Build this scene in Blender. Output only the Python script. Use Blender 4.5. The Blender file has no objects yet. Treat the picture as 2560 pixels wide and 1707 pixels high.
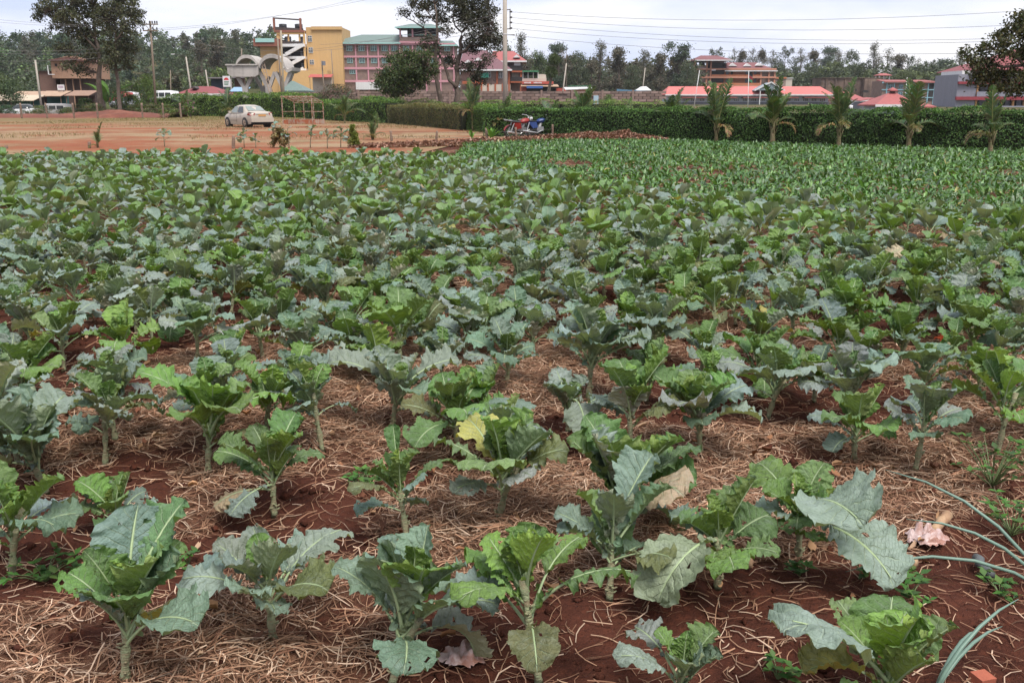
import bpy, math, random
import numpy as np
from mathutils import Vector, Matrix
R = math.radians
PI = math.pi
sc = bpy.context.scene
C = sc.collection

# ------------------------------------------------------------------ camera
CAM_H, FPX, PITCH = 1.6, 2350.0, R(14.21)
cam = bpy.data.objects.new('camera', bpy.data.cameras.new('camera'))
C.objects.link(cam)
cam.location = (0, 0, CAM_H)
cam.rotation_euler = (PI / 2 - PITCH, 0, 0)
cam.data.sensor_width = 36
cam.data.lens = 36 * FPX / 2560
cam.data.clip_start = .05
cam.data.clip_end = 5000
sc.camera = cam

# ------------------------------------------------------------------ sky
SUN_EL, SUN_AZ = R(62), R(150)
w = bpy.data.worlds.new('World'); sc.world = w; w.use_nodes = True
nt = w.node_tree; nt.nodes.clear()
N = nt.nodes.new; L = nt.links.new
out = N('ShaderNodeOutputWorld'); bg1 = N('ShaderNodeBackground'); bg2 = N('ShaderNodeBackground')
sky = N('ShaderNodeTexSky'); sky.sky_type = 'NISHITA'; sky.sun_disc = False
sky.sun_elevation = SUN_EL; sky.sun_rotation = SUN_AZ
L(sky.outputs[0], bg1.inputs[0]); bg1.inputs[1].default_value = .1
tc = N('ShaderNodeTexCoord'); mp = N('ShaderNodeMapping'); mp.inputs['Scale'].default_value = (1.5, 1.5, 6.5)
L(tc.outputs['Generated'], mp.inputs[0])
n1 = N('ShaderNodeTexNoise'); n1.inputs['Scale'].default_value = 2.6; n1.inputs['Detail'].default_value = 5; n1.inputs['Roughness'].default_value = .5
L(mp.outputs[0], n1.inputs[0])
rp = N('ShaderNodeValToRGB')
rp.color_ramp.elements[0].position = .36; rp.color_ramp.elements[0].color = (.42, .47, .63, 1)
rp.color_ramp.elements[1].position = .62; rp.color_ramp.elements[1].color = (.67, .66, .685, 1)
e = rp.color_ramp.elements.new(.48); e.color = (.54, .565, .68, 1)
L(n1.outputs[0], rp.inputs[0]); L(rp.outputs[0], bg2.inputs[0]); bg2.inputs[1].default_value = 1.0
mx = N('ShaderNodeMixShader'); mx.inputs[0].default_value = .9
L(bg1.outputs[0], mx.inputs[1]); L(bg2.outputs[0], mx.inputs[2]); L(mx.outputs[0], out.inputs[0])

# ------------------------------------------------------------------ sun behind thin cloud
sl = bpy.data.lights.new('sun', 'SUN'); sl.energy = 2.9; sl.angle = R(28); sl.color = (1, .96, .9)
so = bpy.data.objects.new('sun', sl); C.objects.link(so)
so.rotation_euler = (PI / 2 - SUN_EL, 0, PI - SUN_AZ)
so.location = (0, 0, 60)

sc.view_settings.view_transform = 'Standard'
sc.view_settings.look = 'None'
sc.view_settings.exposure = .75
sc.view_settings.gamma = 1
sc.cycles.use_denoising = True
sc.cycles.use_adaptive_sampling = True
sc.cycles.adaptive_threshold = .015
sc.cycles.max_bounces = 6
sc.cycles.transparent_max_bounces = 4
sc.cycles.diffuse_bounces = 3
sc.cycles.glossy_bounces = 2

# ------------------------------------------------------------------ pixel -> place (measurements taken off the photograph, 2560 px wide)
CP, SP = math.cos(PITCH), math.sin(PITCH)
def ray(px, py):
    u = (px - 1280) / FPX; v = (853.5 - py) / FPX
    return Vector((u, CP + v * SP, -SP + v * CP))
def at(px, py, Y):
    d = ray(px, py)
    return Vector((0, 0, CAM_H)) + d * (Y / d.y)
def ground(px, py):
    d = ray(px, py)
    return Vector((0, 0, CAM_H)) + d * (CAM_H / -d.z)
HZ = 258.5
def S(Y): return Y / 2424.0                     # metres per pixel near the horizon
def gz(x, y):                                    # lie of the land beyond the yard
    t = np.clip((np.asarray(y, float) - 118) / 150, 0, 1); t = t * t * (3 - 2 * t)
    z = 1.25 * t
    h = np.clip((np.asarray(y, float) - 330) / 170, 0, 1); h = h * h * (3 - 2 * h)
    m = np.clip((-30 - np.asarray(x, float)) / 90, 0, 1); m = m * m * (3 - 2 * m)
    return z + h * (4 + 19 * m)

# ------------------------------------------------------------------ noise
def hsh(i, j, s):
    n = (i.astype(np.int64) * 374761393 + j.astype(np.int64) * 668265263 + s * 1442695041) & 0x7fffffff
    n = ((n ^ (n >> 13)) * 1274126177) & 0x7fffffff
    return ((n ^ (n >> 16)) & 0xffff) / 65535.0
def vn(x, y, s=0):
    x = np.asarray(x, float); y = np.asarray(y, float)
    i = np.floor(x); j = np.floor(y); fx = x - i; fy = y - j
    fx = fx * fx * (3 - 2 * fx); fy = fy * fy * (3 - 2 * fy)
    a = hsh(i, j, s); b = hsh(i + 1, j, s); c = hsh(i, j + 1, s); d = hsh(i + 1, j + 1, s)
    return (a * (1 - fx) + b * fx) * (1 - fy) + (c * (1 - fx) + d * fx) * fy
def fbm(x, y, s=0, o=4):
    t = 0; a = .5
    for k in range(o):
        t = t + a * vn(x * 2 ** k, y * 2 ** k, s + k); a *= .5
    return t / (1 - .5 ** o)

# ------------------------------------------------------------------ object helpers
def tag(o, label=None, cat=None, group=None, kind=None):
    if label: o['label'] = label
    if cat: o['category'] = cat
    if group: o['group'] = group
    if kind: o['kind'] = kind
    return o
def empty(name, loc=(0, 0, 0), rz=0, label=None, cat=None, group=None):
    o = bpy.data.objects.new(name, None); C.objects.link(o)
    o.empty_display_size = .1
    o.location = loc; o.rotation_euler = (0, 0, rz)
    return tag(o, label, cat, group)
def link(name, me, parent=None, loc=None, rot=None, scl=None, color=None):
    o = bpy.data.objects.new(name, me); C.objects.link(o)
    if parent: o.parent = parent
    if loc is not None: o.location = loc
    if rot is not None: o.rotation_euler = rot
    if scl is not None: o.scale = (scl, scl, scl) if isinstance(scl, (int, float)) else scl
    if color is not None: o.color = (*color, 1)
    return o
def mesh(name, V, F, mats, mi=None, uv=None, col=None, smooth=False):
    """numpy arrays -> mesh; F is (m, k)"""
    V = np.asarray(V, np.float32); F = np.asarray(F, np.int32)
    me = bpy.data.meshes.new(name); m, k = F.shape
    me.vertices.add(len(V)); me.vertices.foreach_set('co', V.ravel())
    me.loops.add(m * k); me.loops.foreach_set('vertex_index', F.ravel())
    me.polygons.add(m); me.polygons.foreach_set('loop_start', np.arange(0, m * k, k, dtype=np.int32))
    if mi is not None: me.polygons.foreach_set('material_index', np.asarray(mi, np.int32))
    if smooth: me.polygons.foreach_set('use_smooth', np.ones(m, bool))
    me.update(calc_edges=True)
    for x in (mats if isinstance(mats, (list, tuple)) else [mats]): me.materials.append(x)
    if uv is not None:
        l = me.uv_layers.new(name='UVMap'); l.data.foreach_set('uv', np.asarray(uv, np.float32)[F.ravel()].ravel())
    if col is not None:
        a = me.color_attributes.new('Col', 'FLOAT_COLOR', 'POINT')
        c4 = np.ones((len(V), 4), np.float32); c4[:, :3] = col; a.data.foreach_set('color', c4.ravel())
    return me
class MB:
    """collects boxes, tubes and prisms into one mesh"""
    def __init__(s): s.v = []; s.f = []; s.m = []
    def add(s, vs, fs, m=0):
        b = len(s.v); s.v += [tuple(v) for v in vs]; s.f += [tuple(b + i for i in f) for f in fs]; s.m += [m] * len(fs); return s
    def box(s, x0, x1, y0, y1, z0, z1, m=0):
        if x0 > x1: x0, x1 = x1, x0
        if y0 > y1: y0, y1 = y1, y0
        if z0 > z1: z0, z1 = z1, z0
        return s.add([(x0, y0, z0), (x1, y0, z0), (x1, y1, z0), (x0, y1, z0), (x0, y0, z1), (x1, y0, z1), (x1, y1, z1), (x0, y1, z1)],
                     [(3, 2, 1, 0), (4, 5, 6, 7), (0, 1, 5, 4), (1, 2, 6, 5), (2, 3, 7, 6), (3, 0, 4, 7)], m)
    def tube(s, pts, rad, n=6, m=0, cap=True):
        pts = [Vector(p) for p in pts]
        if isinstance(rad, (int, float)): rad = [rad] * len(pts)
        b = []; up = Vector((.31, .17, .93))
        for i, p in enumerate(pts):
            t = (pts[min(i + 1, len(pts) - 1)] - pts[max(i - 1, 0)])
            t = t.normalized() if t.length > 1e-9 else Vector((0, 0, 1))
            u = t.cross(up)
            if u.length < .05: u = t.cross(Vector((1, 0, 0)))
            u.normalize(); v = t.cross(u)
            for k in range(n):
                a = 2 * PI * k / n
                b.append(p + (u * math.cos(a) + v * math.sin(a)) * rad[i])
        f = []
        for i in range(len(pts) - 1):
            for k in range(n):
                f.append((i * n + k, i * n + (k + 1) % n, (i + 1) * n + (k + 1) % n, (i + 1) * n + k))
        if cap:
            f.append(tuple(range(n - 1, -1, -1))); f.append(tuple((len(pts) - 1) * n + k for k in range(n)))
        return s.add(b, f, m)
    def bar(s, p, q, w=.05, h=None, m=0):
        p = Vector(p); q = Vector(q); t = (q - p).normalized(); h = h or w
        u = t.cross(Vector((0, 0, 1)))
        if u.length < .02: u = Vector((1, 0, 0))
        u.normalize(); v = u.cross(t)
        vs = [o + u * a * w / 2 + v * b * h / 2 for o in (p, q) for a, b in ((-1, -1), (1, -1), (1, 1), (-1, 1))]
        return s.add(vs, [(3, 2, 1, 0), (4, 5, 6, 7), (0, 1, 5, 4), (1, 2, 6, 5), (2, 3, 7, 6), (3, 0, 4, 7)], m)
    def prism(s, prof, y0, y1, m=0):
        n = len(prof)
        vs = [(x, y0, z) for x, z in prof] + [(x, y1, z) for x, z in prof]
        fs = [tuple(range(n)), tuple(range(2 * n - 1, n - 1, -1))] + [(k, k + n, (k + 1) % n + n, (k + 1) % n) for k in range(n)]
        return s.add(vs, fs, m)
    def quad(s, a, b, c, d, m=0): return s.add([a, b, c, d], [(0, 1, 2, 3)], m)
    def sheet(s, a, b, c, d, th=.06, m=0):
        """a thin slab: corner loop a b c d, thickened downward"""
        vs = [Vector(p) for p in (a, b, c, d)]; lo = [p - Vector((0, 0, th)) for p in vs]
        return s.add(vs + lo, [(0, 1, 2, 3), (7, 6, 5, 4), (0, 4, 5, 1), (1, 5, 6, 2), (2, 6, 7, 3), (3, 7, 4, 0)], m)
    def mesh(s, name, mats, smooth=False):
        me = bpy.data.meshes.new(name); me.from_pydata(s.v, [], s.f)
        me.polygons.foreach_set('material_index', s.m)
        if smooth: me.polygons.foreach_set('use_smooth', [True] * len(s.f))
        for x in (mats if isinstance(mats, (list, tuple)) else [mats]): me.materials.append(x)
        me.update(); return me
    def build(s, name, mats, parent=None, smooth=False, **k):
        return link(name, s.mesh(name, mats, smooth), parent, **k)

# ------------------------------------------------------------------ materials
def nodes(name):
    m = bpy.data.materials.new(name); m.use_nodes = True
    t = m.node_tree; b = t.nodes['Principled BSDF']
    return m, t, b, t.nodes.new, t.links.new
def mix(t, fac, a, b, mode='MIX'):
    n = t.nodes.new('ShaderNodeMix'); n.data_type = 'RGBA'; n.blend_type = mode
    for i, x in ((0, fac), (6, a), (7, b)):
        if hasattr(x, 'links'): t.links.new(x, n.inputs[i])
        else: n.inputs[i].default_value = x if i == 0 else (*x, 1)[:4]
    return n.outputs[2]
def mth(t, op, a, b=None, clamp=False):
    n = t.nodes.new('ShaderNodeMath'); n.operation = op; n.use_clamp = clamp
    for i, x in ((0, a), (1, b)):
        if x is None: continue
        if hasattr(x, 'links'): t.links.new(x, n.inputs[i])
        else: n.inputs[i].default_value = x
    return n.outputs[0]
def noise(t, vec, scale, detail=4, rough=.55, w=None):
    n = t.nodes.new('ShaderNodeTexNoise'); n.inputs['Scale'].default_value = scale
    n.inputs['Detail'].default_value = detail; n.inputs['Roughness'].default_value = rough
    if w is not None: n.noise_dimensions = '4D'; t.links.new(w, n.inputs['W'])
    if vec is not None: t.links.new(vec, n.inputs['Vector'])
    return n.outputs[0]
def ramp(t, fac, lo, hi):
    n = t.nodes.new('ShaderNodeMapRange'); n.clamp = True
    t.links.new(fac, n.inputs[0]); n.inputs[1].default_value = lo; n.inputs[2].default_value = hi
    return n.outputs[0]
MATS = {}
def mat(name, col, rough=.7, var=.18, scale=3., col2=None, lo=.45, hi=.65, bump=.0, bscale=20., metal=0., spec=.4, streak=0.):
    """plain weathered surface: two noises vary the tone, an optional second colour comes in patches, streaks run down"""
    if name in MATS: return MATS[name]
    m, t, b, Nn, Ln = nodes(name)
    tcn = Nn('ShaderNodeTexCoord').outputs['Object']
    c = mix(t, noise(t, tcn, scale), tuple(x * (1 - var) for x in col), tuple(x * (1 + var) for x in col))
    c = mix(t, mth(t, 'MULTIPLY', ramp(t, noise(t, tcn, scale * 6.3, 5), .42, .75), var * 1.6), c, tuple(x * .55 for x in col))
    if col2: c = mix(t, ramp(t, noise(t, tcn, scale * .7, 6, .65), lo, hi), c, col2)
    if streak:
        mpn = Nn('ShaderNodeMapping'); mpn.inputs['Scale'].default_value = (2.2, 2.2, .12); Ln(tcn, mpn.inputs[0])
        c = mix(t, mth(t, 'MULTIPLY', ramp(t, noise(t, mpn.outputs[0], 1.0, 5), .45, .75), streak), c, tuple(x * .25 for x in col))
    Ln(c, b.inputs['Base Color'])
    b.inputs['Roughness'].default_value = rough; b.inputs['Metallic'].default_value = metal; b.inputs['Specular IOR Level'].default_value = spec
    if bump:
        bn = Nn('ShaderNodeBump'); bn.inputs['Strength'].default_value = bump; bn.inputs['Distance'].default_value = .05
        Ln(noise(t, tcn, bscale, 5), bn.inputs['Height']); Ln(bn.outputs[0], b.inputs['Normal'])
    MATS[name] = m; return m
def foliage_mat(name, trans=.25, rough=.55, spec=.3, scale=4.):
    """leaf colour from the point colours of the mesh, with tone noise and light coming through"""
    m, t, b, Nn, Ln = nodes(name)
    a = Nn('ShaderNodeAttribute'); a.attribute_name = 'Col'
    tcn = Nn('ShaderNodeTexCoord').outputs['Object']
    f = noise(t, tcn, scale, 3)
    c = mix(t, ramp(t, f, .3, .7), (.72, .72, .72), (1.2, 1.2, 1.2))
    c = mix(t, 1.0, a.outputs['Color'], c, 'MULTIPLY')
    Ln(c, b.inputs['Base Color']); b.inputs['Roughness'].default_value = rough; b.inputs['Specular IOR Level'].default_value = spec
    tr = Nn('ShaderNodeBsdfTranslucent'); Ln(mix(t, 1.0, c, (1.1, 1.15, .6), 'MULTIPLY'), tr.inputs[0])
    ms = Nn('ShaderNodeMixShader'); ms.inputs[0].default_value = trans
    o = [n for n in t.nodes if n.type == 'OUTPUT_MATERIAL'][0]
    Ln(b.outputs[0], ms.inputs[1]); Ln(tr.outputs[0], ms.inputs[2]); Ln(ms.outputs[0], o.inputs[0])
    return m
FOL = foliage_mat('foliage')
DRY = foliage_mat('dry_matter', trans=.1, rough=.8, spec=.15, scale=9.)
# ================================================================== GROUND
def soilz(x, y):
    x = np.asarray(x, float); y = np.asarray(y, float)
    near = np.clip((25.2 - y) / 4, 0, 1)
    return near * (.10 * (fbm(x * .9, y * .9, 3, 3) - .5) + .055 * (fbm(x * 4, y * 4, 9, 4) - .5) + .02 * (vn(x * 17, y * 17, 5) - .5))

def straw_mask(x, y):
    m = fbm(x * 1.15 + 7, y * 1.15, 31, 4)
    # bare corner at lower right, bare scrape left of centre
    bare = np.exp(-((x - 2.0) ** 2 / .55 + (y - 3.1) ** 2 / .35)) * .30 + np.exp(-((x - 1.25) ** 2 / .3 + (y - 2.75) ** 2 / .3)) * .18
    return m - bare
# ---- the land as one sheet, fine near the camera, wide beyond the horizon
def soil_mat():
    m, t, b, Nn, Ln = nodes('red_soil')
    tcn = Nn('ShaderNodeTexCoord').outputs['Object']
    c = mix(t, ramp(t, noise(t, tcn, 2.2, 6), .3, .7), (.050, .0175, .0112), (.094, .0335, .0215))
    c = mix(t, mth(t, 'MULTIPLY', ramp(t, noise(t, tcn, 40, 4), .5, .75), .7), c, (.125, .040, .022))
    c = mix(t, mth(t, 'MULTIPLY', ramp(t, noise(t, tcn, 90, 3), .58, .72), .5), c, (.03, .009, .006))
    at_ = Nn('ShaderNodeAttribute'); at_.attribute_name = 'Col'
    wrp = Nn('ShaderNodeTexNoise'); wrp.inputs['Scale'].default_value = 9; Ln(tcn, wrp.inputs[0])
    fib = Nn('ShaderNodeTexWave'); fib.inputs['Scale'].default_value = 26; fib.inputs['Distortion'].default_value = 34; fib.inputs['Detail'].default_value = 4; fib.inputs['Detail Scale'].default_value = 2.2; Ln(tcn, fib.inputs[0])
    matted = mix(t, fib.outputs['Fac'], (.075, .034, .021), (.27, .155, .094))
    sm = mth(t, 'MULTIPLY', mth(t, 'ADD', at_.outputs['Fac'], mth(t, 'MULTIPLY', mth(t, 'SUBTRACT', noise(t, tcn, 14, 5), .5), 1.4), True), .85)
    c = mix(t, mth(t, 'MULTIPLY', sm, ramp(t, at_.outputs['Fac'], .02, .2)), c, matted)
    # far land: greener and drier
    sx = Nn('ShaderNodeSeparateXYZ'); Ln(tcn, sx.inputs[0])
    far = ramp(t, sx.outputs[1], 118, 150)
    g = mix(t, ramp(t, noise(t, tcn, .05, 5), .4, .6), (.115, .085, .042), (.055, .068, .026))
    c = mix(t, far, c, g)
    Ln(c, b.inputs['Base Color']); b.inputs['Roughness'].default_value = .95; b.inputs['Specular IOR Level'].default_value = .1
    bn = Nn('ShaderNodeBump'); bn.inputs['Strength'].default_value = .9; bn.inputs['Distance'].default_value = .03
    Ln(mth(t, 'ADD', noise(t, tcn, 28, 6, .65), mth(t, 'MULTIPLY', noise(t, tcn, 120, 3), .35)), bn.inputs['Height']); Ln(bn.outputs[0], b.inputs['Normal'])
    return m
SOIL = soil_mat()
ys = np.concatenate([[-6, -2, 0, 1], np.geomspace(1.6, 46, 230), np.linspace(48, 130, 24), np.linspace(138, 640, 60), [760, 950, 1250]])
us = np.concatenate([[-2.4, -1.6, -1.1, -.95, -.85], np.linspace(-.72, .72, 230), [.85, .95, 1.1, 1.6, 2.4]])
YY, UU = np.meshgrid(ys, us, indexing='ij')
XX = UU * np.maximum(np.abs(YY), 3.0)
ZZ = soilz(XX, YY) + gz(XX, YY)
nr, nc = YY.shape
idx = np.arange(nr * nc).reshape(nr, nc)
FF = np.stack([idx[:-1, :-1], idx[:-1, 1:], idx[1:, 1:], idx[1:, :-1]], -1).reshape(-1, 4)
tag(link('ground', mesh('ground', np.stack([XX, YY, ZZ], -1).reshape(-1, 3), FF, SOIL, col=np.repeat((np.clip((straw_mask(XX, YY) - .36) * 6, 0, 1) * (YY < 34)).reshape(-1, 1), 3, 1), smooth=True)), 'bare dark red tilled soil of the vegetable field', 'ground', kind='structure')

# ---- the dirt yard left behind the field
def yard_mat():
    m, t, b, Nn, Ln = nodes('yard_dirt')
    tcn = Nn('ShaderNodeTexCoord').outputs['Object']
    mpn = Nn('ShaderNodeMapping'); mpn.inputs['Scale'].default_value = (.05, .085, 1); mpn.inputs['Rotation'].default_value = (0, 0, .06); Ln(tcn, mpn.inputs[0])
    sx = Nn('ShaderNodeSeparateXYZ'); Ln(tcn, sx.inputs[0])
    red = mix(t, noise(t, mpn.outputs[0], 3.1, 6), (.19, .055, .027), (.29, .108, .055))
    tan = mix(t, noise(t, tcn, .5, 5), (.235, .16, .092), (.31, .225, .135))
    c = mix(t, ramp(t, noise(t, mpn.outputs[0], 1.6, 7, .68), .44, .54), red, tan)
    grass = mix(t, noise(t, tcn, 2.5, 5), (.115, .108, .042), (.19, .165, .078))
    gm = mth(t, 'ADD', ramp(t, sx.outputs[1], 62, 100), mth(t, 'MULTIPLY', mth(t, 'SUBTRACT', noise(t, mpn.outputs[0], 2.3, 6, .6), .5), 2.6), True)
    c = mix(t, mth(t, 'MULTIPLY', gm, .85), c, grass)
    mp2 = Nn('ShaderNodeMapping'); mp2.inputs['Scale'].default_value = (.30, .13, 1); Ln(tcn, mp2.inputs[0])
    c = mix(t, mth(t, 'MULTIPLY', ramp(t, noise(t, mp2.outputs[0], 2.0, 7, .7), .50, .66), .65), c, (.165, .05, .026))
    c = mix(t, mth(t, 'MULTIPLY', ramp(t, noise(t, mp2.outputs[0], 3.3, 7, .7), .55, .68), .55), c, (.21, .18, .095))
    c = mix(t, mth(t, 'MULTIPLY', ramp(t, noise(t, tcn, 9, 5), .45, .7), .4), c, (.14, .055, .03))
    Ln(c, b.inputs['Base Color']); b.inputs['Roughness'].default_value = .95; b.inputs['Specular IOR Level'].default_value = .1
    bn = Nn('ShaderNodeBump'); bn.inputs['Strength'].default_value = .6; bn.inputs['Distance'].default_value = .05
    Ln(noise(t, tcn, 9, 6), bn.inputs['Height']); Ln(bn.outputs[0], b.inputs['Normal'])
    return m
yx = [(-75, 25.0), (-6.5, 25.4), (-3.2, 29.5), (-2.4, 36), (0.5, 44), (-1.5, 62), (-9, 76), (-12, 122), (-75, 122)]
me = bpy.data.meshes.new('dirt_yard')
me.from_pydata([(x, y, .03) for x, y in yx], [], [tuple(range(len(yx)))]); me.materials.append(yard_mat())
tag(link('dirt_yard', me), 'orange red dirt yard with dry grass behind the field', 'yard', kind='structure')

# ---- generic scatter of small blades / leaf quads
def leafquads(P, Nn_, size, aspect, rng, tang=None):
    """P (n,3), Nn_ (n,3) rough normals, size (n,) -> V (4n,3), F (n,4): folded rhombs"""
    n = len(P)
    nv = Nn_ + rng.normal(0, .55, (n, 3)); nv /= np.linalg.norm(nv, axis=1)[:, None] + 1e-9
    a = rng.normal(0, 1, (n, 3)) if tang is None else tang + rng.normal(0, .35, (n, 3))
    a -= (a * nv).sum(1)[:, None] * nv; a /= np.linalg.norm(a, axis=1)[:, None] + 1e-9
    b = np.cross(nv, a)
    s = np.asarray(size)[:, None]
    V = np.stack([P - a * s * .5, P + b * s * aspect * .5 + nv * s * .12, P + a * s * .5 - nv * s * .1, P - b * s * aspect * .5 + nv * s * .12], 1)
    return V.reshape(-1, 3), np.arange(4 * n).reshape(n, 4)
def pick(rng, pal, n, jit=.18):
    pal = np.asarray(pal, float); k = rng.integers(0, len(pal), n)
    return pal[k] * (1 + rng.normal(0, jit, (n, 1))).clip(.45, 1.8)
def blades(P, h, wd, lean, rng):
    """upright grass blades: one bent strip of two quads"""
    n = len(P); az = rng.uniform(0, 2 * PI, n)
    d = np.stack([np.cos(az), np.sin(az), 0 * az], 1); s = np.stack([-np.sin(az), np.cos(az), 0 * az], 1)
    h = h[:, None]; ln = lean[:, None]; wd = wd[:, None]; up = np.array([[0, 0, 1.]])
    p1 = P + up * h * .6 + d * h * ln * .35; p2 = P + up * h + d * h * ln
    V = np.stack([P - s * wd, P + s * wd, p1 + s * wd * .8, p1 - s * wd * .8, p2 + s * wd * .1, p2 - s * wd * .1], 1).reshape(-1, 3)
    i = np.arange(n)[:, None] * 6
    return V, np.concatenate([i + [[0, 1, 2, 3]], i + [[3, 2, 4, 5]]], 0)

# ---- short dry grass tufts on the yard
rng = np.random.default_rng(4)
n = 62000
P = np.stack([rng.uniform(-42, 1, n), 26 + 96 * rng.uniform(0, 1, n) ** 1.15, np.full(n, .03)], 1)
mk = fbm(P[:, 0] * .16, P[:, 1] * .11, 21, 5) + .25 * np.clip((P[:, 1] - 75) / 40, -.4, 1)
edge = np.interp(P[:, 1], [26, 30, 36, 44, 62, 76, 122], [-6.8, -3.6, -2.6, 0, -2, -9.5, -12.5])
keep = (mk > .53) & (P[:, 0] < edge) & (np.abs(P[:, 0]) < P[:, 1] * .6)
P = P[keep]; n = len(P)
V, F = blades(P, rng.uniform(.03, .12, n), rng.uniform(.008, .02, n), rng.uniform(0, .9, n), rng)
far = np.clip((P[:, 1] - 65) / 40, 0, 1)[:, None]
col = pick(rng, [(.30, .215, .115), (.25, .185, .095), (.21, .17, .08), (.27, .18, .095)], n) * (1 - far) + pick(rng, [(.17, .155, .05), (.25, .21, .08), (.13, .135, .045)], n) * far
tag(link('dry_grass', mesh('dry_grass', V, F, DRY, col=np.repeat(col, 6, 0))), 'thin tufts of dry tan grass over the dirt yard', 'grass', kind='stuff')

# ---- straw mulch between the plants
def ribbons(n, x, y, rng, L, W, seg, z0, arch=.25, pal=None):
    az = rng.uniform(0, 2 * PI, n); k = rng.normal(0, .95, n)
    t = np.linspace(-.5, .5, seg + 1)[None, :]
    a = az[:, None] + k[:, None] * t * (1.2)
    ds = (L / seg)[:, None]
    dx = np.cos(a) * ds; dy = np.sin(a) * ds
    px = x[:, None] + np.cumsum(dx, 1) - dx.sum(1)[:, None] / 2; py = y[:, None] + np.cumsum(dy, 1) - dy.sum(1)[:, None] / 2
    tilt = rng.normal(0, .22, n)[:, None]
    pz = soilz(px, py) + z0[:, None] + (L * arch * rng.uniform(0, 1, n))[:, None] * (.25 - t * t) + np.abs(tilt) * (t + .5) * L[:, None] * .55
    sx = -np.sin(a); sy = np.cos(a); roll = rng.uniform(-.8, .8, n)[:, None]
    hw = (W / 2)[:, None]
    A = np.stack([px + sx * hw * np.cos(roll), py + sy * hw * np.cos(roll), pz + hw * np.sin(roll)], -1)
    B = np.stack([px - sx * hw * np.cos(roll), py - sy * hw * np.cos(roll), pz - hw * np.sin(roll)], -1)
    V = np.stack([A, B], 2).reshape(-1, 3)
    s1 = seg + 1
    base = (np.arange(n) * s1 * 2)[:, None] + (np.arange(seg) * 2)[None, :]
    F = np.stack([base, base + 1, base + 3, base + 2], -1).reshape(-1, 4)
    return V, F, s1 * 2
STRAW = [(.35, .205, .128), (.28, .155, .094), (.43, .285, .19), (.21, .108, .066), (.14, .068, .042), (.50, .36, .26), (.25, .14, .087)]
rng = np.random.default_rng(11)
Vs, Fs, Cs, off = [], [], [], 0
for n, y0, y1, seg, l0, l1, w0, w1 in ((92000, 2.0, 6.0, 3, .035, .14, .0018, .0046), (42000, 6.0, 13.0, 2, .06, .18, .0035, .008), (17000, 13, 32, 1, .1, .26, .010, .022)):
    y = np.sqrt(rng.uniform(y0 ** 2, y1 ** 2, n)); x = rng.uniform(-.62, .62, n) * y
    mk = straw_mask(x, y); kp = rng.uniform(0, 1, n) < np.clip((mk - .34) * 6, .12, 1)
    x = x[kp]; y = y[kp]; mk = mk[kp]; n = len(x)
    pile = np.clip((mk - .42) * 4, 0, 1)
    V, F, per = ribbons(n, x, y, rng, rng.uniform(l0, l1, n), rng.uniform(w0, w1, n), seg, .004 + rng.uniform(0, .045, n) * pile)
    cl = pick(rng, STRAW, n, .2)
    Vs.append(V); Fs.append(F + off); off += len(V); Cs.append(np.repeat(cl, per, 0))
tag(link('straw_mulch', mesh('straw_mulch', np.concatenate(Vs), np.concatenate(Fs), DRY, col=np.concatenate(Cs))), 'loose tan straw mulch strewn over the red soil between the kale', 'straw', kind='stuff')

# ---- dry leaves lying in the mulch
def curled(n, x, y, rng, size, z0, pal):
    """small curled leaf sheets, 3 x 3 points each"""
    u, v = np.meshgrid([-1, 0, 1], [-1, 0, 1], indexing='ij'); u = u.ravel()[None]; v = v.ravel()[None]
    wv = np.where(np.abs(u) == 1, .45, 1.0) * rng.uniform(.35, .75, n)[:, None]
    s = size[:, None] / 2; az = rng.uniform(0, 2 * PI, n)[:, None]
    lx = u * s; ly = v * wv * s * (1 + rng.normal(0, .15, (n, 9)))
    lz = (rng.normal(.35, .35, n)[:, None] * v * v + rng.normal(.1, .3, n)[:, None] * u * u) * s + rng.normal(0, .05, (n, 9)) * s
    tl = rng.normal(0, .3, n)[:, None]
    lz = lz + lx * np.sin(tl)
    lz -= lz.min(1)[:, None] - 0
    X = x[:, None] + lx * np.cos(az) - ly * np.sin(az); Y = y[:, None] + lx * np.sin(az) + ly * np.cos(az)
    Z = z0[:, None] + lz
    V = np.stack([X, Y, Z], -1).reshape(-1, 3)
    q = np.array([[0, 3, 4, 1], [1, 4, 5, 2], [3, 6, 7, 4], [4, 7, 8, 5]])
    F = (np.arange(n)[:, None, None] * 9 + q[None]).reshape(-1, 4)
    return V, F, np.repeat(pick(rng, pal, n, .22), 9, 0)
BROWN = [(.26, .125, .065), (.38, .22, .12), (.17, .07, .04), (.44, .29, .19), (.12, .055, .035)]
n = 2300
y = np.sqrt(rng.uniform(2.0 ** 2, 13 ** 2, n)); x = rng.uniform(-.6, .6, n) * y
kp = (straw_mask(x, y) > .36) | (rng.uniform(0, 1, n) < .3); x = x[kp]; y = y[kp]; n = len(x)
V, F, cl = curled(n, x, y, rng, rng.uniform(.02, .06, n), soilz(x, y) + rng.uniform(.004, .03, n), BROWN)
tag(link('leaf_litter', mesh('leaf_litter', V, F, DRY, col=cl, smooth=True)), 'curled brown dead leaves scattered among the straw', 'dead leaves', kind='stuff')

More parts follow.
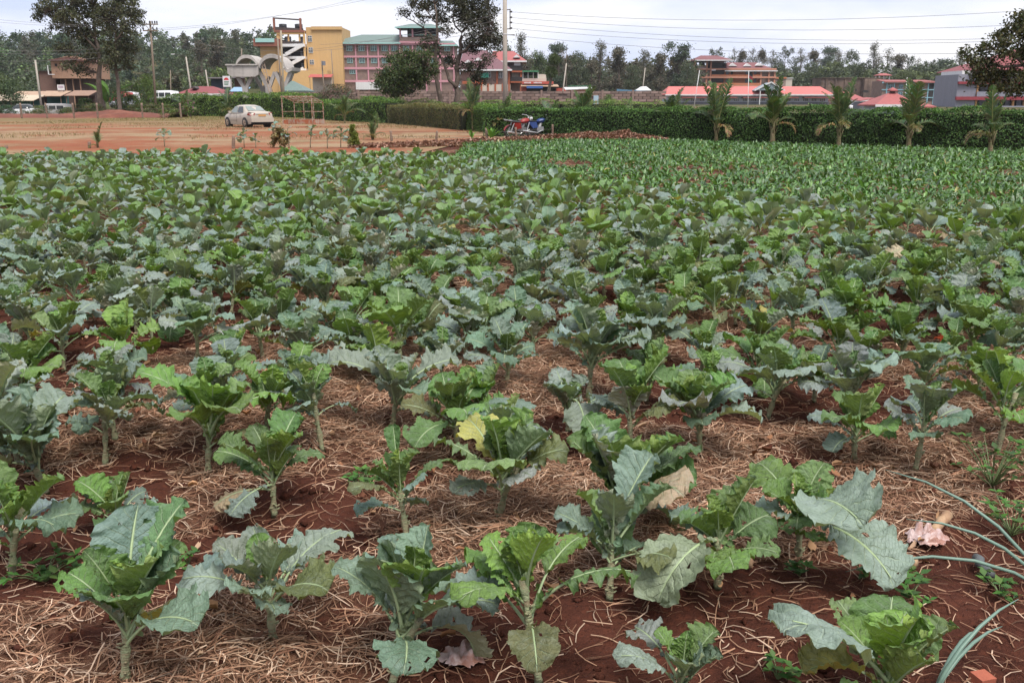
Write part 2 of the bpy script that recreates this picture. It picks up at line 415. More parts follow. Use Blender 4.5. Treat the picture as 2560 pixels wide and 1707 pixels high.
# ---- crumbs and clods of red soil
n = 5200
y = np.sqrt(rng.uniform(2.0 ** 2, 9 ** 2, n)); x = rng.uniform(-.6, .6, n) * y
oct_ = np.array([(1, 0, 0), (-1, 0, 0), (0, 1, 0), (0, -1, 0), (0, 0, 1), (0, 0, -1)], float)
q = np.array([[0, 2, 4], [2, 1, 4], [1, 3, 4], [3, 0, 4], [2, 0, 5], [1, 2, 5], [3, 1, 5], [0, 3, 5]])
s = (.004 + .022 * rng.uniform(0, 1, n) ** 4)[:, None, None]
V = (oct_[None] * (1 + rng.normal(0, .25, (n, 6, 3))) + rng.normal(0, .2, (n, 6, 3))) * s
V = V + np.stack([x, y, soilz(x, y) + .3 * s[:, 0, 0]], -1)[:, None]
F = (np.arange(n)[:, None, None] * 6 + q[None]).reshape(-1, 3)
tag(link('soil_clods', mesh('soil_clods', V.reshape(-1, 3), F, SOIL, smooth=True)), 'small crumbs and clods of red soil on the field', 'soil', kind='stuff')
# ================================================================== KALE
def kale_mat(name, attr=False):
    m, t, b, Nn, Ln = nodes(name)
    if attr:
        a = Nn('ShaderNodeAttribute'); a.attribute_name = 'Col'; base = a.outputs['Color']
        wv = mth(t, 'MULTIPLY', 0.0, 1.0)
    else:
        oi = Nn('ShaderNodeObjectInfo'); base = oi.outputs['Color']; wv = mth(t, 'MULTIPLY', oi.outputs['Random'], 60.)
    tcn = Nn('ShaderNodeTexCoord').outputs['Object']
    c = mix(t, ramp(t, noise(t, tcn, 11, 4, .6, wv), .3, .7), (.66, .70, .62), (1.22, 1.2, 1.24))
    c = mix(t, 1.0, base, c, 'MULTIPLY')
    c = mix(t, mth(t, 'MULTIPLY', ramp(t, noise(t, tcn, 85, 3, .6, wv), .50, .68), .30), c, mix(t, 1.0, base, (.50, .55, .50), 'MULTIPLY'))
    # waxy grey bloom in patches
    c = mix(t, mth(t, 'MULTIPLY', ramp(t, noise(t, tcn, 23, 5, .65, wv), .50, .76), .30), c, (.31, .36, .34))
    uvn = Nn('ShaderNodeUVMap'); uvn.uv_map = 'UVMap'
    sx = Nn('ShaderNodeSeparateXYZ'); Ln(uvn.outputs[0], sx.inputs[0])
    s = mth(t, 'ABSOLUTE', mth(t, 'SUBTRACT', mth(t, 'MULTIPLY', sx.outputs[0], 2.), 1.)); tt = sx.outputs[1]
    wob = mth(t, 'MULTIPLY', mth(t, 'SUBTRACT', noise(t, tcn, 30, 2, .5, wv), .5), .16)
    ph = mth(t, 'ADD', mth(t, 'MULTIPLY', mth(t, 'SUBTRACT', tt, mth(t, 'MULTIPLY', mth(t, 'POWER', s, .8), .30)), 7.5), mth(t, 'MULTIPLY', wob, 3.))
    fr = mth(t, 'ABSOLUTE', mth(t, 'SUBTRACT', mth(t, 'FRACT', ph), .5))
    vein = mth(t, 'MULTIPLY', ramp(t, fr, .085, .0), ramp(t, s, 1.0, .25))
    ph2 = mth(t, 'ADD', mth(t, 'MULTIPLY', mth(t, 'ADD', tt, mth(t, 'MULTIPLY', s, .45)), 17.), mth(t, 'MULTIPLY', wob, 9.))
    fr2 = mth(t, 'ABSOLUTE', mth(t, 'SUBTRACT', mth(t, 'FRACT', ph2), .5))
    vein2 = mth(t, 'MULTIPLY', ramp(t, fr2, .09, .0), .35)
    mid = ramp(t, s, .06, .02)
    v = mth(t, 'MAXIMUM', mth(t, 'MAXIMUM', mid, vein), vein2)
    back = Nn('ShaderNodeNewGeometry').outputs['Backfacing']
    c = mix(t, mth(t, 'MULTIPLY', back, .75), c, mix(t, 1.0, base, (1.15, .92, .66), 'MULTIPLY'))
    c = mix(t, mth(t, 'MULTIPLY', v, .6), c, (.38, .46, .30))
    Ln(c, b.inputs['Base Color']); b.inputs['Roughness'].default_value = .5; b.inputs['Specular IOR Level'].default_value = .36
    bn = Nn('ShaderNodeBump'); bn.inputs['Strength'].default_value = 1.0; bn.inputs['Distance'].default_value = .010
    Ln(mth(t, 'SUBTRACT', noise(t, tcn, 70, 4, .6, wv), mth(t, 'MULTIPLY', v, .35)), bn.inputs['Height']); Ln(bn.outputs[0], b.inputs['Normal'])
    tr = Nn('ShaderNodeBsdfTranslucent'); Ln(mix(t, 1.0, c, (1.15, 1.3, .5), 'MULTIPLY'), tr.inputs[0])
    ms = Nn('ShaderNodeMixShader'); ms.inputs[0].default_value = .22
    o = [n for n in t.nodes if n.type == 'OUTPUT_MATERIAL'][0]
    Ln(b.outputs[0], ms.inputs[1]); Ln(tr.outputs[0], ms.inputs[2]); Ln(ms.outputs[0], o.inputs[0])
    return m
KALE = kale_mat('kale_leaf'); KALE_FAR = kale_mat('kale_leaf_far', True)
RIB = mat('kale_rib', (.30, .38, .20), .5, .2, 30)
STEM = mat('kale_stem', (.27, .30, .165), .6, .25, 22, (.33, .25, .15), .45, .62, .6, 60)

#        petiole      blade        half width    elev      droop      fold      ruffle        bites
FAMS = {'Y': ((.03, .06), (.11, .16), (.048, .068), (72, 86), (-8, 22), (20, 46), (.006, .011), (0, 1)),
        'M': ((.07, .12), (.18, .25), (.088, .118), (56, 74), (5, 42), (8, 34), (.010, .018), (0, 3)),
        'O': ((.10, .17), (.20, .28), (.100, .138), (36, 56), (30, 75), (-6, 26), (.012, .022), (0, 3.4)),
        'D': ((.12, .19), (.18, .27), (.095, .130), (12, 34), (65, 115), (-20, 20), (.011, .020), (1, 6)),
        'T': ((.11, .18), (.17, .25), (.080, .115), (30, 60), (20, 75), (0, 30), (.013, .021), (6, 13))}
def leaf_geo(fam, seed, nt_, ns_, hi=True):
    r = random.Random(seed)
    Lp, Lb, W, e0, dr, fold, ruf, nb = [r.uniform(*q) for q in FAMS[fam]]
    e0, dr, fold = R(e0), R(dr), R(fold)
    tot = Lp + Lb; K = 60
    a = np.linspace(0, 1, K); e = e0 - dr * a ** 1.5
    yy = np.concatenate([[0], np.cumsum(np.cos(e[:-1]))]) * tot / (K - 1)
    zz = np.concatenate([[0], np.cumsum(np.sin(e[:-1]))]) * tot / (K - 1)
    sw = r.uniform(-.16, .16); xx = sw * a ** 2 * tot
    def curve(q): return np.interp(q, a, xx), np.interp(q, a, yy), np.interp(q, a, zz), e0 - dr * q ** 1.5
    p = [r.uniform(0, 1) for _ in range(12)]
    t = np.sin(.5 * PI * np.linspace(0, 1, nt_ + 1))[:, None] * .35 + np.linspace(0, 1, nt_ + 1)[:, None] * .65; s = np.linspace(-1, 1, ns_ + 1)[None, :]
    side = (s >= 0) * .37; sa = np.abs(s)
    tm = .58 + .08 * (p[7] - .5)
    w_ = W * np.where(t < tm, np.sin(.5 * PI * np.clip(t / tm, 0, 1)) ** .85, np.sqrt(np.clip(1 - ((t - tm) / (1.004 - tm)) ** 2, 0, 1)))
    w_ = w_ * (1 + .08 * np.sin(2 * PI * (1.5 * t + p[0] + side * 3)) + .045 * np.sin(2 * PI * (3.7 * t + p[1] + side * 5)) + .02 * np.sin(2 * PI * (8.3 * t + p[2] + side * 7)))
    lat = sa * w_
    fa = fold * (1 - .35 * t) + r.uniform(-.5, .7) * sa * .7 + .5 * fold * (1 - t) * (1 - sa)
    X = np.sign(s) * lat * np.cos(fa)
    Nm = lat * np.sin(fa)
    Nm = Nm + ruf * sa ** 2.2 * (.65 * np.sin(2 * PI * (2.6 * t + p[3] + side)) + .62 * np.sin(2 * PI * (5.7 * t + p[4] + side * 2)) + .46 * sa ** 2 * np.sin(2 * PI * (12 * t + p[5] + side)))
    Nm = Nm + .0032 * np.sin(2 * PI * (7.5 * (t - .30 * sa ** .8) + .25)) * np.minimum(sa * 3, 1) * (1 - sa * .5)
    Nm = Nm + .013 * (vn(t * 15 + p[8] * 50, s * 7 + 0 * t + 40, 3) - .5) * np.minimum(sa * 4, 1) * (1 - sa ** 4) + .008 * (vn(t * 31 + p[9] * 50, s * 13 + 0 * t + 40, 4) - .5) * np.minimum(sa * 4, 1) * (1 - sa ** 4)
    dt = ruf * .2 * sa ** 2 * np.sin(2 * PI * (5 * t + p[6] + side))
    if r.random() < .5: Nm = Nm - (W * r.uniform(.2, .7)) * np.clip(t - .7, 0, 1) ** 1.5 * 2.2     # tip curls over
    tw = r.uniform(-.5, .5) * t
    X, Nm = X * np.cos(tw) - Nm * np.sin(tw), X * np.sin(tw) + Nm * np.cos(tw)
    q = (Lp + t * Lb) / tot
    cx, cy, cz, ce = curve(q)
    V = np.stack([cx + X + 0 * s, cy + dt * np.cos(ce) - np.sin(ce) * Nm, cz + dt * np.sin(ce) + np.cos(ce) * Nm], -1).reshape(-1, 3)
    UVs = np.stack([s * .5 + .5 + 0 * t, t + 0 * s], -1).reshape(-1, 2)
    ix = np.arange((nt_ + 1) * (ns_ + 1)).reshape(nt_ + 1, ns_ + 1)
    F = np.stack([ix[:-1, :-1], ix[:-1, 1:], ix[1:, 1:], ix[1:, :-1]], -1).reshape(-1, 4)
    # holes and bitten margins
    tcn = np.repeat((t[:-1] + t[1:]) / 2, ns_, 1).ravel(); scn = np.repeat((s[:, :-1] + s[:, 1:]) / 2, nt_, 0).ravel()
    keep = np.ones(len(F), bool)
    for k in range(int(nb)):
        h0 = r.uniform(.18, .97); edge = r.random() < .6
        h1 = r.choice((-1, 1)) * (r.uniform(.85, 1.05) if edge else r.uniform(.18, .8))
        rr = r.uniform(.07, .17) if edge else r.uniform(.03, .09)
        keep &= ((tcn - h0) / rr * 1.5) ** 2 + ((scn - h1) / rr * .8) ** 2 > 1
    F = F[keep]
    Vs, Fs, U, MI = [V], [F], [UVs], [np.zeros(len(F), int)]
    off = len(V)
    # petiole and midrib
    kr = 5 if hi else 3
    st = np.linspace(0, (Lp + .9 * Lb) / tot, 12 if hi else 3)
    cx, cy, cz, ce = curve(st)
    rr = (.0078 if fam != 'Y' else .0045) * (1 - .86 * st / st[-1]) + .0006
    an = np.arange(kr) * 2 * PI / kr
    sn = np.cos(an)[None, :] * rr[:, None]; nn = np.sin(an)[None, :] * rr[:, None] * .8
    RV = np.stack([cx[:, None] + sn, cy[:, None] - np.sin(ce)[:, None] * nn, cz[:, None] + np.cos(ce)[:, None] * nn], -1).reshape(-1, 3)
    ix = np.arange(len(st) * kr).reshape(len(st), kr); ix2 = np.roll(ix, -1, 1)
    RF = np.stack([ix[:-1], ix2[:-1], ix2[1:], ix[1:]], -1).reshape(-1, 4) + off
    Vs.append(RV); Fs.append(RF); U.append(np.full((len(RV), 2), .5)); MI.append(np.ones(len(RF), int)); off += len(RV)
    # small ears of leaf along the petiole
    if hi and fam in 'MODT':
        for k in range(r.randint(2, 5)):
            qa = r.uniform(.35, .98) * Lp / tot; sd = r.choice((-1, 1)); sz = r.uniform(.012, .030) * (1.3 if r.random() < .3 else 1)
            cx, cy, cz, ce = [float(z) for z in curve(np.array([qa]))]
            g = np.linspace(0, 1, 5); hgt = np.linspace(-1, 1, 5)
            gx, gh = np.meshgrid(g, hgt, indexing='ij')
            wid = sz * .55 * np.sqrt(np.clip(gx * (1.12 - gx) * 3.6, .02, None))
            lx = sd * (gx * sz); ly = gh * wid; ln = .25 * sz * np.sin(4 * gx + k) + .3 * sz * gh * gh + gx * sz * r.uniform(-.5, .7)
            EV = np.stack([cx + lx, cy + ly * math.cos(ce) - math.sin(ce) * ln, cz + ly * math.sin(ce) + math.cos(ce) * ln], -1).reshape(-1, 3)
            ix = np.arange(25).reshape(5, 5)
            EF = np.stack([ix[:-1, :-1], ix[:-1, 1:], ix[1:, 1:], ix[1:, :-1]], -1).reshape(-1, 4)
            if sd > 0: EF = EF[:, ::-1]
            Vs.append(EV); Fs.append(EF + off); U.append(np.stack([.55 + gx * .4, gh * .05 + .5], -1).reshape(-1, 2)); MI.append(np.zeros(len(EF), int)); off += 25
    return np.concatenate(Vs), np.concatenate(Fs), np.concatenate(U), np.concatenate(MI)
NVAR = {'Y': 6, 'M': 9, 'O': 9, 'D': 6, 'T': 6}
LEAF_HI, LEAF_LO = {}, {}
for fi, fam in enumerate(FAMS):
    for k in range(NVAR[fam]):
        sd = 1000 + fi * 50 + k
        V, F, U, MI = leaf_geo(fam, sd, 44, 18)
        LEAF_HI[fam, k] = mesh('leaf', V, F, [KALE, RIB], MI, U, smooth=True)
        LEAF_LO[fam, k] = leaf_geo(fam, sd, 6, 4, False)
stems = []
for k in range(6):
    r = random.Random(60 + k); mb = MB()
    n = 9; lx = r.uniform(-.05, .05); ly = r.uniform(-.05, .05)
    pts = [(lx * (i / n) ** 2 + r.uniform(-.002, .002), ly * (i / n) ** 2, -.04 + 1.04 * i / n) for i in range(n + 1)]
    mb.tube(pts, [(.0145 + .0035 * math.sin(i * 2.1 + k) + (.004 if i == 0 else 0)) * (1 - .25 * i / n) for i in range(n + 1)], 8)
    for i in range(7):                                   # stubs of picked leaves
        z = r.uniform(.12, .75); a = r.uniform(0, 6.28)
        mb.tube([(lx * z * z + .010 * math.cos(a), ly * z * z + .010 * math.sin(a), z), (lx * z * z + .024 * math.cos(a), ly * z * z + .024 * math.sin(a), z + .04)], [.006, .004], 5)
    stems.append(mb.mesh('stem', STEM, True))

BLUE = [(.190, .262, .218), (.172, .248, .185), (.220, .290, .258), (.158, .238, .160)]
GREEN = [(.128, .228, .058), (.145, .248, .058), (.114, .205, .066), (.155, .240, .084)]
BRIGHT = [(.165, .285, .060), (.188, .310, .070), (.148, .262, .066)]
GREY = [(.250, .300, .265), (.225, .278, .232), (.27, .315, .28)]
YELLOW = [(.36, .34, .10), (.42, .30, .17), (.45, .36, .24)]
OLIVE = [(.14, .15, .055), (.17, .175, .075)]
def kale_plan(seed, style, H, n, size):
    """the leaves of one plant: (family, variant, height, azimuth, tilt, scale, colour)"""
    r = random.Random(seed); out_ = []; n += 4; size *= .755; a0 = r.uniform(0, 6.28)
    for i in range(n):
        f = i / max(1, n - 1)
        if f > .8: fam = 'Y'
        elif f > .48: fam = 'M'
        elif f > .2: fam = r.choice('MMOOOT')
        else: fam = r.choice('MOOODT')
        z = H * (.5 + .5 * f); az = a0 + i * 2.39996 + r.uniform(-.35, .35)
        if f > .8: pal = BRIGHT if style in ('green', 'bright') else GREEN
        elif style == 'bright': pal = r.choice((BRIGHT, GREEN, GREEN))
        elif style == 'green': pal = r.choice((GREEN, GREEN, GREEN, BLUE, GREY)) if f < .5 else GREEN
        elif style == 'blue': pal = r.choice((BLUE, BLUE, BLUE, GREY)) if f < .55 else r.choice((BLUE, BLUE, GREEN))
        else: pal = r.choice((GREY, GREY, BLUE))
        if f < .3 and r.random() < .10: pal = OLIVE
        if f < .25 and r.random() < .05: pal = YELLOW
        c = r.choice(pal); g = r.uniform(.82, 1.25); c = tuple(x * g * r.uniform(.94, 1.06) for x in c)
        out_.append((fam, r.randrange(NVAR[fam]), z, az, r.uniform(-.14, .14), size * r.uniform(.8, 1.14) * (.92 if f < .2 else 1), c))
    return out_
def kale_plant(x, y, seed, style, H, n, size, label, group):
    H *= .88
    r = random.Random(seed + 7)
    o = empty('kale_plant', (x, y, float(soilz(x, y))), r.uniform(-.4, .4), label, 'kale', group)
    o.rotation_euler = (r.gauss(0, .09), r.gauss(0, .09), o.rotation_euler[2])
    link('stem', stems[seed % 6], o, scl=(.62 + .3 * size, .62 + .3 * size, H))
    for fam, k, z, az, tl, s_, c in kale_plan(seed, style, H, n, size):
        link('leaf', LEAF_HI[fam, k], o, (0, 0, z), (tl, 0, az), s_, c)
    return o
def kale_merge(plants):
    Vs, Fs, Us, Cs, MI, off = [], [], [], [], [], 0
    for x, y, seed, style, H, n, size in plants:
        z0 = float(soilz(x, y))
        for fam, k, z, az, tl, s_, c in kale_plan(seed, style, H, n, size):
            V, F, U, mi = LEAF_LO[fam, k]
            ca, sa = math.cos(az), math.sin(az)
            X = (V[:, 0] * ca - V[:, 1] * sa) * s_ + x; Y = (V[:, 0] * sa + V[:, 1] * ca) * s_ + y
            Vs.append(np.stack([X, Y, V[:, 2] * s_ + z0 + z], -1)); Fs.append(F + off); Us.append(U); MI.append(mi)
            Cs.append(np.repeat(np.array([c]), len(V), 0)); off += len(V)
    return mesh('kale_mass', np.concatenate(Vs), np.concatenate(Fs), [KALE_FAR, RIB], np.concatenate(MI), np.concatenate(Us), np.concatenate(Cs), True)

# front plants, read off the photograph: base pixel, style, stem height, leaves, size, what sets each apart
FRONT = [
 (311, 1690, 'green', .26, 9, 1.12, 'large kale with two broad upright rounded leaves in the lower left corner'),
 (683, 1591, 'grey', .20, 10, 1.12, 'ragged grey kale right of the big lower left kale'),
 (980, 1712, 'blue', .26, 12, 1.22, 'blue green kale cut by the bottom edge, left of the bright green one'),
 (1348, 1703, 'bright', .36, 10, 1.12, 'bright green kale on a tall bare stem at bottom centre'),
 (1523, 1491, 'blue', .26, 6, 1.0, 'kale with holed white veined leaves just behind the bright centre one'),
 (1795, 1455, 'green', .25, 8, .95, 'open green kale with a thick stem right of centre near the front'),
 (2215, 1770, 'bright', .16, 10, 1.05, 'yellow green kale cut by the bottom edge in the lower right'),
 (1700, 1800, 'blue', .16, 6, .8, 'kale mostly below the bottom edge, only leaf tips showing'),
 (30, 1440, 'green', .24, 9, 1.0, 'kale cut by the left edge just above the corner plant'),
 (300, 1320, 'green', .10, 7, .85, 'low squat kale behind the big corner plant at left'),
 (685, 1280, 'green', .27, 12, .98, 'bushy green kale with one dead tan leaf at its base'),
 (115, 1230, 'blue', .25, 13, 1.28, 'wide spreading blue green kale near the left edge'),
 (518, 1171, 'bright', .27, 10, 1.22, 'kale with long bright arching leaves left of centre'),
 (1019, 1356, 'green', .30, 9, .78, 'narrow upright young kale standing alone left of centre'),
 (1246, 1298, 'green', .28, 14, 1.2, 'tall many leaved kale in the centre of the foreground'),
 (1540, 1345, 'green', .22, 20, 1.36, 'densest round green kale bush right of centre'),
 (1998, 1374, 'green', .24, 10, 1.02, 'kale with one huge grey leaf hanging towards the bare soil'),
 (1750, 1135, 'green', .24, 12, 1.2, 'kale behind the dense bush, its low leaf arching right'),
 (2135, 1150, 'green', .18, 9, .95, 'upright light green kale at right before the tall stemmed one'),
 (2287, 1180, 'blue', .33, 9, 1.0, 'tall stemmed kale with spread stalks near the right edge'),
 (2494, 1140, 'bright', .34, 9, 1.0, 'light green kale with a bare stem at the right edge'),
 (980, 1074, 'grey', .24, 11, 1.08, 'kale with two grey dusty leaves spread like wings left of centre'),
 (1471, 1006, 'blue', .36, 14, 1.35, 'tall broad kale on a thick stem above the centre'),
 (1200, 1075, 'green', .18, 10, 1.0, 'pale green kale between the winged grey one and the tall thick stemmed one'),
 (1420, 1085, 'grey', .16, 6, 1.0, 'kale of grey veined leaves in front of the tall thick stemmed one'),
 (1106, 985, 'blue', .24, 10, .95, 'blue green kale left behind the pale green one'),
 (1615, 1010, 'green', .22, 9, .95, 'kale just right of the tall thick stemmed one'),
 (318, 935, 'bright', .24, 8, 1.08, 'smooth bright green kale with round leaves at left'),
 (494, 914, 'blue', .30, 10, 1.0, 'kale with curled whitish leaf edges right of the smooth bright one'),
 (658, 898, 'green', .26, 11, 1.0, 'green kale two places right of the smooth bright one'),
 (846, 879, 'blue', .22, 10, 1.05, 'blue green cupped kale standing alone before bare mulch'),
 (160, 925, 'green', .26, 10, 1.0, 'green kale left of the smooth bright one'),
 (738, 1021, 'blue', .20, 10, .95, 'dark blue kale between the winged grey one and the bright arching one'),
 (40, 990, 'blue', .22, 9, 1.0, 'blue grey kale at the left edge above the wide spreading one'),
 (290, 1010, 'grey', .16, 10, 1.0, 'grey blue kale sprawling under the smooth bright one'),
 (574, 975, 'green', .18, 7, .9, 'small pale kale behind the bright arching one'),
 (1744, 718, 'green', .30, 10, 1.05, 'kale with a bare dark stem in a gap right of centre'),
 (2112, 867, 'bright', .28, 11, 1.05, 'green kale on a pale forked stem at right'),
 (1920, 1047, 'blue', .26, 11, 1.05, 'blue kale with a bright heart and long pointed leaf at right'),
 (2035, 1010, 'green', .16, 8, .85, 'small kale between the bright hearted blue one and the right edge'),
 (2146, 970, 'green', .22, 9, .95, 'green kale behind the bright hearted blue one'),
 (2418, 905, 'green', .26, 11, 1.05, 'kale just before the orange plastic scrap at right'),
 (2535, 925, 'blue', .24, 9, 1.0, 'blue grey kale cut by the right edge'),
 (1752, 940, 'green', .22, 9, .9, 'thin stemmed open kale left of the bright hearted blue one'),
 (2250, 915, 'green', .20, 10, .95, 'kale left of the orange plastic scrap'),
 (1885, 905, 'green', .20, 10, .95, 'low green kale in the gap behind the bright hearted blue one'),
 (1330, 905, 'grey', .22, 9, 1.0, 'grey leaved kale left behind the tall thick stemmed one'),
]
# striking single leaves: (plant, family, variant, height, azimuth, scale, colour)
EXTRA = [(16, 'O', 2, .20, PI + .15, 1.45, (.25, .32, .26)), (16, 'D', 1, .16, PI + .5, 1.5, (.24, .31, .25)), (5, 'D', 3, .20, PI - .7, 1.25, (.26, .31, .20)), (0, 'M', 1, .24, PI - 2.6, 1.25, (.17, .25, .21)), (0, 'M', 4, .24, PI + 2.7, 1.2, (.13, .24, .10)),
         (22, 'O', 5, .26, -1.9, 1.15, (.20, .26, .21)), (21, 'O', 1, .18, 1.35, 1.3, (.23, .27, .215)), (21, 'O', 3, .20, -1.2, 1.2, (.22, .26, .205)), (12, 'O', 4, .22, 1.7, 1.2, (.15, .29, .06)), (12, 'O', 0, .22, -1.4, 1.15, (.16, .30, .06)), (13, 'Y', 2, .30, 0, 1.1, (.14, .25, .09)), (24, 'D', 4, .16, PI + .2, 1.15, (.22, .26, .205)), (28, 'D', 2, .24, -2.0, 1.0, (.38, .41, .38)), (6, 'O', 6, .12, 1.9, 1.3, (.24, .31, .25)), (4, 'M', 3, .24, -1.0, 1.15, (.20, .28, .22)), (10, 'D', 0, .12, 2.1, .8, (.42, .31, .19))]
placed = []
GK = 'kale plants in the field'
for i, (px, py, st, H, n, sz, lab) in enumerate(FRONT):
    g = ground(px, py); placed.append((g.x, g.y))
    o = kale_plant(g.x, g.y, 300 + i * 13, st, H, n, sz, lab, GK)
    for j, fam, k, z, az, s_, c in EXTRA:
        if j == i: link('leaf', LEAF_HI[fam, k], o, (0, 0, z), (0, 0, az - o.rotation_euler[2]), s_ * .86, c)

# boundary between the kale and the darker chard bed
def chard_y(x): return np.interp(x, [-30, -2.2, -1.6, 0, 1.0, 2.0, 4.3, 6.2, 8.5, 30], [99, 99, 23.5, 19.5, 16.6, 13.8, 12.9, 11.9, 11.4, 10])
def field_end(x): return np.interp(x, [-30, -14, -5, -2, 1, 30], [24.5, 24.8, 25.2, 25.5, 30, 37])
rows = []; yrow = 3.95
rr_ = random.Random(5)
while yrow < 27:
    row = []; x = -.59 * yrow - .6 + rr_.uniform(0, .4)
    while x < .59 * yrow + .6:
        yy = yrow + rr_.uniform(-.16, .16) + .02 * x
        if yy < min(chard_y(x), field_end(x)) and all((x - a) ** 2 + (yy - b) ** 2 > .32 ** 2 for a, b in placed) and not (yy < 3.9 and abs(x) < .50 * yy):
            row.append((x, yy))
        x += rr_.uniform(.26, .45)
    if row: rows.append(row)
    yrow += .385 + .004 * yrow
ORD = ['front', 'second', 'third', 'fourth', 'fifth', 'sixth', 'seventh', 'eighth', 'ninth', 'tenth', 'eleventh', 'twelfth', 'thirteenth', 'fourteenth', 'fifteenth', 'sixteenth', 'seventeenth', 'eighteenth', 'nineteenth', 'twentieth', '21st', '22nd', '23rd', '24th', '25th', '26th', '27th', '28th', '29th', '30th']
def nth(k):
    return {1: 'first', 2: 'second', 3: 'third', 21: '21st', 22: '22nd', 23: '23rd', 31: '31st', 32: '32nd', 33: '33rd', 41: '41st', 42: '42nd', 43: '43rd', 51: '51st', 52: '52nd', 53: '53rd'}.get(k, f'{k}th')
LOOK = {'blue': 'blue green', 'green': 'mid green', 'bright': 'fresh light green', 'grey': 'dusty grey'}
count = len(FRONT); far_plants = []; seed = 5000
for ri, row in enumerate(rows):
    vis = 0
    for x, yy in row:
        seed += 17; r = random.Random(seed)
        patch = float(fbm(np.array(x * .35), np.array(yy * .35), 77, 3))
        pb = .62 - .9 * (patch - .5) - .02 * max(0, x)
        st = ('blue' if r.random() < .72 else 'grey') if r.random() < pb else ('bright' if r.random() < .14 else 'green')
        H = r.uniform(.14, .34); n = r.randint(7, 12); sz = r.choice((1, 1, 1, .8)) * r.uniform(.82, 1.22)
        if abs(x) < .56 * yy + .1 and count < 300:
            vis += 1; count += 1
            side = 'left' if x < -.12 * yy else ('right' if x > .12 * yy else 'middle')
            lab = f"{'bushy' if n > 10 else 'open'} {LOOK[st]} kale, {nth(vis)} from left in the {ORD[min(ri, 29)]} row behind the front plants"
            kale_plant(x, yy, seed, st, H, n, sz, lab, GK)
        else:
            far_plants.append((x, yy, seed, st, H, n - 2 if yy < 13 else max(3, n - 5), sz * (1 if yy < 13 else 1.08)))
tag(link('kale_field', kale_merge(far_plants)), 'far mass of blue green and green kale filling the back of the field', 'kale', kind='stuff')

# ================================================================== CHARD BED
def chard_leaf(seed, nt_, ns_):
    r = random.Random(seed)
    Lp, Lb, W = r.uniform(.04, .08), r.uniform(.16, .24), r.uniform(.030, .045)
    e0, dr = R(r.uniform(58, 84)), R(r.uniform(10, 95)); tot = Lp + Lb
    a = np.linspace(0, 1, 40); e = e0 - dr * a ** 1.8
    yy = np.concatenate([[0], np.cumsum(np.cos(e[:-1]))]) * tot / 39; zz = np.concatenate([[0], np.cumsum(np.sin(e[:-1]))]) * tot / 39
    t = np.linspace(0, 1, nt_ + 1)[:, None]; s = np.linspace(-1, 1, ns_ + 1)[None]
    w_ = W * 1.3 * t ** .45 * (1 - .98 * t) ** .5
    q = (Lp + t * Lb) / tot; cy = np.interp(q, a, yy); cz = np.interp(q, a, zz); ce = e0 - dr * q ** 1.8
    fa = R(r.uniform(-10, 45)); lat = np.abs(s) * w_
    X = np.sign(s) * lat * math.cos(fa); Nm = lat * math.sin(fa) + .010 * np.abs(s) * np.sin(2 * PI * (3.5 * t + r.random() + (s > 0) * .4))
    V = np.stack([X + 0 * cy, cy - np.sin(ce) * Nm, cz + np.cos(ce) * Nm], -1).reshape(-1, 3)
    ix = np.arange((nt_ + 1) * (ns_ + 1)).reshape(nt_ + 1, ns_ + 1)
    F = np.stack([ix[:-1, :-1], ix[:-1, 1:], ix[1:, 1:], ix[1:, :-1]], -1).reshape(-1, 4)
    st = np.linspace(0, (Lp + .75 * Lb) / tot, 4); py = np.interp(st, a, yy); pz = np.interp(st, a, zz)
    rv = .006 * (1 - .8 * st / st[-1])
    RV = np.stack([np.stack([-rv, py, pz + .002], -1), np.stack([rv, py, pz + .002], -1)], 1).reshape(-1, 3)
    RF = np.array([[2 * i, 2 * i + 1, 2 * i + 3, 2 * i + 2] for i in range(3)]) + len(V)
    U = np.concatenate([np.stack([s * .5 + .5 + 0 * t, t + 0 * s], -1).reshape(-1, 2), np.full((len(RV), 2), .5)])
    return np.concatenate([V, RV]), np.concatenate([F, RF]), U, np.concatenate([np.zeros(len(F), int), np.ones(3, int)])
def chard_mat(name, attr):
    m, t, b, Nn, Ln = nodes(name)
    if attr: a = Nn('ShaderNodeAttribute'); a.attribute_name = 'Col'; base = a.outputs['Color']
    else: base = Nn('ShaderNodeObjectInfo').outputs['Color']
    tcn = Nn('ShaderNodeTexCoord').outputs['Object']
    c = mix(t, 1.0, base, mix(t, ramp(t, noise(t, tcn, 14, 4), .3, .7), (.7, .7, .7), (1.25, 1.25, 1.25)), 'MULTIPLY')
    Ln(c, b.inputs['Base Color']); b.inputs['Roughness'].default_value = .34; b.inputs['Specular IOR Level'].default_value = .5
    bn = Nn('ShaderNodeBump'); bn.inputs['Strength'].default_value = .8; bn.inputs['Distance'].default_value = .008
    Ln(noise(t, tcn, 45, 4), bn.inputs['Height']); Ln(bn.outputs[0], b.inputs['Normal'])
    tr = Nn('ShaderNodeBsdfTranslucent'); Ln(mix(t, 1.0, c, (1.2, 1.4, .4), 'MULTIPLY'), tr.inputs[0])
    ms = Nn('ShaderNodeMixShader'); ms.inputs[0].default_value = .2
    o = [n for n in t.nodes if n.type == 'OUTPUT_MATERIAL'][0]
    Ln(b.outputs[0], ms.inputs[1]); Ln(tr.outputs[0], ms.inputs[2]); Ln(ms.outputs[0], o.inputs[0])
    return m
CHARD = chard_mat('chard_leaf', False); CHARD_FAR = chard_mat('chard_leaf_far', True)
CRIB = mat('chard_rib', (.42, .46, .22), .5, .2, 30)
CH_HI, CH_LO = [], []
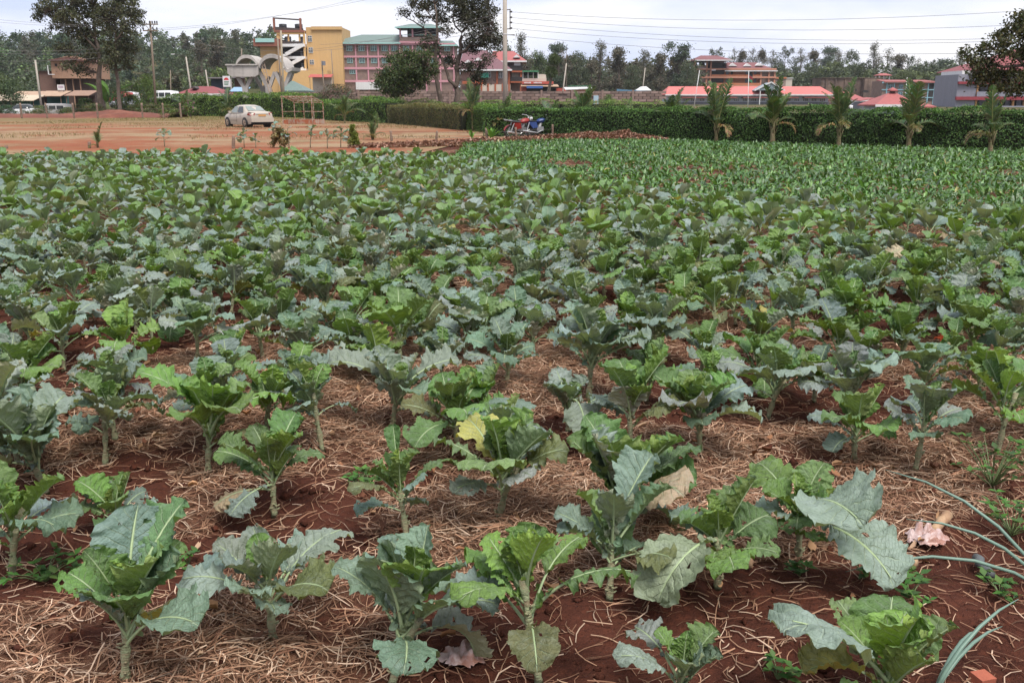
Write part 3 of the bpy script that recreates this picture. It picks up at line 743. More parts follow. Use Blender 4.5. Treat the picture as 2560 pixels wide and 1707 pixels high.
for k in range(10):
    V, F, U, MI = chard_leaf(900 + k, 9, 6); CH_HI.append(mesh('leaf', V, F, [CHARD, CRIB], MI, U, smooth=True))
    CH_LO.append(chard_leaf(900 + k, 3, 2)[:2] + chard_leaf(900 + k, 3, 2)[2:])
    V, F, U, MI = CH_LO[-1]; CH_LO[-1] = (V, F[:-2], U, MI[:-2])
CGR = [(.068, .160, .034), (.056, .132, .036), (.084, .185, .040), (.110, .215, .046), (.062, .122, .046)]
def hedge_y(x): return np.interp(x, [-1.5, 1.0, 5.0, 8.6, 12.5, 17.0, 22], [46.5, 45.2, 42.4, 39.2, 35.6, 31.6, 27.2])
rr_ = random.Random(77); ch = []; yrow = 11.0; krow = 0
while yrow < 44:
    nrow = 0
    x = -2.4 + rr_.uniform(0, .3)
    while x < .6 * yrow + 1:
        yy = yrow + rr_.uniform(-.12, .12)
        if chard_y(x) + .3 < yy < min(hedge_y(x) - 1.0 - .9 * (x < 4), 40.5) and fbm(np.array(x * .8), np.array(yy * .8), 14, 3) > .27: ch.append((x, yy, krow)); nrow += 1
        x += rr_.uniform(.20, .32)
    yrow += .30; krow += nrow > 0
ch.sort(key=lambda q: (q[2], q[0])); inrow = {}
Vs, Fs, Us, Cs, MI, off, cnt = [], [], [], [], [], 0, 0
for i, (x, yy, kr_) in enumerate(ch):
    r = random.Random(i * 31 + 5); z0 = float(soilz(x, yy)); n = r.randint(6, 8)
    hi_ = cnt < 300 and abs(x) < .55 * yy
    if hi_:
        cnt += 1
        inrow[kr_] = inrow.get(kr_, 0) + 1
        o = empty('chard_plant', (x, yy, z0), 0, f'dark green chard, {nth(inrow[kr_])} from left in the {ORD[min(kr_, 29)]} row of the chard bed', 'chard', 'chard plants at the near side of the chard bed')
    for k in range(n):
        az = k * 2.4 + r.uniform(-.5, .5); s_ = r.uniform(.65, 1.1); v = r.randrange(10); c = r.choice(CGR)
        g = r.uniform(.5, 1.4); c = tuple(q * g for q in c)
        if r.random() < .012: c = (.30, .27, .08)
        if hi_: link('leaf', CH_HI[v], o, (.02 * math.cos(az), .02 * math.sin(az), 0), (0, 0, az), s_, c)
        else:
            V, F, U, mi = CH_LO[v]; ca, sa = math.cos(az), math.sin(az)
            Vs.append(np.stack([(V[:, 0] * ca - V[:, 1] * sa) * s_ + x, (V[:, 0] * sa + V[:, 1] * ca) * s_ + yy, V[:, 2] * s_ + z0], -1))
            Fs.append(F + off); off += len(V); Us.append(U); MI.append(mi); Cs.append(np.repeat(np.array([c]), len(V), 0))
tag(link('chard_bed', mesh('chard_bed', np.concatenate(Vs), np.concatenate(Fs), [CHARD_FAR, CRIB], np.concatenate(MI), np.concatenate(Us), np.concatenate(Cs), True)),
    'dense dark green chard filling the bed up to the tall hedge', 'chard', kind='stuff')
# ================================================================== HEDGES
def hedge(name, label, path, h, th, leaf, dens, pal, seed, top_rag=.08, group=None, bulge=.12, aspect=.55):
    rng = np.random.default_rng(seed); path = np.array(path, float)
    o = empty(name, (*path.mean(0), 0), 0, label, 'hedge', group); c0 = np.array([*path.mean(0), 0])
    seg = np.linalg.norm(np.diff(path, axis=0), axis=1); Ltot = seg.sum(); cum = np.concatenate([[0], np.cumsum(seg)])
    per = 2 * h + th
    n = int(Ltot * per * dens)
    u = rng.uniform(0, Ltot, n); v = rng.uniform(0, per, n)
    x = np.interp(u, cum, path[:, 0]); y = np.interp(u, cum, path[:, 1])
    k = np.clip(np.searchsorted(cum, u) - 1, 0, len(seg) - 1)
    d = np.diff(path, axis=0) / seg[:, None]; d = d[k]; nr = np.stack([d[:, 1], -d[:, 0]], 1)
    nr *= np.where((nr * path.mean(0)).sum(1) > 0, -1, 1)[:, None]          # front normal faces the field
    hh = h * (1 + .17 * (vn(u * .5, u * 0, seed) - .5) + top_rag * 2 * (vn(u * 2.3, u * 0, seed + 1) - .5))
    front = v < h; top = (v >= h) & (v < h + th)
    z = np.where(front, v / h * hh, np.where(top, hh, (per - v) / h * hh))
    off = np.where(front, th / 2, np.where(top, th / 2 - (v - h), -th / 2))
    bl = bulge * (fbm(u * 1.1, z * 1.6, seed + 3, 3) - .5) * 2
    rnd = np.minimum(1, (hh - z) / .25).clip(0, 1)
    dep = -rng.exponential(.05, n)
    off = np.where(top, off, np.sign(off) * (np.abs(off) * (.72 + .28 * np.sqrt(rnd)) + bl + dep))
    z = np.where(top, z + bl * .5 + dep * .8, z) + (rng.uniform(0, 1, n) < .04) * top * rng.uniform(0, top_rag * 1.6, n)
    P = np.stack([x + nr[:, 0] * off, y + nr[:, 1] * off, np.maximum(z, .02)], 1) - c0
    Nr = np.where(top[:, None], np.array([[0, 0, 1.]]), np.stack([nr[:, 0] * np.sign(off), nr[:, 1] * np.sign(off), 0 * off + .5], 1))
    V, F = leafquads(P, Nr, rng.uniform(.7, 1.35, n) * leaf, aspect, rng)
    col = pick(rng, pal, n, .22) * (.8 + .5 * fbm(u * .8, z * 1.2, seed + 9, 3))[:, None]
    col *= np.where(z > hh - .22, 1.25, 1.0)[:, None]                       # fresh shoots along the clipped top
    link('foliage', mesh('foliage', V, F, FOL, col=np.repeat(col, 4, 0)), o)
    mb = MB()                                                              # solid dark core box added to block the view through the leaves
    for i in range(len(path) - 1):
        a, b = path[i] - c0[:2], path[i + 1] - c0[:2]; t = (b - a) / np.linalg.norm(b - a); q = np.array([t[1], -t[0]]) * (th / 2 - .2)
        vs = [(*(a + q), .0), (*(b + q), .0), (*(b - q), .0), (*(a - q), .0)]
        vs += [(x_, y_, h - .24) for x_, y_, _ in vs]
        mb.add(vs, [(3, 2, 1, 0), (4, 5, 6, 7), (0, 1, 5, 4), (1, 2, 6, 5), (2, 3, 7, 6), (3, 0, 4, 7)])
    mb.build('dark_core', mat('core_dark', (.022, .026, .012), .9, .4, 6, bump=.8, bscale=12), o)
    return o
DG = [(.044, .094, .024), (.058, .122, .030), (.080, .155, .038), (.032, .068, .021), (.11, .19, .048)]
LG = [(.125, .205, .038), (.16, .245, .05), (.10, .17, .038), (.19, .26, .07), (.08, .14, .033)]
BG_ = [(.135, .13, .048), (.10, .125, .04), (.16, .115, .055), (.08, .105, .034), (.19, .165, .075)]
hx = np.linspace(-1.1, 22, 9)
hedge('clipped_hedge', 'long dark green clipped hedge behind the chard bed with the palm row before it', [(x, float(hedge_y(x)) + 1.5) for x in hx], 1.46, 1.3, .074, 600, DG, 3, .075, bulge=.2)
def HG(px, Y): return (at(px, HZ, Y).x, Y)
hedge('clipped_hedge', 'thin brownish clipped hedge at the end of the dirt yard', [HG(985, 76), HG(1070, 68), HG(1170, 58)], 1.5, 1.2, .07, 420, BG_, 5, .04)
hedge('clipped_hedge', 'short green hedge between the brownish hedge and the motorcycles', [HG(1172, 60), HG(1285, 49.6)], 1.5, 1.3, .075, 420, DG + LG[:2], 6, .09)
hedge('loose_hedge', 'tall loose light green hedge behind the parked car', [HG(395, 126), HG(640, 117), HG(800, 106)], 2.45, 2.0, .15, 150, LG + DG[:2], 7, .16, bulge=.3)
hedge('loose_hedge', 'bushy green hedge between the rusty frame and the brownish hedge', [HG(780, 100), HG(870, 88), HG(988, 78)], 1.85, 1.8, .12, 190, LG[:3] + DG, 8, .14, bulge=.25)
hedge('low_hedge', 'low yellow green hedge beyond the brownish hedge', [HG(930, 92), HG(1180, 88), HG(1400, 86), HG(1660, 92)], 1.75, 1.0, .09, 170, LG, 9, .12)

# ================================================================== PALMS
PALM_BARK = mat('palm_bark', (.20, .155, .085), .85, .35, 9, (.12, .13, .05), .45, .6, .8, 30)
RACHIS = mat('frond_stalk', (.17, .18, .06), .6, .2, 8)
def frond(seed, L_, e0, dr, npair, ll, sag, col):
    r = random.Random(seed); rng = np.random.default_rng(seed)
    a = np.linspace(0, 1, 24); e = e0 - dr * a ** 1.6
    y = np.concatenate([[0], np.cumsum(np.cos(e[:-1]))]) * L_ / 23; z = np.concatenate([[0], np.cumsum(np.sin(e[:-1]))]) * L_ / 23
    x = r.uniform(-.12, .12) * a ** 2 * L_
    mb = MB(); mb.tube([(x[i], y[i], z[i]) for i in range(0, 24, 3)], [.017 * (1 - .8 * i / 23) for i in range(0, 24, 3)], 4, 1)
    V = []; F = []; cols = []
    for i in range(npair):
        t = .22 + .78 * i / (npair - 1)
        cx, cy, cz, ce = [float(np.interp(t, a, q)) for q in (x, y, z, e)]
        ln = ll * (math.sin(PI * min(1, .18 + t * .80)) ** .7) * r.uniform(.8, 1.1)
        for sd in (-1, 1):
            fw = r.uniform(.5, .85); up = r.uniform(.1, .5)
            T = Vector((0, math.cos(ce), math.sin(ce))); Sv = Vector((sd, 0, 0)); Nv = Vector((0, -math.sin(ce), math.cos(ce)))
            d = (Sv * (1 - fw * .5) + T * fw + Nv * up).normalized(); p0 = Vector((cx, cy, cz)); p1 = p0 + d * ln * .55
            d2 = (d + Vector((0, 0, -sag * r.uniform(.6, 1.4)))).normalized(); p2 = p1 + d2 * ln * .45
            wv = d.cross(Nv).normalized() * .0135
            b = len(V); V += [p0 - wv * .5, p0 + wv * .5, p1 + wv, p1 - wv, p2 + wv * .15, p2 - wv * .15]
            F += [(b, b + 1, b + 2, b + 3), (b + 3, b + 2, b + 4, b + 5)]
            c = [q * r.uniform(.75, 1.3) for q in col]; cols += [c] * 6
    nv = len(mb.v); V = np.array([tuple(v) for v in V]); allV = np.concatenate([np.array(mb.v), V])
    quads = [f for f in mb.f if len(f) == 4]
    allF = np.concatenate([np.array(quads), np.array(F) + nv])
    return mesh('frond', allV, allF, [FOL, RACHIS], [1] * len(quads) + [0] * len(F), col=np.concatenate([np.full((nv, 3), .15), np.array(cols)]))
PG = [(.095, .14, .05), (.08, .122, .046), (.115, .152, .062), (.072, .112, .056)]
FR_UP = [frond(40 + k, 1.0, R(86 - 4 * k), R(8 + 11 * k), 34, .24, .35, PG[k % 4]) for k in range(5)]
FR_MID = [frond(50 + k, 1.0, R(66 - 6 * k), R(45 + 14 * k), 28, .32, .55, PG[(k + 1) % 4]) for k in range(5)]
FR_DRY = [frond(60 + k, .85, R(48 - 10 * k), R(80 + 20 * k), 22, .26, .9, [(.20, .15, .055), (.155, .14, .05), (.24, .18, .08)][k]) for k in range(3)]
def palm(px, py_base, py_top, label, seed, nf=10, trunk=.3, Y=None, thick=1.0, dry=2, erect=.7):
    g = ground(px, py_base) if Y is None else Vector((at(px, py_base, Y).x, Y, 0))
    H = (py_base - py_top) * S(g.y); r = random.Random(seed)
    o = empty('palm_tree', (g.x, g.y, .0), r.uniform(-.3, .3), label, 'palm', 'palms along the hedge')
    th = trunk * H; rb = .07 * thick
    mb = MB(); mb.tube([(0, 0, -.05), (.01, 0, th * .12), (0, 0, th * .4), (-.01, 0, th * .75), (0, .01, th * 1.0), (0, 0, th * 1.25)], [rb * 1.1, rb * 1.25, rb * 1.05, rb * .85, rb * .62, rb * .25], 9)
    for k in range(9):
        a = k * 2.4; z = th * (.45 + .06 * k)
        mb.tube([(rb * .7 * math.cos(a), rb * .7 * math.sin(a), z), (rb * 1.2 * math.cos(a), rb * 1.2 * math.sin(a), z + .18), (rb * 1.9 * math.cos(a), rb * 1.9 * math.sin(a), z + .34)], [.025, .018, .01], 4)
    mb.build('trunk', PALM_BARK, o, True)
    fl = (H - th) / .93
    for k in range(nf):
        a = k * 2.4 + r.uniform(-.4, .4); f = k / max(1, nf - 1)
        me_ = r.choice(FR_UP) if f > 1 - erect else r.choice(FR_MID)
        link('frond', me_, o, (0, 0, th * (.95 + .2 * f)), (r.uniform(-.22, .22), r.uniform(-.2, .2), a), fl * (1.04 if k == nf - 1 else r.uniform(.55, 1.0)))
    for k in range(dry):
        link('frond', r.choice(FR_DRY), o, (0, 0, th * .9), (0, 0, r.uniform(0, 6.28)), fl * r.uniform(.6, .85))
    return o
palm(1677, 351, 228, 'first feathery palm right of the leaf heap end, before the dark hedge', 1, 11, .28)
palm(1790, 358, 214, 'palm with forked looking dry stalks, second right of the leaf heap end', 2, 11, .26)
palm(1930, 364, 214, 'thick trunked palm before the hedge, third right of the leaf heap end', 3, 11, .34, thick=1.35)
palm(2095, 374, 214, 'palm before the hedge, fourth right of the leaf heap end', 4, 11, .36)
palm(2270, 375, 209, 'palm with one long upright frond, second from the right edge', 5, 10, .30, thick=1.1)
palm(2474, 389, 233, 'palm nearest the right edge with yellowing lower fronds', 6, 10, .30, dry=3)
palm(1381, 342, 250, 'short palm standing behind the blue motorcycle', 7, 9, .22)
palm(1458, 344, 222, 'tall shaggy palm right of the motorcycles with yellow hanging fronds', 8, 13, .30, dry=4)
palm(1569, 344, 256, 'short palm before the hedge between the fence posts', 9, 8, .2)
palm(1411, 342, 284, 'stemless small palm between the fence posts right of the motorcycles', 10, 7, .06, thick=.6, dry=0)
palm(1256, 342, 246, 'palm left of the motorcycles with drooping yellow fronds', 11, 11, .30, dry=5, erect=.45)
palm(1182, 329, 214, 'tall thin palm at the end of the brownish hedge', 12, 10, .45, thick=.8, dry=2)
palm(862, 310, 232, 'broad palm in the bushy hedge right of the rusty frame', 13, 11, .25, dry=2, erect=.5)
palm(572, 300, 226, 'palm in the loose hedge above the car roof', 14, 9, .2, Y=112, erect=.5)
palm(470, 300, 236, 'palm in the loose hedge left of the car', 15, 9, .2, Y=118, erect=.5)
palm(944, 322, 280, 'small bright palm standing alone on the dirt yard', 16, 7, .15, thick=.5, dry=0)
palm(932, 352, 303, 'half dry small palm at the field edge before the yard', 17, 8, .12, thick=.8, dry=5)
palm(1290, 252, 221, 'small distant palm left of the concrete pole behind the wall', 18, 8, .2, Y=100, dry=0)
palm(1085, 252, 212, 'slim palm before the block wall near the big dark tree', 19, 8, .3, Y=100, dry=0)
palm(245, 372, 309, 'thin young palm sprout at the left field edge', 20, 3, .05, thick=.3, dry=1, erect=.8)

# ================================================================== FENCE POSTS along field and yard
WOOD = mat('grey_wood', (.23, .155, .11), .85, .3, 6, (.14, .10, .08), .45, .65, .6, 25)
def post(px, y_base, y_top, label, seed, w=.055, lean=0):
    g = ground(px, y_base); h = (y_base - y_top) * S(g.y); r = random.Random(seed)
    mb = MB(); lx = r.uniform(-.06, .06) + lean
    n = 6; mb.tube([(lx * i / n + r.uniform(-.008, .008), r.uniform(-.008, .008), -.1 + (h + .1) * i / n) for i in range(n + 1)], [w * r.uniform(.85, 1.15) for i in range(n + 1)], 7)
    return tag(mb.build('fence_post', WOOD, None, True, loc=(g.x, g.y, 0)), label, 'fence post', 'wooden fence posts')
for k, (px, b, t, lab) in enumerate([
    (583, 374, 340, 'grey wooden post at the field edge below the rusty frame'),
    (980, 355, 328, 'short wooden post at the yard edge left of the banana seedling'),
    (1090, 357, 328, 'second wooden post at the yard edge left of the banana seedling'),
    (1218, 360, 321, 'wooden post rising out of the banana seedling'),
    (1291, 350, 319, 'wooden post before the red motorcycle'),
    (1381, 346, 312, 'wooden post right beside the blue motorcycle'),
    (1458, 343, 309, 'wooden post below the tall shaggy palm'),
    (1532, 340, 308, 'wooden post between the shaggy palm and the braced end post'),
    (1604, 334, 306, 'end post with a leaning brace at the heap end'),
    (17, 374, 364, 'stub of a wooden post at the far left field edge'),
    (224, 373, 355, 'low wooden post by the thin palm sprout')]): post(px, b, t, lab, k)
g = ground(1604, 334)
mb = MB(); mb.tube([(-.45, 0, .05), (0, 0, .42)], .045, 6); br = mb.build('brace', WOOD, None, True)
br.parent = [o for o in C.objects if o.name.startswith('fence_post') and 'brace' in o['label']][0]
for k, (px, nm) in enumerate([(55, 'leftmost'), (119, 'second from left'), (186, 'third from left'), (245, 'fourth from left'), (357, 'fifth from left'), (409, 'sixth from left'), (453, 'rightmost')]):
    post(px, 297, 259, f'tall weathered post at the far yard end, {nm} of the far fence', 30 + k, .10)
# the two strands of wire
def wire(pts, rad, label, name='fence_wire', cat='wire', m=None, group=None, n=4):
    mb = MB(); mb.tube(pts, rad, n); return tag(mb.build(name, m or mat('wire_steel', (.10, .09, .08), .6, .1, 5), None), label, cat, group)
pl = [ground(px, b) for px, b in ((980, 355), (1090, 357), (1218, 360), (1291, 350), (1381, 346), (1458, 343), (1532, 340), (1604, 334))]
for z, nm in ((.22, 'lower'), (.42, 'upper')):
    wire([(p.x, p.y - .05, z) for p in pl], .006, f'{nm} strand of wire between the near wooden posts')
pl = [ground(px, 297) for px in (-30, 55, 119, 186, 245, 357, 409, 453)]
for z, nm in ((.55, 'lower'), (1.0, 'middle'), (1.4, 'top')):
    wire([(p.x, p.y - .1, z) for p in pl], .011, f'{nm} strand of wire on the far yard fence')

# ================================================================== HEAP of dry leaves
rng = np.random.default_rng(91)
hp = np.array([(-5.9, 35.3), (-4.2, 35.7), (-2.4, 36.8), (-.6, 38.4), (1.2, 40.6), (3.2, 41.8), (5.0, 41.6), (6.6, 40.4)])
hh = np.array([.06, .12, .14, .16, .18, .25, .33, .08])
sg = np.concatenate([[0], np.cumsum(np.linalg.norm(np.diff(hp, axis=0), axis=1))])
n = 13000; u = rng.uniform(0, sg[-1], n); v = rng.uniform(-1, 1, n)
x = np.interp(u, sg, hp[:, 0]); y = np.interp(u, sg, hp[:, 1]) + v * .85
z = np.interp(u, sg, hh) * (1 - np.abs(v) ** 1.7) * (.7 + .7 * vn(u * 1.3, v * 2, 6)) + .02
V, F, cl = curled(n, x, y, rng, rng.uniform(.07, .17, n), z - .03, [(.27, .145, .10), (.34, .20, .145), (.20, .095, .065), (.42, .28, .215), (.24, .125, .09)])
tag(link('dry_leaf_heap', mesh('dry_leaf_heap', V, F, DRY, col=cl, smooth=True)), 'long low heap of raked brown dry leaves along the field end', 'leaf heap', kind='stuff')

# ================================================================== TALL THIN KALE and plants at the yard edge
GP = 'tall thin kale at the yard edge'
KS = mat('woody_kale_stem', (.26, .22, .14), .8, .2, 20)
def tall_kale(px, b, t, label, seed, n=13, spread=1.0):
    g = ground(px, b); H = (b - t) * S(g.y); r = random.Random(seed)
    o = empty('tall_kale', (g.x, g.y, 0), r.uniform(0, 6), label, 'kale', GP)
    mb = MB(); lx = r.uniform(-.1, .1)
    mb.tube([(lx * q * q, 0, H * .8 * q) for q in (0, .25, .5, .75, 1)], [.022, .02, .016, .014, .008], 6); mb.build('stem', KS, o, True)
    for k in range(n):
        q = r.uniform(.42, 1); fam = r.choice('OMTYD'); c = r.choice(BLUE + GREY[:2])
        link('leaf', LEAF_HI[fam, r.randrange(NVAR[fam])], o, (lx * q * q, 0, H * .8 * q), (0, 0, r.uniform(0, 6.28)), r.uniform(.55, .85) * spread, tuple(x * r.uniform(.85, 1.15) for x in c))
for k, q in enumerate([(412, 369, 322, 'lone thin tall kale on the yard at the left', 14, 1.2), (611, 372, 322, 'tall thin kale just right of the grey post', 16, 1.2), (640, 372, 328, 'slanting tall kale right of the grey post', 10, 1.),
    (685, 372, 304, 'tallest thin kale before the car tail', 12, 1.1), (723, 372, 311, 'tall thin kale left below the rusty frame', 12, 1.1), (776, 372, 313, 'tall thin kale in front of the rusty frame', 12, 1.),
    (819, 374, 317, 'tall thin kale right of the rusty frame', 11, 1.1), (852, 372, 313, 'bushiest tall kale beside the yellow green shrub', 18, 1.3)]):
    tall_kale(*q[:4], 400 + k, q[4], q[5])
def blob_shrub(name, label, cat, px, b, t, wpx, leaf, nleaf, pal, seed, cone=False, stems_=5, sub=26, Y=None, group=None, col_mat=None):
    g = ground(px, b) if Y is None else Vector((at(px, b, Y).x, Y, 0))
    H = (b - t) * S(g.y); W = wpx * S(g.y) / 2; rng = np.random.default_rng(seed); r = random.Random(seed)
    o = empty(name, (g.x, g.y, float(gz(g.x, g.y)) if g.y > 118 else 0), 0, label, cat, group)
    cs = []
    for k in range(sub):
        q = r.uniform(.22, 1); a = r.uniform(0, 6.28); rad = W * r.uniform(.2, 1) ** .6 * ((1.05 - q) if cone else math.sin(PI * min(.98, .18 + .72 * q)))
        cs.append((rad * math.cos(a), rad * math.sin(a), H * q * .95))
    cs = np.array(cs); kk = rng.integers(0, sub, nleaf)
    P = cs[kk] + rng.normal(0, 1, (nleaf, 3)) * np.array([W * .17, W * .17, H * .07]); P[:, 2] = np.clip(P[:, 2], .03, H)
    V, F = leafquads(P, P - np.array([0, 0, H * .3]), rng.uniform(.7, 1.3, nleaf) * leaf, .5, rng)
    cl = pick(rng, pal, nleaf, .2) * (1 + rng.normal(0, .16, sub))[kk][:, None].clip(.6, 1.5)
    link('foliage', mesh('foliage', V, F, FOL, col=np.repeat(cl, 4, 0)), o)
    mb = MB()
    for k in range(stems_):
        c = cs[k]; mb.tube([(0, 0, -.05), tuple(c * .5 * np.array([.6, .6, 1])), tuple(c)], [max(.012, H * .014), max(.009, H * .009), .004], 5)
    mb.build('stems', mat('shrub_bark', (.13, .10, .07), .9, .3, 8), o)
    return o
blob_shrub('cypress_shrub', 'yellow green feathery shrub at the edge of the yard', 'shrub', 884, 372, 313, 34, .055, 2600, [(.17, .20, .03), (.22, .24, .05), (.13, .17, .03), (.10, .13, .03)], 21, True)
blob_shrub('dry_bush', 'straw coloured dry brush clump before the car tail', 'bush', 700, 372, 322, 46, .10, 1100, [(.30, .22, .10), (.24, .17, .08), (.20, .17, .07)], 22)
blob_shrub('round_bush', 'dark leafy bush at the far left yard end behind the fence', 'bush', 18, 292, 262, 44, .13, 1500, [(.05, .10, .05), (.07, .13, .06), (.04, .08, .035)], 23, Y=112)
blob_shrub('flowering_bush', 'bush with magenta flowers at the left end of the loose hedge', 'bush', 478, 297, 254, 46, .14, 1700, DG + [(.30, .03, .22)] + LG[:2], 24, Y=108)
blob_shrub('round_bush', 'small bush with light leaves left of the loose hedge', 'bush', 420, 296, 262, 44, .14, 1100, LG + BG_, 25, Y=106)

# banana seedlings: each blade a part
BAN = [(.12, .26, .035), (.15, .29, .05), (.09, .20, .035)]
def big_blade(seed, L_, W, e0, dr):
    a = np.linspace(0, 1, 13)[:, None]; s = np.linspace(-1, 1, 5)[None]; e = e0 - dr * a ** 1.6
    y = np.cumsum(np.cos(e), 0) * L_ / 12; z = np.cumsum(np.sin(e), 0) * L_ / 12
    wv = W * np.sin(PI * np.clip(.06 + .9 * a, 0, 1)) ** .7 * np.where(a < .15, .25, 1); fa = .5
    lat = np.abs(s) * wv; r = random.Random(seed)
    Nm = lat * math.sin(fa) + .015 * np.sin(9 * a + r.random() * 6) * np.abs(s)
    V = np.stack([np.sign(s) * lat * math.cos(fa) + 0 * a, y - np.sin(e) * Nm, z + np.cos(e) * Nm], -1).reshape(-1, 3)
    ix = np.arange(65).reshape(13, 5); F = np.stack([ix[:-1, :-1], ix[:-1, 1:], ix[1:, 1:], ix[1:, :-1]], -1).reshape(-1, 4)
    return mesh('leaf', V, F, FOL, col=np.repeat(np.array([random.Random(seed).choice(BAN)]) * (.55 if L_ > 2 else 1), 65, 0), smooth=True)
def banana(px, b, t, n, label, seed, Y=None):
    g = ground(px, b) if Y is None else Vector((at(px, b, Y).x, Y, 0)); H = (b - t) * S(g.y); r = random.Random(seed)
    o = empty('banana_plant', (g.x, g.y, 0), 0, label, 'banana plant')
    mb = MB(); mb.tube([(0, 0, -.03), (0, 0, H * .3), (.01, 0, H * .5)], [H * .06, H * .05, H * .025], 8); mb.build('stem', mat('banana_stem', (.20, .24, .09), .6, .2, 8), o, True)
    for k in range(n):
        link('leaf', big_blade(seed * 7 + k, H * r.uniform(.7, .95), H * .13, R(r.uniform(45, 84)), R(r.uniform(0, 50))), o, (0, 0, H * .25), (0, 0, k * 2.4 + .6))
banana(1229, 360, 322, 8, 'bright green banana seedling with broad leaves at the yard edge', 31)
banana(1180, 356, 325, 4, 'small thin banana seedling left of the bright one', 32)
banana(270, 275, 186, 4, 'tall bright banana leaves beside the twin trees at left', 33, Y=124)

# ================================================================== CAR
PAINT = mat('car_paint_beige', (.40, .355, .295), .38, .06, 1.5, spec=.5)
DUST = mat('car_dust', (.30, .215, .15), .7, .15, 3)
GLASS = mat('dark_glass', (.03, .035, .035), .12, .1, 2, spec=.6)
PALEGL = mat('reflecting_glass', (.20, .235, .215), .10, .1, 2, spec=.7)
TYRE = mat('tyre_rubber', (.03, .027, .025), .85, .2, 10)
RIMM = mat('wheel_rim', (.30, .24, .19), .5, .2, 6, metal=.3)
BLACK = mat('black_trim', (.02, .02, .02), .6, .1, 5)
LAMP = mat('tail_lamp_red', (.22, .022, .018), .25, .1, 8, spec=.6)
CHROME = mat('bright_metal', (.55, .55, .53), .3, .05, 5, metal=.7)
PLATE = mat('plate_yellow', (.50, .26, .09), .6, .1, 8)
def loft(sections, caps=True):
    mb = MB(); n = len(sections[0]); V = [p for s_ in sections for p in s_]; F = []
    for i in range(len(sections) - 1):
        for k in range(n - 1): F.append((i * n + k, i * n + k + 1, (i + 1) * n + k + 1, (i + 1) * n + k))
    if caps: F.append(tuple(range(n - 1, -1, -1))); F.append(tuple((len(sections) - 1) * n + k for k in range(n)))
    mb.add(V, F); return mb
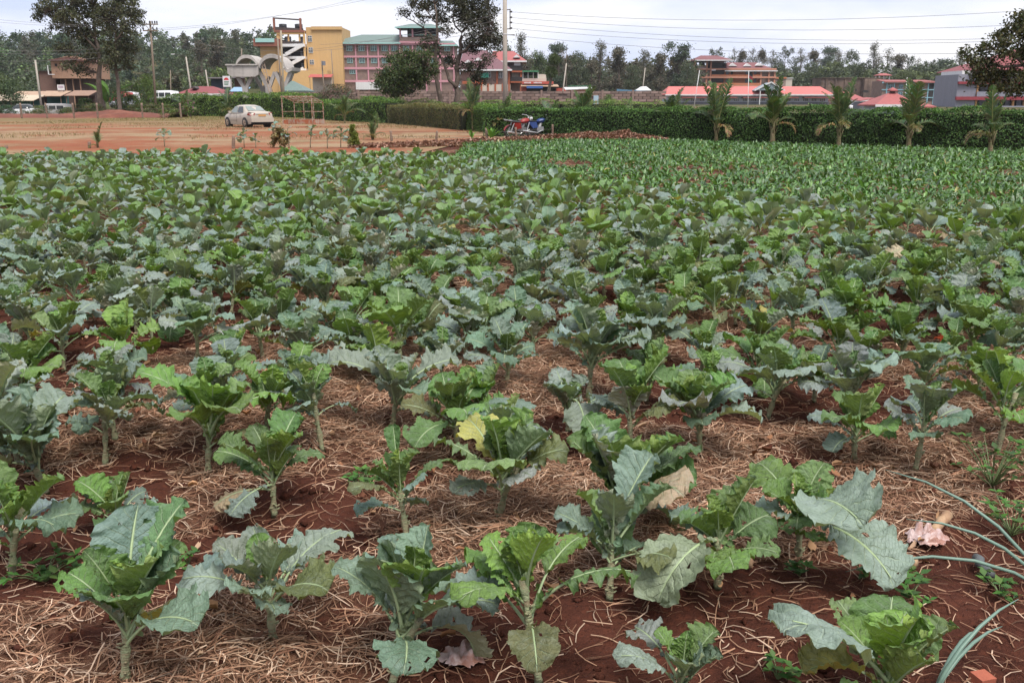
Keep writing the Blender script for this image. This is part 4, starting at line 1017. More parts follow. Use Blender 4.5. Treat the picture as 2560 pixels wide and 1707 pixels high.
def sedan(loc, heading, label):
    o = empty('parked_car', loc, heading, label, 'car')
    secs = []                                           # +y is the nose; y, half width, top z, sill z
    for y, hw, zt, zs in ((-2.16, .70, .80, .42), (-2.13, .78, .92, .32), (-2.02, .82, 1.00, .24), (-1.6, .85, 1.03, .20), (-1.1, .86, .99, .19), (-.4, .86, .93, .19), (.5, .86, .92, .19), (1.0, .855, .94, .19), (1.5, .83, .88, .20), (1.9, .77, .78, .22), (2.10, .66, .66, .28), (2.17, .55, .56, .36)):
        zb = zs + (zt - zs) * .45
        half = [(hw * .93, zs), (hw, zb), (hw * .985, zb + (zt - zb) * .55), (hw * .90, zt - .02), (hw * .72, zt + .015)]
        secs.append([(x, y, z) for x, z in half] + [(0, y, zt + .035)] + [(-x, y, z) for x, z in reversed(half)])
    loft(secs).build('body', PAINT, o, True)
    sec = []
    for y, hw, zt in ((-1.52, .66, 1.00), (-1.30, .63, 1.14), (-.98, .60, 1.31), (-.72, .585, 1.405), (-.3, .585, 1.455), (.15, .58, 1.45), (.45, .575, 1.40), (.80, .60, 1.22), (1.18, .66, .97)):
        half = [(.80 - .0 * abs(y), .90), (hw + (.80 - hw) * .55, .90 + (zt - .90) * .5), (hw + .03, zt - .05), (hw * .8, zt)]
        sec.append([(x, y, z) for x, z in half] + [(0, y, zt + .02)] + [(-x, y, z) for x, z in reversed(half)])
    loft(sec).build('cabin', PAINT, o, True)
    # glazing, laid just proud of the cabin
    gl = MB(); gl.add([(-.60, -1.435, 1.09), (.60, -1.435, 1.09), (.53, -.86, 1.385), (-.53, -.86, 1.385)], [(0, 1, 2, 3)]); gl.build('rear_window', PALEGL, o)
    gl = MB(); gl.add([(.62, 1.12, 1.04), (-.62, 1.12, 1.04), (-.53, .56, 1.385), (.53, .56, 1.385)], [(0, 1, 2, 3)]); gl.build('windscreen', GLASS, o)
    for sd in (-1, 1):
        for y0, y1, t0, t1 in ((-1.05, -.20, -.82, -.20), (-.12, .80, -.12, .40)):
            gl = MB(); a = sd * .795; b_ = sd * .652
            q = [(a, y0, .96), (a, y1, .96), (b_, t1, 1.36), (b_, t0, 1.36)]
            gl.add(q if sd > 0 else q[::-1], [(0, 1, 2, 3)]); gl.build('side_window', GLASS if y0 < -.5 else PALEGL, o)
        mb = MB(); mb.box(sd * .80, sd * .97, .72, .86, .94, 1.06); mb.build('wing_mirror', PAINT, o)
        mb = MB()
        mb.add([(sd * .865, -1.72, .80), (sd * .865, -1.90, .98), (sd * .80, -2.075, .985), (sd * .47, -2.15, .95), (sd * .55, -2.17, .78), (sd * .80, -2.13, .76)], [(0, 1, 2, 3, 4, 5) if sd < 0 else (5, 4, 3, 2, 1, 0)])
        mb.build('tail_lamp', LAMP, o)
        mb = MB(); mb.box(sd * .868, sd * .876, -.16, .86, .44, .455, 0); mb.box(sd * .868, sd * .876, -.165, -.150, .3, .93); mb.build('door_seam', BLACK, o)
        for y in (-.75, .16):
            mb = MB(); mb.box(sd * .862, sd * .89, y - .09, y + .09, .80, .83); mb.build('door_handle', PAINT, o)
        for y in (-1.32, 1.30):
            mb = MB(); mb.tube([(sd * .62, y, .30), (sd * .873, y, .30)], .36, 22); mb.build('wheel_arch', BLACK, o)
            wv = MB(); wv.tube([(sd * .66, y, .30), (sd * .70, y, .30), (sd * .86, y, .30), (sd * .885, y, .30)], [.28, .30, .30, .275], 24); wo = wv.build('wheel', TYRE, o, True)
            rm = MB(); rm.tube([(sd * .875, y, .30), (sd * .892, y, .30)], [.205, .19], 20)
            for k in range(5):
                a = k * 1.2566; rm.bar((sd * .895, y, .30), (sd * .895, y + .19 * math.cos(a), .30 + .19 * math.sin(a)), .05, .02)
            rm.build('rim', RIMM, wo)
    mb = MB(); mb.box(-.80, .80, -2.235, -2.08, .36, .63); mb.box(-.76, .76, -2.20, -2.06, .28, .36, 1); mb.build('rear_bumper', [PAINT, BLACK], o)
    mb = MB(); mb.box(-.26, .26, -2.185, -2.165, .73, .85); mb.build('number_plate', PLATE, o)
    mb = MB(); mb.box(-.46, .46, -2.178, -2.15, .865, .895); mb.build('boot_trim', CHROME, o)
    mb = MB(); mb.box(-.74, .74, -1.9, 1.9, .17, .24); mb.build('underbody', BLACK, o)
    return o
g = ground(668, 320.5)
car = sedan((g.x - 1.7, g.y + 1.6, .03), R(41), 'dusty beige saloon car parked on the dirt yard')

# ================================================================== RUSTY FRAME SHELTER
RUST = mat('rusty_white_iron', (.42, .33, .27), .8, .25, 7, (.22, .085, .04), .42, .58)
BLK = mat('painted_block', (.42, .32, .25), .9, .25, 3, (.36, .11, .05), .40, .55)
def shelter(loc, rz):
    o = empty('rusty_shelter', loc, rz, 'rusty iron shelter frame on a low wall in the dirt yard', 'shelter')
    W, D, Hf, Hb = 2.35, 2.3, 2.05, 1.62; t = .055
    for x in (0, W):
        mb = MB(); mb.bar((x, 0, .0), (x, 0, Hf), t); mb.build('post', RUST, o)
        mb = MB(); mb.bar((x, D, .0), (x, D, Hb), t); mb.build('post', RUST, o)
    for x in (W * .33, W * .67):
        mb = MB(); mb.bar((x, D, .35), (x, D, Hb), t * .85); mb.build('post', RUST, o)
    for y, z, nm in ((0, Hf, 'beam'), (D, Hb, 'beam'), (D, .95, 'rail'), (D, .36, 'rail')):
        mb = MB(); mb.bar((-.03, y - .002, z), (W + .03, y - .002, z), t * .9); mb.build(nm, RUST, o)
    for x in (0, W):
        for z in (.95, .36):
            mb = MB(); mb.bar((x + .004, 0, z), (x + .004, D, z), t * .8); mb.build('rail', RUST, o)
    for k in range(7):
        x = W * k / 6; mb = MB(); mb.bar((x, -.02, Hf + .05), (x, D, Hb + .05), .04); mb.build('rafter', RUST, o)
    for k in range(5):
        f = (k + .5) / 5; mb = MB(); mb.bar((0, D * f, Hf + (Hb - Hf) * f + .075), (W, D * f, Hf + (Hb - Hf) * f + .075), .035); mb.build('purlin', RUST, o)
    mb = MB(); mb.box(-.06, W + .06, D - .08, D + .08, 0, .34); mb.build('back_wall', BLK, o)
    for x in (0, W):
        mb = MB(); mb.box(x - .07, x + .07, .25, D - .082, 0, .33); mb.build('side_wall', BLK, o)
g = ground(708, 313)
shelter((g.x, g.y, .03), R(-10))

# ================================================================== MOTORCYCLES
def motorcycle(loc, heading, paint, label, lean=.12):
    o = empty('motorcycle', loc, heading, label, 'motorcycle', 'motorcycles parked by the hedge'); o.rotation_euler = (0, lean, heading)
    for y, nm in ((-.62, 0), (.66, 1)):
        mb = MB()
        ring = [(0, y + .27 * math.cos(a), .30 + .27 * math.sin(a)) for a in np.linspace(0, 2 * PI, 25)]
        mb.tube(ring, .042, 7, cap=False); wo = mb.build('wheel', TYRE, o, True)
        sp = MB(); sp.tube([(-.07, y, .30), (.07, y, .30)], .05, 10)
        for k in range(12):
            a = k * PI / 6; sp.tube([(0, y, .30), (0, y + .25 * math.cos(a), .30 + .25 * math.sin(a))], .006, 4)
        sp.build('rim', CHROME, wo)
        fd = MB(); aa = np.linspace(.35, 2.5, 8) if nm else np.linspace(.6, 2.9, 8)
        for i in range(7):
            p = [(y + .34 * math.cos(a), .30 + .34 * math.sin(a)) for a in (aa[i], aa[i + 1])]
            fd.add([(-.06, p[0][0], p[0][1]), (.06, p[0][0], p[0][1]), (.06, p[1][0], p[1][1]), (-.06, p[1][0], p[1][1])], [(0, 1, 2, 3)])
        fd.build('mudguard', paint, o)
    tk = []
    for y, hw, z0, z1 in ((-.08, .09, .70, .82), (.05, .13, .68, .90), (.22, .15, .68, .94), (.36, .12, .72, .93), (.42, .06, .76, .88)):
        tk.append([(hw * math.cos(a), y, (z0 + z1) / 2 + (z1 - z0) / 2 * math.sin(a)) for a in np.linspace(0, 2 * PI, 11)])
    loft(tk).build('fuel_tank', paint, o, True)
    st = []
    for y, hw, z0, z1 in ((-.88, .07, .80, .86), (-.75, .12, .76, .87), (-.40, .13, .73, .83), (-.15, .11, .72, .80), (.0, .07, .74, .82)):
        st.append([(hw * math.cos(a), y, (z0 + z1) / 2 + (z1 - z0) / 2 * math.sin(a)) for a in np.linspace(0, 2 * PI, 11)])
    loft(st).build('seat', BLACK, o, True)
    for sd in (-1, 1):
        mb = MB(); mb.add([(sd * .12, -.55, .74), (sd * .13, -.12, .74), (sd * .13, -.05, .48), (sd * .12, -.30, .44)], [(0, 1, 2, 3), (3, 2, 1, 0)]); mb.build('side_panel', paint, o)
        mb = MB(); mb.tube([(sd * .09, .66, .30), (sd * .08, .48, .78), (sd * .08, .42, .98)], [.028, .026, .024], 8); mb.build('fork', CHROME, o, True)
        mb = MB(); mb.tube([(sd * .10, -.62, .32), (sd * .11, -.48, .72)], .028, 7); mb.build('shock', CHROME, o)
        mb = MB(); mb.tube([(sd * .26, .36, 1.06), (sd * .28, .40, 1.22)], .008, 5); mb.tube([(sd * .28, .40, 1.20), (sd * .28, .415, 1.28)], [.035, .05], 8); mb.build('mirror', BLACK, o)
    mb = MB(); mb.tube([(-.38, .26, 1.04), (-.20, .38, 1.05), (0, .41, 1.0), (.20, .38, 1.05), (.38, .26, 1.04)], .015, 6); mb.build('handlebar', CHROME, o)
    mb = MB(); mb.tube([(0, .46, .90), (0, .58, .90)], [.06, .09], 12); mb.build('headlamp', CHROME, o)
    mb = MB(); mb.box(-.12, .12, -.10, .24, .32, .52); mb.tube([(0, .06, .5), (0, .16, .70)], [.10, .08], 8); mb.build('engine', mat('engine_alloy', (.25, .25, .25), .45, .2, 9, metal=.5), o)
    mb = MB(); mb.tube([(0, .42, .92), (0, .30, .45), (0, .0, .30), (0, -.25, .34), (0, -.62, .32)], .024, 7); mb.tube([(0, .36, .80), (0, -.35, .70), (0, -.25, .34)], .02, 7); mb.build('frame', BLACK, o)
    mb = MB(); mb.tube([(.12, .2, .36), (.14, -.1, .24), (.15, -.45, .28), (.15, -.85, .34)], [.02, .022, .04, .045], 8); mb.build('exhaust', CHROME, o)
    mb = MB()
    for sd in (-1, 1): mb.tube([(sd * .10, -.45, .78), (sd * .11, -.95, .88)], .012, 5)
    for y in (-.6, -.75, -.93): mb.tube([(-.11, y, .85), (.11, y, .85)], .012, 5)
    mb.build('rack', CHROME, o)
    return o
RED = mat('bike_red', (.25, .025, .02), .4, .1, 4); BLU = mat('bike_blue', (.02, .045, .16), .4, .1, 4)
g = ground(1300, 346); motorcycle((g.x, g.y, .0), R(-55), RED, 'red motorcycle with chrome rack half hidden by the leaf heap', .15)
g = ground(1343, 345); motorcycle((g.x + .05, g.y - .3, .0), R(-68), BLU, 'blue motorcycle parked right of the red one', -.12)

# ================================================================== SMALL THINGS in the field
TARP = mat('clear_plastic', (.48, .36, .34), .35, .2, 20, (.30, .15, .11), .45, .6)
def scrap(name, label, cat, px, py, size, m, seed, flat=.25, grid=17):
    g = ground(px, py); r = np.random.default_rng(seed)
    u, v = np.meshgrid(np.linspace(-1, 1, grid), np.linspace(-1, 1, grid), indexing='ij')
    rad = size * (.7 + .6 * fbm(u * 1.5 + seed, v * 1.5, seed + 2, 2)); x = u * rad + r.normal(0, size * .03, u.shape); y = v * rad * .7
    keep = u ** 2 + v ** 2
    z = .004 + flat * size * np.abs(fbm(u * 3.2 + seed, v * 3.2, seed, 4) - .5) * 2.6 * (1.3 - keep).clip(0, 2) + r.uniform(0, size * .06, u.shape)
    ix = np.arange(grid * grid).reshape(grid, grid); F = np.stack([ix[:-1, :-1], ix[1:, :-1], ix[1:, 1:], ix[:-1, 1:]], -1).reshape(-1, 4)
    cc = keep.ravel()[F].mean(1); F = F[cc < .7 + .5 * fbm(u * 2 + 9, v * 2, seed, 3).ravel()[F].mean(1)]
    return tag(link(name, mesh(name, np.stack([x, y, z], -1).reshape(-1, 3), F, m, smooth=True), None, (g.x, g.y, float(soilz(g.x, g.y)) + .01)), label, cat)
scrap('plastic_bag', 'crumpled pale pink plastic bag on the straw at right', 'plastic bag', 2312, 1345, .085, TARP, 3, .9)
scrap('plastic_scrap', 'bright orange plastic scrap lying among the kale at right', 'plastic', 2370, 862, .10, mat('orange_plastic', (.65, .10, .03), .4, .15, 15), 5, .6)
scrap('plastic_scrap', 'small blue plastic scrap on the mulch at left', 'plastic', 196, 1268, .022, mat('blue_plastic', (.02, .03, .20), .4, .15, 30), 6, .8, 5)
scrap('plastic_scrap', 'small dark green plastic scrap near the left edge', 'plastic', 84, 1182, .04, mat('green_plastic', (.01, .09, .05), .4, .15, 30), 7, .8, 6)
scrap('plastic_bag', 'crumpled whitish plastic bag under the bright centre kale', 'plastic bag', 1155, 1640, .07, TARP, 8, .9)
def stick(name, label, cat, a, b, rad, m, seed, zz=.02):
    p = ground(*a); q = ground(*b); r = random.Random(seed); mb = MB()
    pts = [p.lerp(q, k / 5) + Vector((r.uniform(-.008, .008), r.uniform(-.008, .008), zz + float(soilz(p.x, p.y)) + r.uniform(0, .01))) for k in range(6)]
    mb.tube(pts, [rad * r.uniform(.85, 1.12) for k in range(6)], 8)
    return tag(mb.build(name, m, None, True), label, cat)
CANE = mat('dry_cane', (.40, .26, .15), .7, .25, 30, (.26, .14, .08), .45, .65)
stick('dry_stalk', 'thick jointed dry stalk lying on the bare soil at right', 'stalk', (2205, 1385), (2288, 1415), .016, CANE, 1)
stick('dry_stalk', 'long dry cane lying right of the tall stemmed kale', 'stalk', (2225, 1050), (2388, 1125), .012, CANE, 2)
stick('dry_stalk', 'short dry cane standing out of the mulch near the white bag', 'stalk', (1862, 1360), (1878, 1420), .009, CANE, 3, .03)
stick('dry_stalk', 'dry stalk beside the pale pink plastic bag', 'stalk', (2335, 1330), (2365, 1295), .02, CANE, 4, .03)
stick('grey_pipe', 'grey plastic pipe end on the bare soil near the right edge', 'pipe', (2437, 1400), (2476, 1440), .016, mat('pipe_grey', (.10, .11, .11), .6, .15, 10), 5, .025)
mb = MB(); mb.box(-.028, .03, -.02, .024, 0, .03); g = ground(2455, 1690)
b_ = mb.build('brick_piece', mat('brick_red', (.32, .09, .05), .9, .2, 20), None, loc=(g.x, g.y, float(soilz(g.x, g.y))), rot=(.1, .1, .4)); tag(b_, 'broken piece of red brick in the lower right corner', 'brick')
# onions: long hollow leaves
ONION = mat('onion_leaf', (.14, .22, .17), .45, .15, 12)
def onion(px, py, n, L_, label, seed, lean=None, group=None):
    g = ground(px, py); r = random.Random(seed); o = empty('onion_plant', (g.x, g.y, float(soilz(g.x, g.y))), 0, label, 'onion', group)
    for k in range(n):
        a = r.uniform(0, 6.28) if lean is None else lean + r.uniform(-.3, .3); l = L_ * r.uniform(.7, 1.1); e = R(r.uniform(32, 70) if lean is not None else r.uniform(55, 86))
        mb = MB(); pts = []
        for q in (0, .2, .4, .6, .8, 1):
            ee = e - .55 * q; pts.append((math.cos(a) * math.cos(ee) * l * q, math.sin(a) * math.cos(ee) * l * q, math.sin(ee) * l * q))
        mb.tube(pts, [.005, .0062, .0062, .0055, .004, .001], 7); mb.build('leaf', ONION, o, True)
onion(2330, 1735, 3, .40, 'onion with long leaves leaning right in the lower right corner', 1, .75)
onion(2620, 1470, 3, .62, 'onion leaves reaching in from the right edge', 2, 2.75)
r_ = random.Random(8)
ox_ = sorted((r_.uniform(0, 230) for _ in range(16)), reverse=True)
for k in range(16):
    onion(2405 + ox_[k], 640 + r_.uniform(-18, 50), 8, .36, f'blue green onion clump at the right edge, {nth(k + 1)} counted from the edge inward', 20 + k, None, 'onions at the right edge')
# low broadleaf weeds
WG = [(.07, .16, .03), (.09, .19, .04), (.055, .12, .03)]
def weed(px, py, n, size, label, seed, h=.10):
    g = ground(px, py); rng = np.random.default_rng(seed); r = random.Random(seed)
    o = empty('weed', (g.x, g.y, float(soilz(g.x, g.y))), 0, label, 'weed', 'low green weeds on the bare soil')
    st = MB(); V = []; F = []; cols = []
    for k in range(n):
        a = r.uniform(0, 6.28); d = size * r.uniform(.2, 1); z = h * r.uniform(.3, 1); tip = Vector((d * math.cos(a), d * math.sin(a), z))
        st.tube([(0, 0, 0), tuple(tip * .5 + Vector((0, 0, .01))), tuple(tip)], [.0025, .002, .001], 4)
        for j in range(4):
            az = a + r.uniform(-1.6, 1.6) + j * 1.57; l = r.uniform(.022, .045); wd = l * .33; el = r.uniform(-.2, .6)
            d0 = Vector((math.cos(az) * math.cos(el), math.sin(az) * math.cos(el), math.sin(el))); s0 = Vector((-math.sin(az), math.cos(az), 0)); up = Vector((0, 0, .3 * wd)); b = len(V)
            V += [tip, tip + d0 * l * .35 + s0 * wd + up, tip + d0 * l, tip + d0 * l * .35 - s0 * wd + up, tip + d0 * l * .4]
            F += [(b, b + 4, b + 1), (b + 1, b + 4, b + 2), (b + 2, b + 4, b + 3), (b + 3, b + 4, b)]
            cols += [[q * r.uniform(.8, 1.2) for q in r.choice(WG)]] * 5
    st.build('stems', mat('weed_stem', (.12, .16, .06), .6, .2, 20), o)
    link('foliage', mesh('foliage', np.array([tuple(v) for v in V]), np.array(F), FOL, col=np.array(cols)), o)
for k, q in enumerate([(2480, 1215, 34, .20, 'leafy green weed clump near the right edge', .22), (2530, 1330, 22, .14, 'weed clump right of the pale pink plastic bag', .14), (2275, 1500, 9, .07, 'small weed right of the hanging grey leaf', .06),
    (2270, 1445, 6, .05, 'tiny seedlings on bare soil below the dry stalk', .03), (2500, 1490, 12, .09, 'weed beside the grey pipe end', .07), (2000, 1425, 8, .06, 'small weed at the foot of the kale with the hanging leaf', .06),
    (905, 1215, 16, .10, 'dark leafy weed left of the narrow young kale', .07), (110, 1440, 18, .12, 'light green weed between the left edge kales', .08), (470, 1395, 6, .05, 'tiny weed beside the big corner kale', .04),
    (2160, 1440, 7, .06, 'weed sprout left of the dry stalk', .07), (1945, 1680, 8, .06, 'small weed at the bottom edge right of centre', .06), (1470, 1110, 8, .06, 'weed under the tall broad kale', .05)]):
    weed(*q[:5], 70 + k, q[5])
# ================================================================== TREES
BARK = mat('bark', (.115, .085, .065), .9, .35, 3, (.18, .145, .115), .5, .7, .8, 14)
def cluster_crown(clumps, leaf, per, pal, seed, spread=.34, aspect=.45, squash=.75):
    """clumps: (centre, rx, rz, count) -> leaf mesh arrays and the cluster centres"""
    rng = np.random.default_rng(seed); cs = []
    for c, rx, rz, k in clumps:
        d = rng.normal(0, 1, (k, 3)); d /= np.linalg.norm(d, axis=1)[:, None]; d *= rng.uniform(.25, 1, (k, 1)) ** .5
        cs.append(np.array(c) + d * np.array([rx, rx, rz]))
    cs = np.concatenate(cs); n = len(cs) * per; kk = np.repeat(np.arange(len(cs)), per)
    P = cs[kk] + rng.normal(0, 1, (n, 3)) * np.array([spread, spread, spread * squash]) * rng.uniform(.6, 1.3, (len(cs), 1))[kk]
    V, F = leafquads(P, (P - cs[kk]) + np.array([0, 0, .35 * spread]), rng.uniform(.6, 1.35, n) * leaf, aspect, rng)
    cl = pick(rng, pal, n, .18) * (1 + rng.normal(0, .2, len(cs)))[kk][:, None].clip(.55, 1.6)
    return V, F, np.repeat(cl, 4, 0), cs
def big_tree(label, base, limbs, clumps, leaf, per, pal, seed, spread, name='broadleaf_tree', group=None, twig=.022, **k):
    o = empty(name, base, 0, label, 'tree', group); b0 = Vector(base)
    V, F, cl, cs = cluster_crown(clumps, leaf, per, pal, seed, spread, **k)
    V = V - np.array(base); cs = cs - np.array(base)
    link('crown', mesh('crown', V, F, FOL, col=cl), o)
    mb = MB(); lp = []
    for pts, r0, r1 in limbs:
        pts = [Vector(p) - b0 for p in pts]; fine = []
        for i in range(len(pts) - 1):
            for q in (0, .5): fine.append(pts[i].lerp(pts[i + 1], q))
        fine.append(pts[-1]); r = random.Random(seed + len(lp)); m_ = len(fine)
        fine = [p + (Vector((r.uniform(-1, 1), r.uniform(-1, 1), 0)) * r0 * .35 if 0 < i < m_ - 1 else Vector()) for i, p in enumerate(fine)]
        mb.tube(fine, [r0 + (r1 - r0) * i / (m_ - 1) for i in range(m_)], 9); lp += fine[m_ // 3:]
    LP = np.array([tuple(p) for p in lp]); r = random.Random(seed)
    for c in cs:
        d = np.linalg.norm(LP - c, axis=1) + np.maximum(0, LP[:, 2] - c[2]) * .8; j = int(d.argmin()); a = Vector(LP[j]); c = Vector(c)
        md = a.lerp(c, .5) + Vector((r.uniform(-1, 1), r.uniform(-1, 1), r.uniform(-.6, .8))) * (c - a).length * .14
        q = min(1.8, .5 + (c - a).length * .35)
        mb.tube([a, md, c], [twig * 1.8 * q, twig * q, twig * .35], 5)
    mb.build('trunk', BARK, o, True); return o
def clump_px(lst, ox, oy, k, D, dens=1., depth=1.0, seed=0):
    r = random.Random(seed); s = S(D); out_ = []
    for zx, zy, rx, rz in lst:
        p = at(ox + zx / k, oy + zy / k, D); rxm = rx / k * s; rzm = rz / k * s
        out_.append(((p.x, D + r.uniform(-1, 1) * depth, p.z), rxm, rzm, max(3, int(dens * rxm * rzm))))
    return out_
def limb_px(lst, ox, oy, k, D, r0, r1, dy=0):
    n = len(lst); return ([tuple(at(ox + x / k, oy + y / k, D) + Vector((0, dy * i / (n - 1), 0))) for i, (x, y) in enumerate(lst)], r0, r1)
DARK = [(.050, .052, .032), (.064, .060, .038), (.042, .048, .028), (.078, .070, .043), (.058, .070, .034)]
D0 = 95.
cl = [(1000, 40, 120, 60), (890, 130, 60, 45), (1050, 190, 80, 45), (1150, 40, 110, 80), (1270, 160, 90, 90), (1330, 330, 60, 45), (1400, 60, 120, 100), (1550, 60, 140, 120), (1600, 230, 160, 110), (1720, 120, 100, 120), (1760, 270, 80, 90), (1650, 400, 140, 100), (1550, 500, 110, 70), (1740, 430, 110, 80), (1830, 420, 60, 90), (1130, 450, 110, 60), (1220, 520, 90, 45), (1340, 620, 80, 60), (1600, 720, 90, 90), (1620, 820, 80, 60), (1490, 700, 60, 50), (1740, 610, 60, 60), (1100, -80, 140, 70), (1350, -110, 170, 90), (1600, -90, 160, 90), (1480, 180, 90, 70)]
big_tree('tall dark spreading tree with two trunks in the middle before the pink building', (at(1122, HZ, D0).x, D0, 0),
    [limb_px(q, 800, 0, 4.127, D0, a, b, dy) for q, a, b, dy in [
        ([(1245, 1110), (1238, 1040), (1215, 900), (1210, 720), (1190, 560), (1215, 430), (1205, 250), (1195, 60)], .27, .07, -1), ([(1215, 430), (1060, 285), (960, 215), (880, 180)], .09, .03, 1), ([(1205, 250), (1110, 120), (1000, 50)], .07, .025, -1), ([(1205, 250), (1290, 140), (1350, 30)], .07, .02, .5),
        ([(1420, 1110), (1420, 1040), (1410, 900), (1420, 700), (1440, 560), (1440, 420), (1455, 330), (1520, 250), (1570, 90)], .34, .06, 1), ([(1410, 900), (1330, 830), (1300, 740), (1240, 580), (1200, 520)], .2, .07, .5), ([(1440, 560), (1510, 510), (1600, 420), (1700, 350), (1780, 280)], .13, .03, -1), ([(1455, 330), (1400, 280), (1370, 180), (1400, 60)], .09, .03, -.6), ([(1420, 700), (1520, 690), (1610, 740)], .08, .03, .5), ([(1570, 240), (1680, 170), (1730, 90)], .07, .03, .8)]],
    clump_px(cl, 800, 0, 4.127, D0, 30, 1.2, 3), .23, 30, DARK, 17, .27)
D0 = 115.
cl = [(420, 80, 100, 60), (370, 150, 50, 50), (520, 120, 120, 70), (600, 250, 110, 60), (480, 270, 40, 25), (700, 60, 140, 70), (720, 200, 140, 80), (760, 330, 130, 60), (900, 100, 150, 100), (900, 280, 110, 80), (860, 420, 100, 50), (680, 480, 90, 60), (900, 540, 110, 60), (700, 640, 60, 50), (800, 690, 80, 60), (700, -40, 150, 60), (950, -60, 120, 80), (560, 40, 100, 50)]
TW = [(.056, .062, .030), (.072, .072, .036), (.046, .056, .026), (.09, .078, .042), (.11, .12, .055)]
big_tree('tall dark tree with a crown reaching far left, left one of the twin trees', (at(249, HZ, D0).x, D0, 0),
    [limb_px(q, 0, 0, 3.92, D0, a, b, dy) for q, a, b, dy in [([(980, 1080), (975, 1000), (965, 800), (980, 640), (960, 500), (925, 380), (900, 250), (890, 80)], .38, .08, .5), ([(960, 500), (820, 350), (650, 220), (480, 120)], .14, .03, -.5), ([(925, 380), (800, 200), (720, 60)], .11, .03, 1), ([(980, 640), (860, 560), (740, 500)], .09, .03, -1)]],
    clump_px(cl, 0, 0, 3.92, D0, 22, 1.4, 5), .29, 30, TW, 23, .32)
cl = [(1080, 80, 120, 110), (1100, 280, 130, 90), (1260, 60, 120, 80), (1290, 200, 120, 80), (1310, 320, 80, 50), (1220, 420, 90, 60), (1310, 480, 80, 40), (1070, 470, 110, 70), (1180, 560, 110, 60), (1280, 650, 70, 35), (1060, 640, 80, 50), (1200, -60, 130, 70), (1350, 130, 50, 50), (1010, 180, 90, 80)]
big_tree('tall dark slim trunked tree beside the crossarm pole, right one of the twin trees', (at(297, HZ, D0 - 3).x, D0 - 3, 0),
    [limb_px(q, 0, 0, 3.92, D0 - 3, a, b, dy) for q, a, b, dy in [([(1175, 1130), (1168, 1060), (1150, 800), (1125, 600), (1120, 420), (1110, 200), (1120, 20)], .27, .07, .5), ([(1120, 420), (1220, 300), (1300, 180)], .10, .03, -.5), ([(1125, 600), (1230, 500), (1310, 470)], .08, .03, 1)]],
    clump_px(cl, 0, 0, 3.92, D0 - 3, 22, 1.2, 6), .29, 30, TW, 29, .32)
D0 = 88.
cl = [(900, 575, 120, 55), (760, 640, 120, 70), (1060, 600, 110, 70), (1110, 700, 100, 80), (920, 720, 170, 90), (700, 760, 110, 70), (620, 850, 80, 60), (780, 880, 150, 80), (960, 850, 140, 80), (1060, 790, 100, 70), (740, 965, 90, 40), (880, 940, 100, 45), (850, 780, 170, 90)]
big_tree('rounded dense mid green tree left of the tall dark tree', (at(988, HZ, D0).x, D0, 0),
    [limb_px(q, 800, 0, 4.127, D0, a, b, dy) for q, a, b, dy in [([(772, 1110), (778, 1040), (795, 960), (850, 840), (900, 700), (900, 600)], .17, .04, 0), ([(795, 960), (720, 880), (660, 820)], .08, .03, .4), ([(850, 840), (980, 760), (1080, 680)], .08, .03, -.4)]],
    clump_px(cl, 800, 0, 4.127, D0, 44, 1.0, 8), .21, 32, [(.05, .082, .028), (.065, .10, .032), (.042, .066, .024), (.10, .135, .042), (.075, .088, .034)], 37, .26)
D0 = 45.
cl = [(1850, 110, 80, 70), (1770, 185, 70, 50), (1860, 250, 80, 50), (1700, 280, 100, 50), (1620, 350, 110, 50), (1500, 420, 120, 42), (1340, 445, 60, 32), (1275, 540, 40, 42), (1380, 550, 90, 50), (1500, 560, 110, 60), (1650, 470, 110, 50), (1420, 650, 110, 50), (1560, 700, 140, 60), (1440, 760, 70, 40), (1700, 720, 130, 70), (1850, 760, 90, 80), (1610, 820, 90, 45), (1750, 860, 100, 45), (1850, 480, 60, 50), (1810, 640, 80, 50), (1990, 200, 140, 140), (2000, 450, 140, 120), (2010, 720, 140, 120), (2120, 350, 140, 200)]
big_tree('brown green broadleaf tree leaning in at the right edge', (at(2690, HZ, D0).x, D0, 0),
    [limb_px(q, 2100, 20, 4.126, D0, a, b, dy) for q, a, b, dy in [([(2440, 1330), (2430, 1180), (2380, 900), (2250, 650), (2100, 450), (2000, 300), (1900, 120)], .26, .06, 0), ([(2250, 650), (2050, 560), (1900, 590), (1700, 610), (1560, 570), (1420, 560)], .11, .025, .3), ([(1900, 590), (1780, 480), (1640, 400), (1480, 430)], .07, .02, -.3), ([(2050, 700), (1900, 740), (1720, 740), (1560, 720)], .07, .02, .2), ([(2100, 450), (1950, 300), (1780, 220)], .07, .02, .4)]],
    clump_px(cl, 2100, 20, 4.126, D0, 125, .7, 9), .165, 22, [(.060, .062, .022), (.078, .070, .028), (.045, .052, .02), (.10, .085, .035), (.055, .075, .025)], 43, .17, aspect=.5, twig=.012)
blob_shrub('flowering_shrub', 'round brownish shrub with dusky pink blossom before the pink building', 'shrub', 845, 262, 178, 106, .16, 5200, [(.065, .070, .032), (.085, .075, .04), (.05, .06, .028), (.17, .085, .085), (.10, .085, .05)], 51, Y=101, sub=60)
blob_shrub('leafy_shrub', 'light green leafy shrub left of the crossarm pole', 'shrub', 366, 275, 172, 60, .18, 3200, LG + [(.10, .11, .04)], 52, Y=117, sub=40)
blob_shrub('young_tree', 'bright green young tree behind the hedge right of the concrete pole', 'tree', 1521, 268, 207, 44, .13, 2200, [(.085, .16, .035), (.11, .19, .045), (.065, .12, .03)], 53, Y=96, sub=34)
